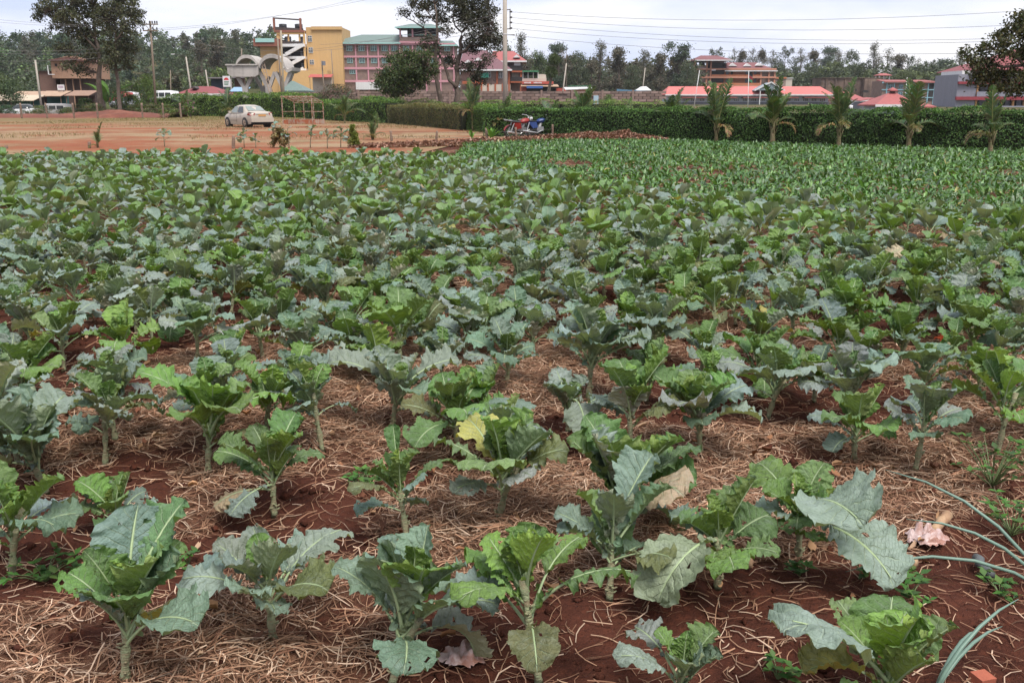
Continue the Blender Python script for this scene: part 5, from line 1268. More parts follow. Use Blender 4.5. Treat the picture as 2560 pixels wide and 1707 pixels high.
blob_shrub('weeping_tree', 'small feathery drooping tree at the left edge behind the stalls', 'tree', 27, 270, 184, 92, .20, 3000, [(.045, .075, .03), (.06, .095, .035), (.035, .06, .025)], 54, Y=124, sub=44)
blob_shrub('dark_shrub', 'dark round shrub left of the long red roofed building', 'shrub', 1637, 252, 213, 26, .22, 1100, [(.014, .018, .02), (.02, .024, .024)], 55, Y=170)
for k, (px, t_, w_, lab) in enumerate([(300, 205, 70, 'dark shrub at the foot of the twin trees'), (215, 240, 50, 'brown green shrub left of the twin trees'), (330, 232, 60, 'dark green shrub under the crossarm pole')]):
    blob_shrub('dark_shrub', lab, 'shrub', px, 285, t_, w_, .2, 1700, DG[:4] + BG_[:2], 60 + k, Y=119)
for k, (px, t_, w_, lab) in enumerate([(940, 232, 24, 'thin sapling before the block wall, left of the rounded tree'), (1215, 222, 30, 'bushy sapling before the wall left of the concrete pole'), (1330, 224, 32, 'yellowish sapling right of the concrete pole'), (1420, 226, 30, 'sapling before the wall near the leaning lamp pole'), (1700, 232, 30, 'grey green shrub before the long red roof, leftmost'), (1760, 236, 26, 'grey green shrub before the long red roof, right of the first flagpole'), (1625, 250, 28, 'round shrub on the lawn behind the hedge')]):
    blob_shrub('sapling', lab, 'sapling', px, 264, t_, w_, .13, 900, LG[:3] + DG[2:], 70 + k, Y=98)

for k, (px, t_, w_, lab) in enumerate([(95, 262, 70, 'scrubby grey green bush left of the white van behind the far fence'), (168, 266, 46, 'scrubby bush right of the white van behind the far fence'), (235, 256, 60, 'scrubby bush at the foot of the left twin tree'), (340, 258, 50, 'scrubby bush right of the right twin tree'), (385, 256, 50, 'scrubby bush at the foot of the crossarm pole')]):
    blob_shrub('scrub_bush', lab, 'bush', px, 290, t_, w_, .14, 1500, BG_ + DG[1:4], 80 + k, Y=113.5, sub=34)
# ---- distant trees, several habits
def far_tree(kind, seed):
    r = random.Random(seed); rng = np.random.default_rng(seed); cl = []; limbs = [([(0, 0, 0), (.01, 0, .35), (0, .01, .6), (.01, 0, .9)], .016, .004)]
    pal = [(0.077, 0.099, 0.053), (0.096, 0.114, 0.061), (0.064, 0.084, 0.050)]
    if kind == 'airy':
        for k in range(15): z = r.uniform(.22, .97); a = r.uniform(0, 6.28); d = .19 * math.sin(PI * min(.95, z + .02)) * r.uniform(.3, 1.1); cl.append(((d * math.cos(a), d * math.sin(a), z), .07, .06, 9))
        pal = [(0.121, 0.125, 0.092), (0.150, 0.150, 0.111), (0.099, 0.111, 0.077), (0.135, 0.114, 0.084)]
    elif kind == 'round':
        for k in range(17): a = r.uniform(0, 6.28); e_ = r.uniform(-1.1, 1.2); cl.append(((.24 * math.cos(a) * math.cos(e_), .24 * math.sin(a) * math.cos(e_), .56 + .36 * math.sin(e_)), .13, .11, 10))
    elif kind == 'cone':
        for k in range(18): z = r.uniform(.12, .98); a = r.uniform(0, 6.28); d = .22 * (1.08 - z) ** .7 * r.uniform(.3, 1); cl.append(((d * math.cos(a), d * math.sin(a), z), .07, .07, 9))
        pal = [(0.102, 0.096, 0.067), (0.125, 0.108, 0.076), (0.084, 0.087, 0.061), (0.143, 0.114, 0.084)]
    elif kind == 'tall':
        for k in range(15): z = r.uniform(.15, .95); a = r.uniform(0, 6.28); d = .17 * r.uniform(.2, 1.1); cl.append(((d * math.cos(a), d * math.sin(a), z), .09, .06, 11))
        pal = [(0.077, 0.108, 0.070), (0.093, 0.128, 0.079), (0.064, 0.090, 0.061)]
    elif kind == 'bamboo':
        for k in range(12): a = r.uniform(0, 6.28); z = r.uniform(.3, .95); d = .20 * z * r.uniform(.2, 1); cl.append(((d * math.cos(a), d * math.sin(a), z), .07, .12, 9))
        pal = [(0.084, 0.125, 0.048), (0.106, 0.150, 0.055), (0.070, 0.099, 0.041)]
        limbs = [([(0, 0, 0), (.05 * math.cos(k), .05 * math.sin(k), .5), (.16 * math.cos(k), .16 * math.sin(k), .9)], .006, .002) for k in range(7)]
    elif kind == 'flat':
        for k in range(12): a = r.uniform(0, 6.28); d = .34 * r.uniform(.1, 1); cl.append(((d * math.cos(a), d * math.sin(a), .78 + .12 * r.uniform(-1, 1)), .13, .05, 9))
        pal = [(0.106, 0.135, 0.053), (0.135, 0.164, 0.063), (0.084, 0.111, 0.047)]
    elif kind == 'bare':
        for k in range(7): a = r.uniform(0, 6.28); z = r.uniform(.5, .97); cl.append(((.12 * math.cos(a), .12 * math.sin(a), z), .07, .06, 5))
        pal = [(0.157, 0.135, 0.114), (0.201, 0.172, 0.143)]
    for k in range(5):
        z = r.uniform(.3, .6); c = cl[k % len(cl)][0]; limbs.append(([(0, 0, z), (c[0] * .5, c[1] * .5, (z + c[2]) / 2 + .03), c], .006, .002))
    per = {'airy': 18, 'bare': 5, 'round': 28, 'flat': 24}.get(kind, 26)
    V, F, col, cs = cluster_crown(cl, .034 if kind not in ('airy', 'bare') else .024, per, pal, seed, .036, .5, .8)
    mb = MB()
    for p, a, b in limbs: mb.tube(p, [a + (b - a) * i / (len(p) - 1) for i in range(len(p))], 5)
    if kind in ('airy', 'bare', 'tall'):
        for c in cs[::2]: mb.tube([(0, 0, max(.25, c[2] - .2)), tuple(c)], [.003, .001], 3)
    return mesh('crown', V, F, FOL, col=col), mb.mesh('trunk', BARK, True), (V, F, col)
FT = {k: [far_tree(k, 100 + 7 * i + 31 * j) for j in range(2)] for i, k in enumerate(('airy', 'round', 'cone', 'tall', 'bamboo', 'flat', 'bare'))}
WIDE = {'airy': .36, 'round': .62, 'cone': .44, 'tall': .36, 'bamboo': .46, 'flat': .80, 'bare': .34}
def ftree(px, pt, wpx, kind, D, label, k):
    s = S(D); x = (px - 1280) * s; z0 = float(gz(x, D)); H = (HZ - pt) * s + CAM_H - z0
    o = empty('background_tree', (x, D, z0), k * 1.7, label, 'tree', 'trees in the far tree line')
    cm, tm, _ = FT[kind][k % 2]; sxy = max(wpx * s / WIDE[kind], .78 * H)
    link('crown', cm, o, scl=(sxy, sxy, H)); link('trunk', tm, o, scl=(min(sxy, H), min(sxy, H), H))
ADJ = {'airy': 'thin airy grey green', 'round': 'dense dark round', 'cone': 'brownish cone shaped', 'tall': 'tall lumpy green', 'bamboo': 'arching bamboo like green', 'flat': 'flat topped light green', 'bare': 'nearly leafless grey'}
LINE = [
 (1302, 94, 44, 'airy', 300, 'right beside the concrete pole top'), (1262, 118, 40, 'round', 310, 'behind the concrete pole'), (1344, 119, 44, 'bamboo', 290, 'behind the white and red restaurant'), (1395, 116, 36, 'tall', 320, 'right of the bamboo like clump'),
 (1414, 111, 30, 'bare', 300, 'above the leaning lamp pole'), (1443, 134, 46, 'round', 310, 'left of the tall pale airy tree'), (1498, 113, 52, 'airy', 320, 'tallest of the tree line middle'), (1545, 122, 58, 'cone', 320, 'broad one right of the tallest airy tree'),
 (1478, 160, 50, 'cone', 300, 'low one under the tallest airy tree'), (1580, 165, 46, 'round', 300, 'low one before the cone shaped trees'), (1607, 133, 46, 'airy', 330, 'behind the white tent'), (1649, 136, 44, 'cone', 330, 'left of the tall lumpy tree'), (1691, 112, 50, 'tall', 340, 'left of the orange building'), (1715, 160, 44, 'round', 330, 'touching the left end of the orange building'),
 (1786, 128, 52, 'round', 450, 'right above the maroon tower roof'), (1830, 130, 36, 'airy', 450, 'above the maroon roof valley'), (1848, 136, 40, 'cone', 445, 'above the first roof gable'), (1874, 130, 44, 'airy', 455, 'above the middle roof gable'), (1899, 134, 40, 'cone', 450, 'above the right roof gable'), (1925, 134, 44, 'airy', 460, 'right behind the maroon roof end'),
 (1956, 126, 50, 'round', 455, 'right of the maroon roof end'), (1994, 129, 44, 'airy', 460, 'second right of the maroon roof end'), (2027, 136, 50, 'cone', 455, 'above the light green flat tree'), (2062, 124, 36, 'tall', 620, 'bluish far one above the flat tree'), (2087, 136, 34, 'airy', 600, 'far one right of the bluish tree'), (2118, 131, 56, 'round', 450, 'behind the stained concrete ruin'),
 (1985, 168, 60, 'round', 420, 'low dark one right of the orange building'), (2022, 158, 56, 'round', 410, 'low one left of the flat light tree'), (2080, 150, 72, 'flat', 420, 'above the stained concrete ruin'), (2130, 165, 50, 'round', 415, 'low one above the ruin'),
 (2175, 116, 36, 'airy', 430, 'tallest at right above the little water hut'), (2209, 128, 48, 'airy', 440, 'right of the tallest right airy tree'), (2153, 160, 66, 'round', 420, 'dark one left of the water hut'), (2240, 140, 44, 'cone', 440, 'above the blue banded building'), (2262, 146, 46, 'round', 440, 'above the blue banded building middle'),
 (2284, 152, 36, 'airy', 450, 'right above the blue banded building'), (2316, 157, 50, 'round', 450, 'above the blue banded building end'), (2348, 153, 48, 'tall', 450, 'between the blue banded and grey buildings'), (2388, 135, 32, 'airy', 440, 'beside the grey building roof'), (2257, 178, 60, 'flat', 400, 'olive one behind the blue banded roof'), (2365, 178, 60, 'flat', 380, 'low one left of the grey building'),
 (553, 103, 52, 'cone', 330, 'brown one left of the concrete arches'), (512, 118, 60, 'cone', 320, 'brown spreading one left of the arches'), (590, 112, 44, 'round', 380, 'dark one behind the arches'), (625, 132, 50, 'round', 400, 'dark one left of the yellow building'), (480, 130, 50, 'round', 330, 'dark one above the red roofed house'), (440, 150, 56, 'round', 310, 'low dark one above the red roofed house')]
for k, (px, pt, wpx, kind, D, where) in enumerate(LINE): ftree(px, pt, wpx, kind, D, f'{ADJ[kind]} background tree {where}', k)
# yucca like tree with a tall bare stem
for px, t_, b_, lab in ((1379, 135, 244, 'tall bare stemmed tufted tree behind the restaurant'), (1372, 168, 240, 'shorter tufted tree beside the tall bare stemmed one')):
    D0 = 150.; s = S(D0); o = empty('tufted_tree', ((px - 1280) * s, D0, 0), 0, lab, 'tree'); H = (HZ - t_) * s + 1.6
    mb = MB(); mb.tube([(-.4, 0, 0), (-.3, 0, H * .4), (.2, 0, H * .7), (.3, 0, H * .9)], [.16, .13, .11, .09], 7); mb.build('trunk', BARK, o, True)
    rng = np.random.default_rng(px); n = 900; d = rng.normal(0, 1, (n, 3)); d /= np.linalg.norm(d, axis=1)[:, None]; P = np.array([.3, 0, H * .87]) + d * rng.uniform(.2, 1.0, (n, 1)) * np.array([1, 1, .9])
    V, F = leafquads(P, rng.normal(0, 1, (n, 3)), np.full(n, .7), .12, rng, d); link('crown', mesh('crown', V, F, FOL, col=np.repeat(pick(rng, [(.06, .085, .03), (.08, .105, .04)], n), 4, 0)), o)

# ---- woodland on the hill and behind the town: one mass
rng = np.random.default_rng(8); Vs, Fs, Cs, off = [], [], [], 0
THIN = {}
def add_crown(x, y, H, W, kind, v, tint):
    global off
    V, F, col = FT[kind][v][2]; z0 = float(gz(x, y))
    key = (kind, int(v))
    if key not in THIN:                       # far away: one leaf in ten, each standing for its spray
        q = V.reshape(-1, 4, 3)[::10]; c_ = q.mean(1, keepdims=True); THIN[key] = ((c_ + (q - c_) * 2.5).reshape(-1, 3), np.arange(4 * len(q)).reshape(-1, 4), col.reshape(-1, 4, 3)[::10].reshape(-1, 3))
    V, F, col = THIN[key]
    Vs.append(V * np.array([W, W, H]) + np.array([x, y, z0 - .12 * H])); Fs.append(F + off); off += len(V); Cs.append(col * np.array(tint))
for k in range(300):
    D = rng.uniform(350, 560); px = rng.uniform(-60, 700); x = (px - 1280) * S(D)
    kind = ('round', 'round', 'cone', 'tall', 'round', 'airy')[rng.integers(0, 6)]; H = rng.uniform(9, 17); add_crown(x, D, H, H * rng.uniform(.8, 1.15), kind, rng.integers(0, 2), (.95, 1.05, 1.0) if rng.random() < .8 else (1.4, 1.7, 1.0))
for k in range(120):
    D = rng.uniform(470, 560); px = rng.uniform(640, 2600); x = (px - 1280) * S(D); H = rng.uniform(9, 17)
    add_crown(x, D, H, H * rng.uniform(.85, 1.2), ('round', 'cone', 'round')[rng.integers(0, 3)], rng.integers(0, 2), (1, 1, 1))
for k in range(230):
    D = rng.uniform(340, 400); px = rng.uniform(1230, 1740); x = (px - 1280) * S(D); H = rng.uniform(9, 19)
    add_crown(x, D, H, H * rng.uniform(.8, 1.2), ('round', 'cone', 'airy')[rng.integers(0, 3)], rng.integers(0, 2), (1, 1, 1))
for k in range(130):
    D = rng.uniform(400, 440); px = rng.uniform(1920, 2460); x = (px - 1280) * S(D); H = rng.uniform(9, 17)
    add_crown(x, D, H, H * rng.uniform(.9, 1.3), ('round', 'round', 'flat')[rng.integers(0, 3)], rng.integers(0, 2), (1, 1, 1))
for k in range(60):
    D = rng.uniform(190, 300); px = rng.uniform(-60, 560); x = (px - 1280) * S(D); H = rng.uniform(5, 10)
    add_crown(x, D, H, H * rng.uniform(.9, 1.3), ('round', 'cone', 'flat')[rng.integers(0, 3)], rng.integers(0, 2), (1, 1.05, 1))
tag(link('woodland', mesh('woodland', np.concatenate(Vs), np.concatenate(Fs), FOL, col=np.concatenate(Cs))), 'dark green woodland covering the far hill and the land behind the town', 'woodland', kind='stuff')

# ================================================================== BUILDINGS
class Site:
    """measurements in photo pixels turned to metres at one distance"""
    def __init__(s, name, label, cat, D, cx, group=None):
        s.D = D; s.s = S(D); s.cx = cx; x = (cx - 1280) * s.s; s.z0 = float(gz(x, D)); s.o = empty(name, (x, D, s.z0), 0, label, cat, group)
    def x(s, px): return (px - s.cx) * s.s
    def z(s, py): return (HZ - py) * s.s + CAM_H - s.z0
    def box(s, name, m, a, b, t, bt, y0, y1, parent=None):
        mb = MB(); mb.box(s.x(a), s.x(b), y0, y1, s.z(bt) if bt is not None else 0, s.z(t)); return mb.build(name, m, parent or s.o)
    def boxes(s, name, m, lst, parent=None):
        mb = MB()
        for a, b, t, bt, y0, y1 in lst: mb.box(s.x(a), s.x(b), y0, y1, s.z(bt) if bt is not None else 0, s.z(t))
        return mb.build(name, m, parent or s.o)
    def hip(s, m, a, b, ra, rb, tz, ez, y0, y1, name='roof', over=.0, trim=None):
        mb = MB(); A, B, RA, RB = s.x(a), s.x(b), s.x(ra), s.x(rb); e, t = s.z(ez), s.z(tz); ym = (y0 + y1) / 2
        mb.add([(A, y0, e), (B, y0, e), (B, y1, e), (A, y1, e), (RA, ym, t), (RB, ym, t), (A, y0, e - .18), (B, y0, e - .18), (B, y1, e - .18), (A, y1, e - .18)],
               [(0, 1, 5, 4), (1, 2, 5), (2, 3, 4, 5), (3, 0, 4), (9, 8, 7, 6), (0, 6, 7, 1), (1, 7, 8, 2), (2, 8, 9, 3), (3, 9, 6, 0)])
        r = mb.build(name, m, s.o)
        if trim:
            t_ = MB(); t_.box(A - .05, B + .05, y0 - .06, y0 - .01, e - .30, e + .04); t_.build('fascia', trim, r)
        return r
    def windows(s, lst, frame, pane, y, bars=2):
        for px, py, wp, hp in lst:
            w2, h2 = wp * s.s / 2, hp * s.s / 2; key = (round(w2, 2), round(h2, 2), frame.name, pane.name, bars)
            if key not in s.__class__.cache:
                mb = MB(); t = max(.08, w2 * .14)
                mb.box(-w2 - t, w2 + t, -.1, .0, h2, h2 + t); mb.box(-w2 - t, w2 + t, -.1, 0, -h2 - t, -h2); mb.box(-w2 - t, -w2, -.1, 0, -h2, h2); mb.box(w2, w2 + t, -.1, 0, -h2, h2)
                for k in range(1, bars + 1): xx = -w2 + 2 * w2 * k / (bars + 1); mb.box(xx - .05, xx + .05, -.085, -.01, -h2, h2)
                mb.box(-w2, w2, -.083, -.012, h2 * .35 - .05, h2 * .35 + .05)
                pm = MB(); pm.box(-w2, w2, -.05, -.03, -h2, h2); s.__class__.cache[key] = (mb.mesh('window', frame), pm.mesh('pane', pane))
            a, b = s.__class__.cache[key]; o = link('window', a, s.o, (s.x(px), y, s.z(py))); link('pane', b, o)
    cache = {}
YEL = mat('yellow_render', (.52, .335, .15), .85, .07, .2, streak=.12); YEL2 = mat('yellow_render_low', (.56, .35, .15), .85, .08, .2)
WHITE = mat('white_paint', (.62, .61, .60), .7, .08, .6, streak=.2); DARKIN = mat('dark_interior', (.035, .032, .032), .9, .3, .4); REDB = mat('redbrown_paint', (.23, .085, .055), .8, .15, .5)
DGLASS = mat('window_glass', (.06, .075, .085), .2, .2, .5, spec=.6); TEAL = mat('teal_roof_trim', (.30, .50, .46), .6, .1, .4); TANK = mat('black_tank', (.018, .018, .02), .5, .1, 1)
IRON = mat('dark_iron', (.06, .045, .04), .7, .2, 1)
# ---- yellow building with open stairs
b = Site('yellow_building', 'tall yellow building with open staircase tower and rooftop tanks', 'building', 266, 770)
b.box('wall', YEL, 774, 862, 78, None, 0, 14); b.box('parapet', YEL, 788, 863.5, 76.5, 84, -.5, -.05)
b.box('wall', YEL, 661, 705, 121, None, -1, 10); b.boxes('wall', YEL2, [(716, 834, 182, None, -7, -1.5)])
b.box('parapet', REDB, 650, 714, 107, 124, -3, 9); b.boxes('tile_band', TEAL, [(656, 702, 106, 115, -3.3, -3.02)])
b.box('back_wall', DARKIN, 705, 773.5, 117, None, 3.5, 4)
b.boxes('column', YEL2, [(704.5, 712, 88, None, -1.6, -1.05)]); b.boxes('column', YEL2, [(769, 773.8, 88, None, -1.6, -1.05)]); b.box('column', YEL2, 731, 735, 92, 117, -1.4, -1.1); b.box('column', YEL2, 758, 762, 92, 117, -1.4, -1.1)
b.boxes('roof_slab', REDB, [(700, 773, 86, 91, -2, 4)]); b.boxes('beam', YEL2, [(706, 770, 91.2, 96, -1.8, -1.2)])
b.boxes('landing', WHITE, [(712, 773, 118, 124.5, -1.9, 3.4)]); b.boxes('landing', WHITE, [(712, 773, 147, 153, -1.9, 3.4)]); b.boxes('landing', WHITE, [(712, 773, 176, 182, -1.9, 3.4)])
b.boxes('railing', IRON, [(712, 768.5, 112, 117.6, -1.75, -1.7)])
for y0, y1 in ((143, 121), (171, 150), (196, 176)):
    mb = MB(); mb.bar((b.x(726), -2.3, b.z(y0)), (b.x(768), -2.3, b.z(y1)), .5, .9); mb.build('stair_flight', WHITE, b.o)
    mb = MB(); mb.box(b.x(716), b.x(727), -2.5, -2.0, b.z(y0 + 4), b.z(y0 - 1)); mb.build('stair_flight', WHITE, b.o)
for px in (716, 755):
    mb = MB(); mb.tube([(b.x(px), 1, b.z(86)), (b.x(px), 1, b.z(70.5)), (b.x(px), 1, b.z(69.5))], [1.05, 1.05, .4], 16); mb.build('water_tank', TANK, b.o, True)
for px in (699.5, 764): b.box('tower_post', REDB, px - 2.2, px + 2.2, 58, 86, -1.5, -.8)
mb = MB(); mb.bar((b.x(697), -1.1, b.z(57.5)), (b.x(767), -1.1, b.z(62)), .4, .35); mb.build('tower_beam', IRON, b.o)
mb = MB(); mb.bar((b.x(700), -1.2, b.z(82)), (b.x(770), -1.2, b.z(86)), .25, .9); mb.build('tower_beam', IRON, b.o)
b.windows([(783, 105, 9, 13), (784, 132, 9, 12), (785, 160, 9, 10)], WHITE, DGLASS, -.02, 1)
b.windows([(722, 138, 11, 9), (757, 138, 11, 10), (722, 166, 11, 9), (757, 167, 11, 10), (757, 104, 14, 10), (722, 104, 14, 10)], IRON, mat('sky_glass', (.30, .32, .36), .2, .2, .4), 3.42, 1)
# ---- pink building
PINK = mat('pink_paint', (.50, .245, .275), .8, .08, .3); STONE = mat('grey_brown_blocks', (.245, .165, .135), .9, .2, 1.2, (.19, .13, .11), .45, .6); GROOF = mat('green_grey_roof', (.135, .185, .165), .6, .08, .2, streak=.15)
b = Site('pink_building', 'long pink framed stone building with green roof and roof tower', 'building', 268, 985)
b.box('wall', STONE, 836, 1139, 115, None, 0, 13)
cols = [836, 863.5, 894.5, 924, 950, 979, 1003, 1035, 1068, 1103, 1136]
for px in cols: b.box('column', PINK, px - 1.6, px + 1.6, 116, None, -.35, -.02)
for t_, bt in ((115.5, 120.5), (145, 149.5), (172, 177.5), (203, 208)): b.box('floor_band', PINK, 834.5, 1140, t_, bt, -.42, -.37)
b.windows([(px, py, 12.5, 12.5) for py in (127, 155.5) for px in (879, 909, 939, 965.5, 990, 1019, 1052, 1086, 1120)] + [(885, 183, 13, 9), (965, 184, 13, 10), (1052, 184, 12, 12)], TEAL, DGLASS, -.02, 2)
b.hip(GROOF, 826, 1006, 902, 1003, 91.5, 115, -1.2, 14, trim=TEAL)
b.hip(GROOF, 1096, 1146, 1100, 1130, 106, 120, -1.2, 14, trim=TEAL)
b.box('tower_wall', STONE, 1004, 1099, 101, 116, -.6, 8); b.box('floor_band', PINK, 1003, 1100, 111, 116.5, -.75, -.62)
for px in (1005.5, 1036, 1068, 1098): b.box('tower_column', PINK, px - 1.8, px + 1.8, 79, 101, -.6, .2)
b.box('tower_core', DARKIN, 1020, 1090, 81, 101, 3, 6); b.boxes('railing', TEAL, [(1005, 1098, 96, 97, -.5, -.4)])
b.hip(GROOF, 995, 1110, 1026, 1080, 68, 78.5, -2, 9.5, trim=TEAL)
b.boxes('shop_front', WHITE, [(893, 955, 208, 226, -1.2, -.5)])
# ---- maroon and red roofed shop building
PURP = mat('maroon_roof', (.155, .075, .085), .7, .1, .3, streak=.15); REDR = mat('red_roof', (.32, .095, .088), .7, .08, .3, streak=.15); BRICKO = mat('orange_brick', (.34, .10, .05), .85, .15, .8); CREAM = mat('cream_wall', (.50, .43, .36), .8, .1, .4)
b = Site('shop_building', 'two storey shop building with maroon roof and white gables behind the dark tree', 'building', 225, 1212)
b.box('wall', STONE, 1152, 1274, 178, None, 0, 12)
for px in (1190, 1206, 1243, 1272): b.box('column', BRICKO, px - 2.2, px + 2.2, 179, None, -.4, -.02)
b.windows([(1252, 191, 8, 14), (1265, 191, 6, 14), (1222, 190, 10, 12)], WHITE, DGLASS, -.02, 1)
b.hip(PURP, 1146, 1280, 1158, 1216, 129, 178, -1.5, 13, trim=WHITE)
for px, py in ((1171, 154), (1196, 148)):
    mb = MB(); mb.prism([(b.x(px - 11), b.z(py + 8)), (b.x(px + 11), b.z(py + 8)), (b.x(px), b.z(py))], -1.8 + (178 - py) * .10, 6); g_ = mb.build('gable', WHITE, b.o)
b.boxes('sign_board', mat('green_sign', (.05, .28, .20), .6, .1, .5), [(1202, 1222, 186, 198, -.75, -.55)])
b.boxes('porch', BRICKO, [(1158, 1200, 206, 213, -3, -.6)]); b.boxes('low_wall', CREAM, [(1200, 1276, 214, None, -2.6, -2.2)])
for px in (1205, 1221, 1239, 1257, 1273): b.box('wall_pier', BRICKO, px - 2, px + 2, 212, None, -2.8, -2.1)
b = Site('balcony_house', 'house with salmon roof and dark balconies right of the concrete pole', 'building', 232, 1280)
b.box('wall', STONE, 1240, 1306, 158, None, 0, 10); b.hip(REDR, 1226, 1316, 1232, 1284, 132, 158, -2.5, 11, trim=WHITE)
mb = MB(); mb.prism([(b.x(1283), b.z(150)), (b.x(1300), b.z(150)), (b.x(1291), b.z(143))], -1.9, 4); mb.build('gable', WHITE, b.o)
b.box('balcony', DARKIN, 1270, 1306, 169, 181, -2, -.02); b.box('balcony', DARKIN, 1276, 1305, 196, 206, -2, -.02)
b.box('floor_band', BRICKO, 1268, 1308, 181.3, 185, -2.2, -.02); b.box('floor_band', BRICKO, 1276, 1308, 206.3, 210, -2.2, -.02)
b.box('room_wall', CREAM, 1279, 1296, 186, 195.6, -.4, -.02); b.box('column', BRICKO, 1300, 1304, 185.5, None, -1.9, -1.4); b.box('column', BRICKO, 1272, 1276, 185.5, None, -1.9, -1.4); b.boxes('laundry_screen', WHITE, [(1285, 1301, 160.5, 170, -1.6, -1.5)])
# ---- restaurant
SGN = mat('red_sign_paint', (.36, .07, .05), .7, .12, .6); TIN = mat('tan_tin_roof', (.40, .27, .18), .7, .15, .5, streak=.3); TARPB = mat('blue_tarpaulin', (.035, .10, .30), .6, .12, .8); WALLB = mat('green_paint', (.06, .22, .11), .7, .1, .5)
b = Site('restaurant', 'low restaurant with red sign band, roof terrace and blue awning', 'building', 205, 1345)
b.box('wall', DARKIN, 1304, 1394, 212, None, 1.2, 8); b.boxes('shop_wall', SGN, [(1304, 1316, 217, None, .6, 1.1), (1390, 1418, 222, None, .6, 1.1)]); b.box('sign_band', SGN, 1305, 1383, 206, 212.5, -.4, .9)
mb = MB(); mb.sheet((b.x(1302), -1.6, b.z(217)), (b.x(1396), -1.6, b.z(218)), (b.x(1394), 1.5, b.z(212.6)), (b.x(1303), 1.5, b.z(212.6)), .12); mb.build('roof', TIN, b.o)
b.boxes('terrace_wall', CREAM, [(1306, 1366, 198.5, 205.7, .8, 5)]); b.box('terrace_roof', WALLB, 1306, 1346, 180.5, 183, 0, 6); b.box('terrace_back', DARKIN, 1308, 1344, 183.2, 190, 4, 4.4)
for px in (1307.5, 1320, 1333, 1345): b.box('terrace_post', WHITE, px - .8, px + .8, 183.2, 198.3, .9, 1.1)
b.box('store_room', CREAM, 1346, 1365, 188.5, 198.3, 1.2, 4.8)
b.box('awning', TARPB, 1316, 1356, 217.2, 223, -2.2, -1.7)
# white lettering on the sign band
for k, px in enumerate(list(range(1310, 1328, 3)) + list(range(1334, 1354, 3))):
    h0 = .0 if k % 3 else .6; b.box('letter', WHITE, px, px + 1.9, 207.6 + h0, 211, -.46, -.42)
b = Site('low_shed', 'low shed with white roof and orange wall beyond the block wall', 'building', 180, 1446)
b.box('wall', mat('salmon_wall', (.42, .17, .11), .8, .1, .5), 1418, 1476, 224, None, 0, 5)
mb = MB(); mb.sheet((b.x(1412), -1, b.z(225)), (b.x(1480), -1, b.z(222)), (b.x(1478), 5, b.z(218)), (b.x(1412), 5, b.z(219)), .15); mb.build('roof', WHITE, b.o)
b.boxes('edge_rail', WALLB, [(1420, 1476, 216.5, 217.6, 0, .1)])
b = Site('blue_fence', 'blue corrugated sheet fence beside the white tent', 'fence', 175, 1582)
for k in range(12):
    mb = MB(); a = 1541 + 7 * k; mb.box(b.x(a) + .01, b.x(a + 7) - .01, (k % 2) * .05, .06 + (k % 2) * .05, 0, b.z(224.5 + .45 * k)); mb.build('panel', mat('blue_sheet', (.09, .19, .28), .6, .15, .8), b.o)
b = Site('white_tent', 'white peaked tent behind the blue fence', 'tent', 185, 1606)
mb = MB(); mb.add([(b.x(1588), -2, b.z(228)), (b.x(1624), -2, b.z(228)), (b.x(1624), 2, b.z(228)), (b.x(1588), 2, b.z(228)), (b.x(1600), 0, b.z(219)), (b.x(1614), 0, b.z(218))], [(0, 1, 5, 4), (1, 2, 5), (2, 3, 4, 5), (3, 0, 4), (3, 2, 1, 0)]); mb.build('canopy', WHITE, b.o)
for px in (1589, 1623):
    for y in (-1.9, 1.9): mb = MB(); mb.tube([(b.x(px), y, 0), (b.x(px), y, b.z(228))], .05, 6); mb.build('pole', IRON, b.o)
# ---- block boundary wall with dark joints
b = Site('boundary_wall', 'long grey block wall behind the trees and the low hedge', 'wall', 112, 1270)
BLKS = [mat(f'wall_block_{k}', c, .9, .2, 2.5) for k, c in enumerate([(.235, .165, .135), (.20, .14, .115), (.27, .195, .165), (.165, .12, .10)])]
b.box('core', mat('mortar_dark', (.12, .09, .08), .95, .2, 3), 890, 1652, 229.5, None, .06, .3)
bms = []
for m in BLKS: mb = MB(); mb.box(-.42, .42, -.05, .055, -.13, .13); bms.append(mb.mesh('block', m))
r = random.Random(3); zt = b.z(229); nb = 0
for row in range(4):
    x = b.x(890) + (row % 2) * .45
    while x < b.x(1650):
        if nb < 300 and r.random() > .03: link('block', bms[r.randrange(4)], b.o, (x + .42, r.uniform(0, .02), zt - .16 - row * .30)); nb += 1
        x += .92
low = MB()
x = b.x(890)
while x < b.x(1650):
    for row in range(4, 10): low.box(x + .02, x + .86, r.uniform(0, .02), .055, zt - .29 - row * .30, zt - .03 - row * .30)
    x += .92
tag(low.build('lower_blocks', BLKS[1], b.o), kind='stuff')
for px in range(895, 1655, 76): b.box('pier', BLKS[0], px, px + 5, 227, None, -.16, .05)
# ---- light blue cabinet, behind the hedge
b = Site('metal_cabinet', 'pale blue metal cabinet standing behind the hedge right of the pole', 'cabinet', 90, 1490)
b.box('body', mat('pale_blue_paint', (.34, .44, .50), .6, .1, 2), 1484, 1496, 240, None, 0, .5); b.box('door_panel', mat('cabinet_label', (.45, .36, .28), .7, .2, 3), 1488, 1492.5, 251, 262, -.03, -.004)
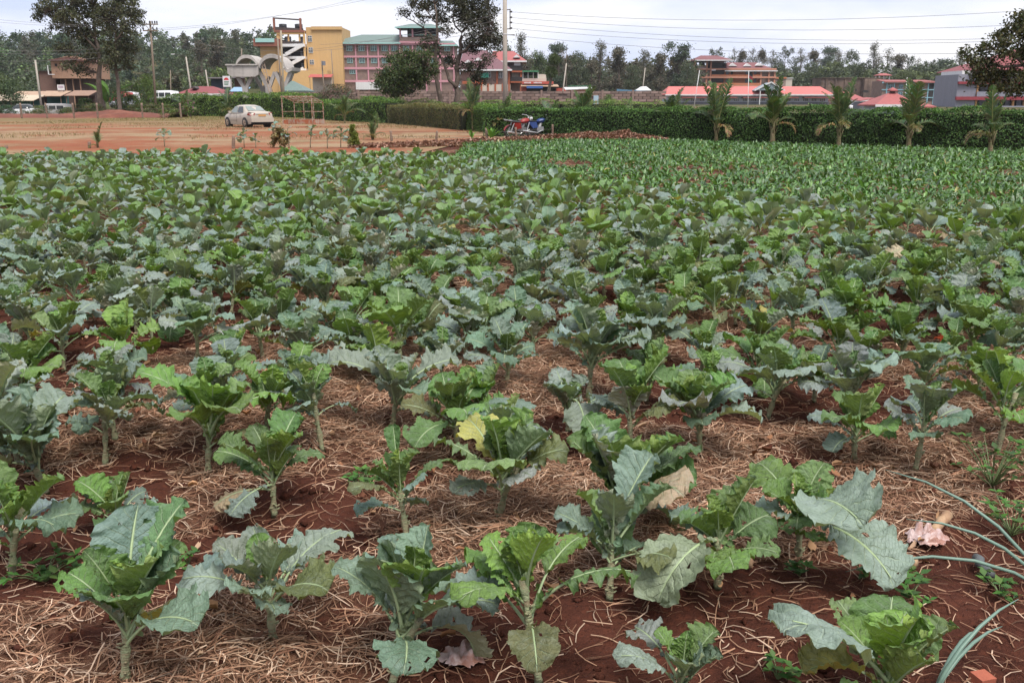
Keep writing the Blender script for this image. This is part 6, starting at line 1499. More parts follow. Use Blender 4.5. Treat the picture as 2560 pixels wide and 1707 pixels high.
# ---- orange school building
ORG = mat('orange_paint', (.42, .155, .075), .8, .1, .25); SALM = mat('salmon_paint', (.46, .215, .14), .8, .08, .25); GRST = mat('grey_stone_panel', (.26, .20, .165), .9, .12, .5); MAR = mat('maroon_tiles', (.175, .065, .065), .7, .1, .25, streak=.12)
b = Site('orange_building', 'three storey orange building with maroon hip roofs and white gables', 'building', 372, 1830)
b.box('wall', ORG, 1773, 1930, 180, None, 2, 16); b.box('wall', GRST, 1731, 1772.5, 178, None, 0, 16)
b.box('wall', GRST, 1898, 1932, 182, None, .4, 1.9)
for px in (1732, 1762, 1772, 1897, 1917, 1931): b.box('column', SALM, px - 1.8, px + 1.8, 156 if px < 1780 else 181, None, -.8, -.02)
for t_ in (175, 194.5, 215): b.box('floor_band', SALM, 1728, 1934, t_, t_ + 4, -1.2, -.82)
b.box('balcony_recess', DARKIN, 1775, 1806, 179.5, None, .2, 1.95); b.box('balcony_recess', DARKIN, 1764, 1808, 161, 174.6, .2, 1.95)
b.windows([(px, py, 6, 9) for px in (1817, 1866, 1887) for py in (184.5, 204.5)], IRON, DGLASS, 1.95, 1)
for px in (1828, 1875):
    for py in (187, 207): b.box('door', DARKIN, px - 2.5, px + 2.5, py - 6, py + 7, 1.75, 1.99)
b.box('railing', ORG, 1775, 1897, 190, 194.2, -.7, -.5); b.box('railing', ORG, 1775, 1897, 210, 214.6, -.7, -.5); b.box('parapet_wall', GRST, 1734, 1760, 168.5, 174.6, -.5, -.2)
b.hip(MAR, 1729, 1822, 1754, 1795, 142.5, 156, -4, 17, trim=WHITE); b.hip(MAR, 1806, 1936, 1822, 1898, 159, 180.5, -1.5, 17, trim=WHITE)
for px, py in ((1831, 162), (1867, 162.5), (1897, 161)):
    mb = MB(); mb.prism([(b.x(px - 10), b.z(py + 7)), (b.x(px + 10), b.z(py + 7)), (b.x(px), b.z(py))], 2.2, 9); mb.build('gable', WHITE, b.o)
mb = MB(); mb.tube([(b.x(1755), 4, b.z(168)), (b.x(1755), 4, b.z(158)), (b.x(1755), 4, b.z(157))], [1.1, 1.1, .4], 14); mb.build('water_tank', TANK, b.o, True)
b.box('annex', GRST, 1930, 1960, 200, None, -.4, 8); b.box('annex_parapet', ORG, 1930, 1961, 196, 199.8, -.8, 8.5); b.box('annex', CREAM, 1960.2, 1977, 199, None, .2, 8); b.box('annex_parapet', WHITE, 1960, 1979, 197.5, 199, -.1, 8.4)
b.windows([(1942, 205, 6, 6)], IRON, DGLASS, -.44, 1)
# ---- long low building, red sheet roof
RSH = mat('red_sheet_roof', (.52, .135, .115), .55, .06, .2, streak=.08); LILAC = mat('pale_blue_wall', (.50, .53, .58), .8, .08, .3); GBASE = mat('grey_base', (.17, .17, .19), .8, .1, .4)
b = Site('long_classroom_block', 'long low classroom block with bright red roof and white wall', 'building', 258, 1870)
b.box('wall', LILAC, 1668, 2070, 236, None, 0, 9); b.box('base_band', GBASE, 1667, 2071, 256, None, -.5, -.05)
b.hip(RSH, 1660, 2078, 1676, 2060, 217.5, 237.5, -2, 11, trim=WHITE)
for k in range(18):
    px = 1690 + k * 21.5; b.windows([(px, 250, 12, 6)], WHITE, DGLASS, -.02, 2)
for k in range(5): b.box('shade_strip', REDR, 1700 + k * 76, 1762 + k * 76, 244, 246, -2.2, -.4)
mb = MB(); mb.prism([(b.x(1880), b.z(228)), (b.x(1950), b.z(228)), (b.x(1918), b.z(209))], -2.6, 3); g_ = mb.build('porch_gable', mat('gable_glass', (.20, .25, .27), .4, .2, .5), b.o)
for p, q in (((1878, 228.5), (1918, 208.5)), ((1918, 208.5), (1953, 228.5))):
    mb = MB(); mb.bar((b.x(p[0]), -2.75, b.z(p[1])), (b.x(q[0]), -2.75, b.z(q[1])), .25, .3); mb.build('bargeboard', WHITE, g_)
for k in range(5): mb = MB(); xx = 1890 + k * 12; mb.box(b.x(xx) - .05, b.x(xx) + .05, -2.68, -2.62, b.z(228), b.z(228 - (11 if k in (1, 3) else 16 if k == 2 else 5))); mb.build('mullion', WHITE, g_)
for px in (1893, 1937): b.box('porch_column', WHITE, px - 1, px + 1, 228.3, None, -2.5, -2.2)
b.hip(REDR, 2092, 2152, 2106, 2122, 231, 251, -6, 8, name='end_roof', trim=WHITE); b.box('end_wall', LILAC, 2098, 2146, 250, None, -4, 6)
# ---- stained concrete ruin
RUIN = mat('stained_concrete', (.215, .15, .115), .95, .3, .25, (.10, .07, .058), .42, .6, streak=.75)
b = Site('concrete_ruin', 'large stained brown concrete shell with dark arched openings', 'building', 332, 2125)
b.box('wall', RUIN, 2049, 2202, 198.5, None, 0, 10); b.box('wall', RUIN, 2150, 2202, 200, None, -2.5, -.02); b.box('cornice', RUIN, 2048, 2203, 197.3, 198.4, -.5, 10.4)
for px, py, wv, hv in ((2154, 228, 16, 8), (2179, 228, 13, 12), (2150, 246, 10, 8), (2190, 247, 14, 7), (2137, 225, 4, 7), (2192, 226, 3, 5), (2057, 221, 8, 6)):
    y = -2.53 if px > 2149 else -.03; mb = MB(); w2, h2 = wv * b.s / 2, hv * b.s
    mb.add([(b.x(px) + w2 * math.cos(a), y, b.z(py) - h2 * .35 + h2 * .5 * math.sin(a)) for a in np.linspace(0, PI, 9)] + [(b.x(px) - w2, y, b.z(py) - h2 * .6), (b.x(px) + w2, y, b.z(py) - h2 * .6)], [tuple(range(10, -1, -1))]); mb.build('opening', DARKIN, b.o)
for px in (2062, 2085, 2108, 2132, 2200): b.box('pilaster', RUIN, px - 1.5, px + 1.5, 200, None, -.35 if px < 2150 else -2.85, -.03 if px < 2150 else -2.52)
b = Site('roof_hut', 'little roofed water hut on top of the concrete ruin', 'hut', 335, 2205)
for px in (2192.5, 2203, 2217): b.box('post', WHITE, px - 1.2, px + 1.2, 191.5, 201.5, -.3, .3)
for px in (2192.5, 2217): b.box('post', WHITE, px - 1.2, px + 1.2, 191.5, 201.5, 3, 3.5)
b.box('floor_slab', RUIN, 2190, 2220, 201.7, None, -.6, 4); b.hip(REDR, 2189, 2221, 2198, 2213, 186.5, 191.3, -1, 4.5)
# ---- small brick building with blue bands
BLB = mat('light_blue_band', (.24, .42, .48), .7, .08, .4)
b = Site('blue_banded_building', 'two storey brown building with light blue bands and a red roof edge', 'building', 305, 2275)
b.box('wall', STONE, 2202, 2349, 205, None, 0, 9)
for t_, bt in ((207, 210.8), (225, 227.5), (244, 246)): b.box('band', BLB, 2200.5, 2350, t_, bt, -.3, -.02)
for px in (2213, 2231, 2264, 2316, 2331, 2348): b.box('column', BLB, px - 1.2, px + 1.2, 211, None, -.25, -.03)
b.box('stair_bay', DARKIN, 2318, 2330, 211, 252, -.2, -.04); b.windows([(px, py, 9, 8) for px in (2222, 2248, 2281, 2298, 2340) for py in (218, 236)], BLB, DGLASS, -.02, 1)
mb = MB(); mb.sheet((b.x(2203), -1.2, b.z(206.5)), (b.x(2351), -1.2, b.z(207.5)), (b.x(2335), 9, b.z(201)), (b.x(2212), 9, b.z(200.5)), .3); mb.build('roof', REDR, b.o)
# ---- red hip roofs near the right
b = Site('red_pavilion', 'pavilion with a red pyramid roof and small cupola', 'pavilion', 140, 2240)
b.box('wall', LILAC, 2194, 2282, 261, None, 0, 5); b.hip(REDR, 2182, 2292, 2238, 2252, 232, 262, -1.2, 6.2, trim=WHITE); b.box('cupola_wall', IRON, 2240, 2250, 225.5, 233, 2.2, 2.8); b.hip(REDR, 2236, 2254, 2244.5, 2245.5, 219.5, 226, 1.8, 3.2, name='cupola_roof')
b = Site('lean_to', 'small grey lean to with white edge left of the red pavilion', 'shed', 150, 2166)
b.box('wall', GBASE, 2150, 2180, 256, None, 0, 3); mb = MB(); mb.sheet((b.x(2146), -.5, b.z(252)), (b.x(2184), -.5, b.z(246)), (b.x(2184), 3.3, b.z(244)), (b.x(2146), 3.3, b.z(250)), .12); mb.build('roof', REDR, b.o)
b = Site('low_red_roof', 'low salmon hip roof just above the hedge left of the grey building', 'building', 125, 2312); b.box('wall', CREAM, 2294, 2332, 265, None, 0, 3); b.hip(REDR, 2288, 2337, 2300, 2316, 255.5, 266.5, -.6, 3.6)
# ---- grey and red building at the right edge
GREYP = mat('grey_lilac_paint', (.235, .235, .275), .8, .08, .5, streak=.15); CRIM = mat('crimson_paint', (.24, .035, .045), .75, .1, .4); GOLD = mat('ochre_column', (.48, .25, .10), .8, .1, .4)
b = Site('grey_balcony_building', 'grey building with crimson bands and balconies behind the right edge tree', 'building', 208, 2470)
b.box('wall', GREYP, 2377, 2424, 190, None, -2.2, 9); b.box('wall', GREYP, 2424.2, 2660, 190, None, .4, 9); b.box('top_wall', WHITE, 2386, 2424, 181, 189.7, -2, 8)
for t_ in (207, 243): b.box('balcony_band', CRIM, 2376 if t_ < 230 else 2374, 2660, t_, t_ + (6 if t_ < 230 else 8), -2.9, -2.25)
b.boxes('balcony_slab', GREYP, [(2424.5, 2660, 231, 242.6, -2.7, -2.5)]); b.boxes('balcony_slab', GREYP, [(2424.5, 2660, 265, 274, -2.7, -2.5)]); b.boxes('balcony_slab', GREYP, [(2424.5, 2660, 197, 206.6, -2.7, -2.5)])
for px in (2428, 2458, 2492, 2520, 2548, 2580): b.box('column', GOLD, px - 2.2, px + 2.2, 190, None, -2.2, -1.7)
for px in (2440, 2475, 2506, 2534, 2564): b.boxes('doorway', DARKIN, [(px - 8, px + 8, 215, 230.5, .2, .38), (px - 8, px + 8, 252, None, .2, .38)])
b.hip(mat('crimson_roof', (.20, .055, .055), .7, .1, .3, streak=.15), 2404, 2680, 2560, 2640, 124, 180, -4, 14, trim=CRIM)
# ---- concrete arch canopy
CONC = mat('grey_concrete', (.43, .395, .36), .85, .12, .6, (.33, .30, .27), .48, .66, .2, 8, streak=.3); CONC2 = mat('shaded_concrete', (.40, .365, .335), .85, .12, .6)  # columns get a darker copy of the concrete, shade put into its colour
D0 = 152.; s = S(D0); cx = 668
o = empty('concrete_canopy', ((cx - 1280) * s, D0, float(gz(0, D0))), R(-2), 'grey concrete canopy of round vaults on forked columns', 'canopy')
def vault(x0, x1, zs, rise, y0, y1, th=.42, n=14):
    prof = []; c = (x0 + x1) / 2; w2 = (x1 - x0) / 2
    outer = [(c - w2 * math.cos(a), zs + rise * math.sin(a)) for a in np.linspace(0, PI, n)]; inner = [(c - (w2 - th) * math.cos(a), zs + (rise - th) * math.sin(a)) for a in np.linspace(0, PI, n)]
    mb = MB()
    V = [(x, y, z) for y in (y0, y1) for x, z in outer + inner]; m_ = 2 * n; F = []
    for k in range(n - 1):
        F += [(k, k + 1, n + k + 1, n + k), (m_ + n + k, m_ + n + k + 1, m_ + k + 1, m_ + k), (k + 1, k, m_ + k, m_ + k + 1), (n + k, n + k + 1, m_ + n + k + 1, m_ + n + k)]
    F += [(0, n, m_ + n, m_), (n - 1, m_ + n - 1, m_ + 2 * n - 1, 2 * n - 1)]
    return mb.add(V, F)
zs = (HZ - 190) * s + 1.6; rise = 3.0
wave = [(-4.6, 1.15), (-3.9, 1.0)] + [(-2.05 - 1.75 * math.cos(a), .75 + 1.95 * math.sin(a)) for a in np.linspace(.15, PI - .25, 15)] + [(1.95 - 2.1 * math.cos(a), .35 + 2.35 * math.sin(a)) for a in np.linspace(.35, PI - .15, 17)] + [(4.3, .55), (5.0, .85)]
V = [(x, y, zs + z) for y in (-2.7, 2.4) for x, z in wave]; m_ = len(wave)
V += [(x + (.12 if x < 1.95 else -.12) * (x > -.2), y, zs + z - .5) for y in (-2.7, 2.4) for x, z in wave]; F = []
for k in range(m_ - 1):
    F += [(k, k + 1, m_ + k + 1, m_ + k), (2 * m_ + k + 1, 2 * m_ + k, 3 * m_ + k, 3 * m_ + k + 1), (k + 1, k, 2 * m_ + k, 2 * m_ + k + 1), (m_ + k, m_ + k + 1, 3 * m_ + k + 1, 3 * m_ + k)]
F += [(0, m_, 3 * m_, 2 * m_), (m_ - 1, 3 * m_ - 1, 4 * m_ - 1, 2 * m_ - 1)]
mb = MB(); mb.add(V, F); mb.build('roof_shell', CONC, o)
mb = MB(); mb.add([(x, y, zs + z - (.5 if lo_ else -.12)) for y in (-3.0, -2.72) for lo_ in (0, 1) for x, z in wave[17:34]], [(k, k + 1, 17 + k + 1, 17 + k) for k in range(16)] + [(k + 1, k, 34 + k, 34 + k + 1) for k in range(16)] + [(17 + k, 17 + k + 1, 51 + k + 1, 51 + k) for k in range(16)]); mb.build('arch_rim', CONC, o)
mb = MB(); mb.prism([(-4.9, zs + 1.05), (-.18, zs + 1.0), (-.2, zs - .25), (-.7, zs - .55), (-4.3, zs - .55), (-4.9, zs - .1)], -3.2, -2.45); mb.build('fascia', CONC, o)
mb = MB(); mb.box(-5.1, -.2, -3.4, -2.4, zs + 1.1, zs + 1.3); mb.build('roof_edge', CONC, o)
for x, y in ((-2.6, -2.2), (-1.0, 1.8), (.9, -1.9), (2.7, 1.6), (3.3, -2.0)):
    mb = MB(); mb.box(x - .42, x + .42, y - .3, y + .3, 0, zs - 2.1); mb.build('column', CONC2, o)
    for sd in (-1, 1):
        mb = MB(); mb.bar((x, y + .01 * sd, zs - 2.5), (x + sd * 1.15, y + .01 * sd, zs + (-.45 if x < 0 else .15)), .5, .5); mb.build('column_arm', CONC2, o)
mb = MB(); mb.add([(-.1, -1.3, 0), (1.9, -1.3, 0), (1.9, -.6, 0), (-.1, -.6, 0), (.3, -1.25, zs - 1.4), (.9, -1.25, zs - 1.4), (.9, -.7, zs - 1.4), (.3, -.7, zs - 1.4)], [(0, 1, 5, 4), (1, 2, 6, 5), (2, 3, 7, 6), (3, 0, 4, 7), (4, 5, 6, 7)]); mb.build('core_pier', mat('dark_pier', (.055, .045, .045), .9, .2, 1), o)
# ladder leaning on it
lo = empty('wooden_ladder', tuple(at(668, HZ, D0 - 4.4)), 0, 'thin wooden ladder leaning against the concrete canopy', 'ladder'); lo.location.z = float(gz(0, D0))
for dx in (0, .42):
    mb = MB(); mb.bar((1.1 + dx, 0, 0), (-1.0 + dx, 1.8, zs + 1.6), .09); mb.build('rail', mat('ladder_wood', (.34, .25, .19), .8, .2, 3), lo)
for k in range(13):
    f = (k + .7) / 13.5; mb = MB(); x = 1.1 - 2.1 * f; mb.bar((x, 1.8 * f - .01, (zs + 1.6) * f), (x + .42, 1.8 * f - .01, (zs + 1.6) * f), .07); mb.build('rung', MATS['ladder_wood'], lo)
# ---- town at the left
WOODW = mat('tan_plank_wall', (.36, .215, .14), .85, .18, .5, (.26, .14, .09), .5, .68); DKW = mat('dark_timber', (.085, .055, .045), .9, .3, .6); BRK = mat('dull_brick', (.15, .085, .065), .9, .2, .8)
b = Site('timber_house', 'two storey timber house with tan upper walls at the left', 'building', 152, 185)
b.box('lower_wall', DKW, 150, 222, 199, None, .8, 7); r = random.Random(4)
for k in range(12):
    a = 140.5 + k * 7.9; top = 157 - 14 * (1 - abs(k - 6) / 6.5); b.box('plank', WOODW, a + .1, a + 7.8, max(top, 146), 199, -r.uniform(.28, .34), -.2)
b.box('upper_wall', WOODW, 140, 236, 157, 199, -.18, 7)
mb = MB(); mb.add([(b.x(136), -1, b.z(156)), (b.x(240), -1, b.z(158)), (b.x(240), 7.5, b.z(158)), (b.x(136), 7.5, b.z(156)), (b.x(188), -1, b.z(148)), (b.x(188), 7.5, b.z(148))], [(0, 4, 5, 3), (4, 1, 2, 5), (0, 1, 4), (3, 5, 2)]); mb.build('roof', mat('dark_rust_roof', (.13, .06, .05), .8, .2, .5), b.o)
b.box('brick_wing', BRK, 102, 142, 182, None, .5, 6); b.box('wing_roof', IRON, 101, 143, 180.5, 181.9, .2, 6.3); b.boxes('stair_rail', WHITE, [(134, 136, 168, 190, -.7, -.6), (136, 150, 189, 190.5, -.7, -.6)])
b.box('small_window', DARKIN, 151, 156, 164, 170, -.4, -.345)
for px in (168, 186, 204): b.box('timber_post', WOODW, px - .7, px + .7, 199.5, None, .2, .5)
sg = Site('poster_board', 'white poster board above the stall roofs at left', 'sign', 140, 156); sg.box('board', WHITE, 148, 165, 214, 227, 0, .1); sg.box('print', mat('faded_print', (.40, .33, .38), .8, .3, 2), 150, 163, 216.5, 222, -.02, -.002); sg.boxes('leg', IRON, [(150, 151, 227.2, None, .02, .08)]); sg.boxes('leg', IRON, [(162, 163, 227.2, None, .02, .08)])
def stall(name, label, D, a, b_, t_, bt, m, wall, drop=1.2):
    q = Site(name, label, 'market stall', D, (a + b_) / 2, 'market stalls at the left'); h1, h2 = q.z(t_), q.z(bt)
    mb = MB(); mb.sheet((q.x(a), -drop, h2), (q.x(b_), -drop, h2), (q.x(b_) - .3, 3, h1), (q.x(a) - .3, 3, h1), .07); mb.build('roof', m, q.o)
    for px in (a + 3, b_ - 3): mb = MB(); mb.tube([(q.x(px), -drop + .25, 0), (q.x(px), -drop + .25, h2 - .1)], .05, 6); mb.build('post', MATS['grey_wood'], q.o)
    mb = MB(); mb.box(q.x(a) + .3, q.x(b_) - .3, 1.6, 1.8, 0, h2); mb.build('back_wall', wall, q.o)
    mb = MB(); mb.box(q.x(a) + .5, q.x(b_) - .5, -.4, .5, 0, .9); mb.build('counter', DKW, q.o)
stall('market_stall', 'market stall with rusty tan tin roof beside the far left pole', 138, 100, 164, 228, 241, TIN, mat('teal_wall', (.05, .16, .15), .8, .2, .6))
stall('market_stall', 'market stall with sloping brown tin roof left of the twin trees', 138, 172, 233, 227, 240, mat('brown_tin', (.28, .17, .115), .7, .15, .6, streak=.3), DKW)
stall('market_stall', 'long cream awning stall at the left edge', 134, -20, 95, 238, 252, mat('cream_tin', (.48, .39, .28), .7, .12, .6, streak=.2), MATS['teal_wall'])
stall('market_stall', 'tan roofed stall behind the cream awning', 141, 30, 122, 229, 243, TIN, DKW)
stall('market_stall', 'kiosk shack with dark front left of the concrete arches', 172, 520, 566, 195, 199, IRON, mat('kiosk_blue', (.06, .08, .11), .8, .3, .8), .6)
stall('market_stall', 'brick shack with flat roof beside the upright sign board', 174, 580, 614, 194, 198, IRON, BRK, .6)
stall('market_stall', 'stall under blue sheeting right of the red roofed house', 165, 580, 622, 219, 230, mat('pale_blue_tarp', (.22, .34, .46), .6, .15, .8), DKW)
stall('market_stall', 'stall with red and white striped awning before the yellow building', 185, 776, 833, 188, 196, SGN, CREAM, .8)
q = Site('sign_board', 'upright white sign board with a red half disc left of the arches', 'sign', 168, 570); q.box('board', WHITE, 561, 579, 193, 219, 0, .12)
mb = MB(); mb.add([(q.x(570) + 6 * q.s * math.cos(a), -.012, q.z(203) + 6 * q.s * math.sin(a)) for a in np.linspace(0, PI, 12)], [tuple(range(11, -1, -1))]); mb.build('red_half_disc', mat('sign_red', (.5, .03, .03), .6, .05, 2), q.o)
for k, y in enumerate((206, 209.5, 213)): q.box('print_line', mat('sign_green', (.04, .16, .07), .6, .05, 2), 564, 576 - k, y, y + 1.8, -.014, -.002)
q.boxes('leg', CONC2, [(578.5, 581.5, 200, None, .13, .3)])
q = Site('red_roofed_house', 'small house with dull red hip roof left of the arches', 'building', 158, 505); q.box('wall', CREAM, 452, 560, 235, None, 0, 7); q.hip(mat('dull_red_roof', (.21, .055, .055), .7, .1, .4), 444, 568, 478, 520, 217, 236, -1, 8, trim=WHITE)
mb = MB(); mb.prism([(q.x(475), q.z(223)), (q.x(491), q.z(223)), (q.x(483), q.z(217))], .6, 3); mb.build('gable', IRON, q.o)
q = Site('green_pyramid_roof', 'grey green pyramid roof right of the concrete arches', 'building', 146, 737); q.box('wall', STONE, 714, 764, 227, None, 0, 5); q.hip(GROOF, 708, 768, 722, 728, 204, 228, -.8, 5.8)
q = Site('low_brick_wall', 'low brown brick wall right of the concrete arches', 'wall', 135, 830); q.box('core', MATS['mortar_dark'], 715, 892, 232, None, .06, .3)
r = random.Random(9); x = q.x(715)
while x < q.x(890):
    for row in range(5): link('block', bms[r.randrange(4)], q.o, (x + .42, r.uniform(0, .02), q.z(231.6) - .16 - row * .30))
    x += .92
# ---- vans and cars at the left road, boxes with cabins and wheels
def far_car(px, pt, D, length, h, m, heading, label, van=False):
    s = S(D); x = (px - 1280) * s; z = (HZ - pt) * s + CAM_H - h; o = empty('road_car' if not van else 'road_van', (x, D, max(0., z) if D > 128 else 0), heading, label, 'van' if van else 'car', 'vehicles on the road at left')
    L2 = length / 2; W2 = .82; secs = []
    prof = [(-L2, .35, .85), (-L2 + .12, .3, h * .95 if van else .98), (-L2 * .45, .28, h if van else 1.02), (L2 * .35, .28, h if van else .98), (L2 * .62, .28, h * .62 if van else .92), (L2 - .1, .3, .80), (L2, .38, .68)]
    for y, z0, z1 in prof: secs.append([(W2 * .95, y, z0), (W2, y, z0 + .35), (W2 * .92, y, z1 - .06), (W2 * .7, y, z1), (0, y, z1 + .02), (-W2 * .7, y, z1), (-W2 * .92, y, z1 - .06), (-W2, y, z0 + .35), (-W2 * .95, y, z0)])
    loft(secs).build('body', m, o, True)
    if not van:
        cb = []
        for y, z1, hw in ((-L2 * .75, 1.0, .7), (-L2 * .5, h - .04, .6), (0, h, .6), (L2 * .15, h - .05, .6), (L2 * .45, .98, .7)): cb.append([(.76, y, .95), (hw, y, z1), (0, y, z1 + .02), (-hw, y, z1), (-.76, y, .95)])
        loft(cb).build('cabin', GLASS, o, True); mb = MB(); mb.box(-.56, .56, -L2 * .48, L2 * .12, h - .02, h + .03); mb.build('roof', m, o)
    else:
        for sd in (-1, 1):
            for k in range(3): mb = MB(); mb.box(sd * (W2 + .004), sd * (W2 - .05), -L2 * .8 + k * L2 * .5, -L2 * .8 + k * L2 * .5 + L2 * .42, h * .55, h * .84); mb.build('side_window', GLASS, o)
    for sd in (-1, 1):
        for y in (-L2 * .6, L2 * .62): mb = MB(); mb.tube([(sd * .66, y, .3), (sd * .86, y, .3)], .3, 14); mb.build('wheel', TYRE, o, True)
CW = mat('white_car_paint', (.60, .60, .60), .4, .05, 1); CR = mat('red_car_paint', (.35, .04, .05), .4, .08, 1)
far_car(136, 266, 118, 4.2, 1.55, mat('dusty_white_paint', (.42, .40, .38), .5, .1, 1), R(80), 'white van on the road behind the left fence', True)
far_car(52, 277, 118, 3.9, 1.45, CW, R(85), 'white car low behind the soil bank at far left')
far_car(303, 231, 150, 4.2, 1.8, CR, R(60), 'red car seen between the twin tree trunks', True); far_car(318, 231, 154, 4.4, 1.9, CW, R(60), 'white van seen right of the right twin trunk', True)
far_car(308, 244, 140, 4.2, 1.5, mat('grey_car_paint', (.3, .31, .33), .4, .05, 1), R(75), 'grey car low between the twin tree trunks')
far_car(412, 228, 150, 4.6, 2.0, CW, R(70), 'white van behind the loose hedge left of the red roofed house', True)
far_car(2142, 254, 170, 4.4, 1.6, CW, R(80), 'white car beside the end of the long classroom block')
# ---- bank of dug red earth along the far yard end
rng = np.random.default_rng(6); nx, ny = 120, 14; xs = np.linspace(-62, -40.2 + 0, nx); X, Yv = np.meshgrid(np.linspace(at(-60, HZ, 109).x, at(440, HZ, 109).x, nx), np.linspace(105.5, 113, ny), indexing='ij')
Z = np.sin(PI * (Yv - 105.5) / 7.5).clip(0, 1) * (.25 + .55 * fbm(X * .35, Yv * .3, 41, 4) + .35 * np.exp(-((X - at(305, HZ, 109).x) / 2.6) ** 2)) + .10 * (fbm(X * 2.5, Yv * 2.5, 2, 3) - .5)
Z[:, 0] = -.05; Z[:, -1] = -.05
ix = np.arange(nx * ny).reshape(nx, ny); F = np.stack([ix[:-1, :-1], ix[1:, :-1], ix[1:, 1:], ix[:-1, 1:]], -1).reshape(-1, 4)
tag(link('soil_bank', mesh('soil_bank', np.stack([X, Yv, Z], -1).reshape(-1, 3), F, mat('bank_soil', (.15, .050, .032), .95, .3, .8, (.22, .085, .05), .5, .7, .8, 3), smooth=True)), 'bank of dug red brown earth along the far end of the yard', 'soil bank', kind='structure')

# ================================================================== POLES, LAMPS, FLAGS, WIRES
CPOLE = mat('concrete_pole', (.36, .32, .27), .85, .12, 1.5, (.28, .25, .21), .5, .7, .2, 12); WPOLE = mat('timber_pole', (.20, .155, .115), .85, .2, 2)
def pole(name, label, top, base, D, r0, r1, m, extra=None, cat='pole'):
    p, q = at(*base, D), at(*top, D); p = Vector((p.x + (p.x - q.x) * (p.z / max(.1, q.z - p.z)), D, 0)) if p.z > 0 else p
    z0 = float(gz(p.x, D)); p.z = z0; o = empty(name, tuple(p), 0, label, cat); t = q - p
    mb = MB(); mb.tube([(0, 0, -.2), tuple(t * .5), tuple(t)], [r0, (r0 + r1) / 2, r1], 10); mb.build('shaft', m, o, True); return o, t
o, t = pole('utility_pole', 'thick concrete utility pole rising out of the top of the picture', (1262, -60), (1263, 253), 64, .165, .135, CPOLE)
zz = lambda py, D=64: at(1262, py, D).z
mb = MB(); mb.bar((.32, 0, zz(23)), (.32, 0, zz(75)), .06); mb.build('insulator_bar', IRON, o)
for py in (25, 73): mb = MB(); mb.bar((-.17, 0, zz(py)), (.36, 0, zz(py)), .05); mb.build('bracket', IRON, o)
for py in (30, 44, 57, 71): mb = MB(); mb.tube([(.34, 0, zz(py)), (.38, 0, zz(py)), (.40, 0, zz(py)), (.46, 0, zz(py))], [.03, .07, .05, .06], 10); mb.build('insulator', TANK, o, True)
mb = MB(); mb.tube([(0, 0, zz(87)), (0, 0, zz(85))], .158, 12); mb.build('band', WHITE, o)
mb = MB(); mb.tube([(.15, -.02, zz(88)), (.62, 0, zz(88))], [.02, .035], 6); mb.build('wire_clamp', IRON, o)
o, t = pole('utility_pole', 'tall timber pole with a crossarm right of the twin trees', (375, 53), (391, 285), 116, .15, .11, WPOLE)
def arm(o, t, f, half, ins, D):
    c = t * f; mb = MB(); mb.bar(tuple(c + Vector((-half, -.14, 0))), tuple(c + Vector((half, -.14, 0))), .13); mb.build('crossarm', WPOLE, o)
    for x in ins: mb = MB(); p = c + Vector((x, -.14, .05)); mb.tube([tuple(p), tuple(p + Vector((0, 0, .15))), tuple(p + Vector((0, 0, .32)))], [.03, .09, .06], 8); mb.build('insulator', TANK, o)
arm(o, t, .965, .95, (-.85, -.6, 0, .3, .6, .85), 116); arm(o, t, .90, .85, (-.8, .35, .8), 116)
for sd in (-1, 1): mb = MB(); mb.bar(tuple(t * .9 + Vector((0, -.16, 0))), tuple(t * .963 + Vector((sd * .55, -.16, 0))), .05); mb.build('brace', WPOLE, o)
pole('utility_pole', 'slanting pale concrete pole beside the stalls at far left', (88, 151), (105, 278), 128, .16, .11, CPOLE)
o, t = pole('street_lamp', 'concrete street lamp with a long arm left of the red roofed house', (465, 143), (477, 225), 160, .17, .12, CPOLE, cat='street lamp')
mb = MB(); mb.tube([tuple(t * .99), tuple(t + Vector((-.6, 0, .25))), tuple(t + Vector((-1.9, 0, .42)))], [.05, .04, .05], 6); mb.build('lamp_arm', IRON, o); mb = MB(); mb.box(t.x - 2.4, t.x - 1.8, -.12, .12, t.z + .38, t.z + .5); mb.build('lamp_head', WHITE, o)
pole('utility_pole', 'wooden pole before the concrete arches, right and taller of the pair', (702, 77), (709, 236), 124, .15, .11, mat('pale_timber_pole', (.30, .25, .18), .85, .2, 2)); pole('utility_pole', 'darker wooden pole before the concrete arches, left of the pair', (694, 96), (704, 236), 126, .13, .10, WPOLE)
pole('utility_pole', 'short leaning pole above the kiosk left of the arches', (514, 175), (521, 222), 165, .13, .10, CPOLE); pole('utility_pole', 'thin pole left of the street lamp', (426, 176), (427, 232), 155, .09, .07, WPOLE)
o, t = pole('utility_pole', 'wooden pole with a transformer before the yellow building', (804, 152), (808, 200), 178, .14, .11, WPOLE); mb = MB(); mb.tube([(.1, -.4, t.z * .90), (.1, -.4, t.z * .985)], .32, 10); mb.build('transformer', GBASE, o)
pole('utility_pole', 'thin dark pole at the left corner of the pink building', (828, 124), (833, 200), 200, .11, .08, WPOLE)
pole('street_mast', 'dark mast with a slanting arm above the arches', (604, 122), (604, 160), 230, .18, .14, WPOLE)
o, t = pole('street_lamp', 'leaning pale lamp pole right of the restaurant', (1416, 159), (1406, 240), 130, .11, .08, CPOLE, cat='street lamp'); pole('utility_pole', 'thin pole beside the white tent', (1613, 170), (1606, 232), 200, .12, .09, CPOLE)
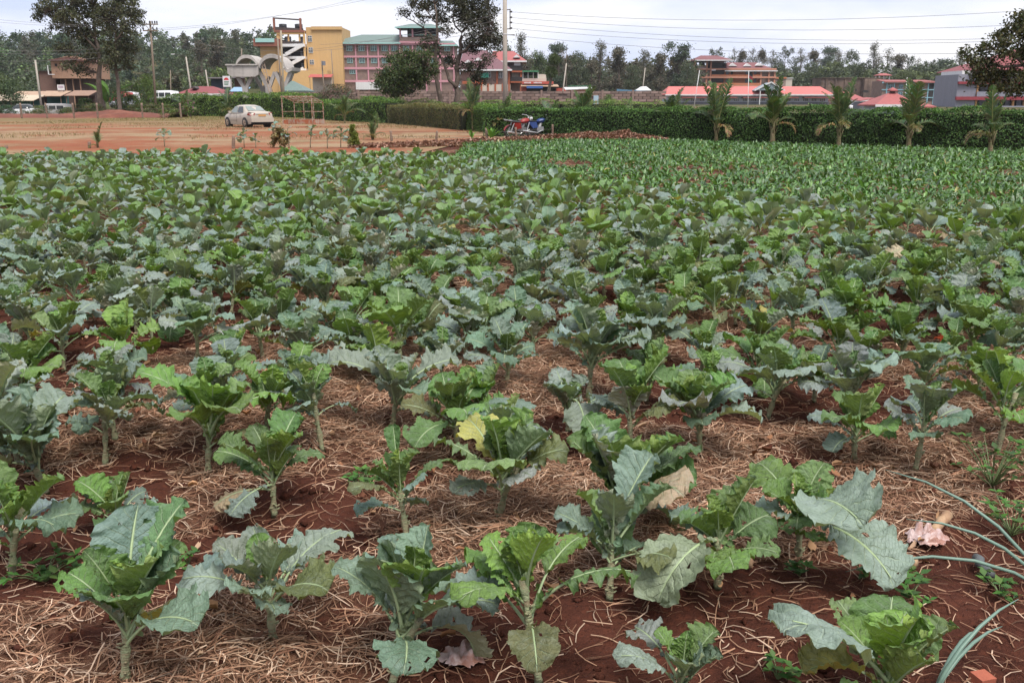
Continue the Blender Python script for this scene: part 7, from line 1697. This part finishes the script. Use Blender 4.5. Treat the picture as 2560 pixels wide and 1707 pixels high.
for (a, b_, D, fl, lab) in (((1749, 176), (1735, 269), 165, None, 'leaning white flagpole before the long red roof, left one'), ((1872, 178), (1869.5, 270), 165, 1, 'upright white flagpole with a flag before the long red roof'), ((2268, 194), (2261, 258), 170, 2, 'white flagpole with a red and white flag at right'), ((2279, 199), (2271, 253), 176, 2, 'second white flagpole at right with a limp flag')):
    o, t = pole('flagpole', lab, a, b_, D, .07, .05, WHITE, cat='flagpole')
    if fl:
        for k, (c, z) in enumerate(((TANK, .0), (CRIM, .34), (WALLB, .68))):
            mb = MB(); f = 1.0 - .10
            for j in range(4):
                x0, x1 = .06 + .16 * j, .06 + .16 * (j + 1); zt = t.z * .97 - z * (1.4 if fl == 1 else 1) - .1 * j; y0 = .08 * math.sin(j * 1.7); y1 = .08 * math.sin((j + 1) * 1.7)
                mb.add([(t.x * .95 + x0, y0, zt), (t.x * .95 + x1, y1, zt - .1), (t.x * .95 + x1, y1, zt - .55), (t.x * .95 + x0, y0, zt - .45)], [(0, 1, 2, 3)])
            mb.build('flag_band', c, o)
# power lines: slack spans
def span(a, Ya, b_, Yb, sag, label, rad=.010, n=22):
    p, q = at(*a, Ya), at(*b_, Yb); pts = []
    for k in range(n + 1): f = k / n; v = p.lerp(q, f); v.z -= sag * 4 * f * (1 - f); pts.append(tuple(v))
    wire(pts, rad, label, 'power_line', 'power line', mat('cable', (.16, .15, .15), .6, .1, 3), 'overhead power lines', 4)
for k, (y0, y1) in enumerate(((30, 22), (44, 58), (57, 92), (71, 98), (88, 128))): span((1272, y0), 64, (2640, y1), 52, .55, f"power line running right from the concrete pole, {['top', 'second', 'third', 'fourth', 'lowest'][k]} one")
for k, (a, b_) in enumerate((((1255, 34), (760, 126)), ((1255, 50), (800, 112)), ((1255, 62), (900, 106)), ((1255, 76), (700, 130)))): span(a, 64, b_, 122, .3, f"power line running left from the concrete pole, {['top', 'second', 'third', 'lowest'][k]} one", .012)
for k, (a, b_) in enumerate((((395, 72), (1010, -20)), ((395, 76), (900, -4)), ((395, 84), (695, 128)), ((385, 100), (690, 140)))): span(a, 116, b_, 90 if k < 2 else 124, .5, f"power line running right from the crossarm pole, {['top', 'second', 'third', 'lowest'][k]} one", .012)
for k, (a, b_) in enumerate((((352, 60), (-60, 43)), ((352, 62), (-60, 50)), ((360, 112), (-60, 124)), ((360, 122), (-60, 131)), ((365, 132), (-60, 152)))): span(a, 116, b_, 104, .4, f"power line running left from the crossarm pole, {['top', 'second', 'third', 'fourth', 'lowest'][k]} one", .012)

# ================================================================== HAZE: thin dusty air over the whole place
mb = MB(); mb.box(-3100, 3100, -25, 1300, -1.2, 75)
hm = bpy.data.materials.new('haze_air'); hm.use_nodes = True; t = hm.node_tree; t.nodes.clear()
pv = t.nodes.new('ShaderNodeVolumePrincipled'); pv.inputs['Color'].default_value = (.93, .95, 1, 1); pv.inputs['Density'].default_value = .00010; pv.inputs['Anisotropy'].default_value = .2
om = t.nodes.new('ShaderNodeOutputMaterial'); t.links.new(pv.outputs[0], om.inputs['Volume'])
tag(mb.build('haze', hm), 'thin pale haze in the air over field and town', 'haze', kind='stuff')
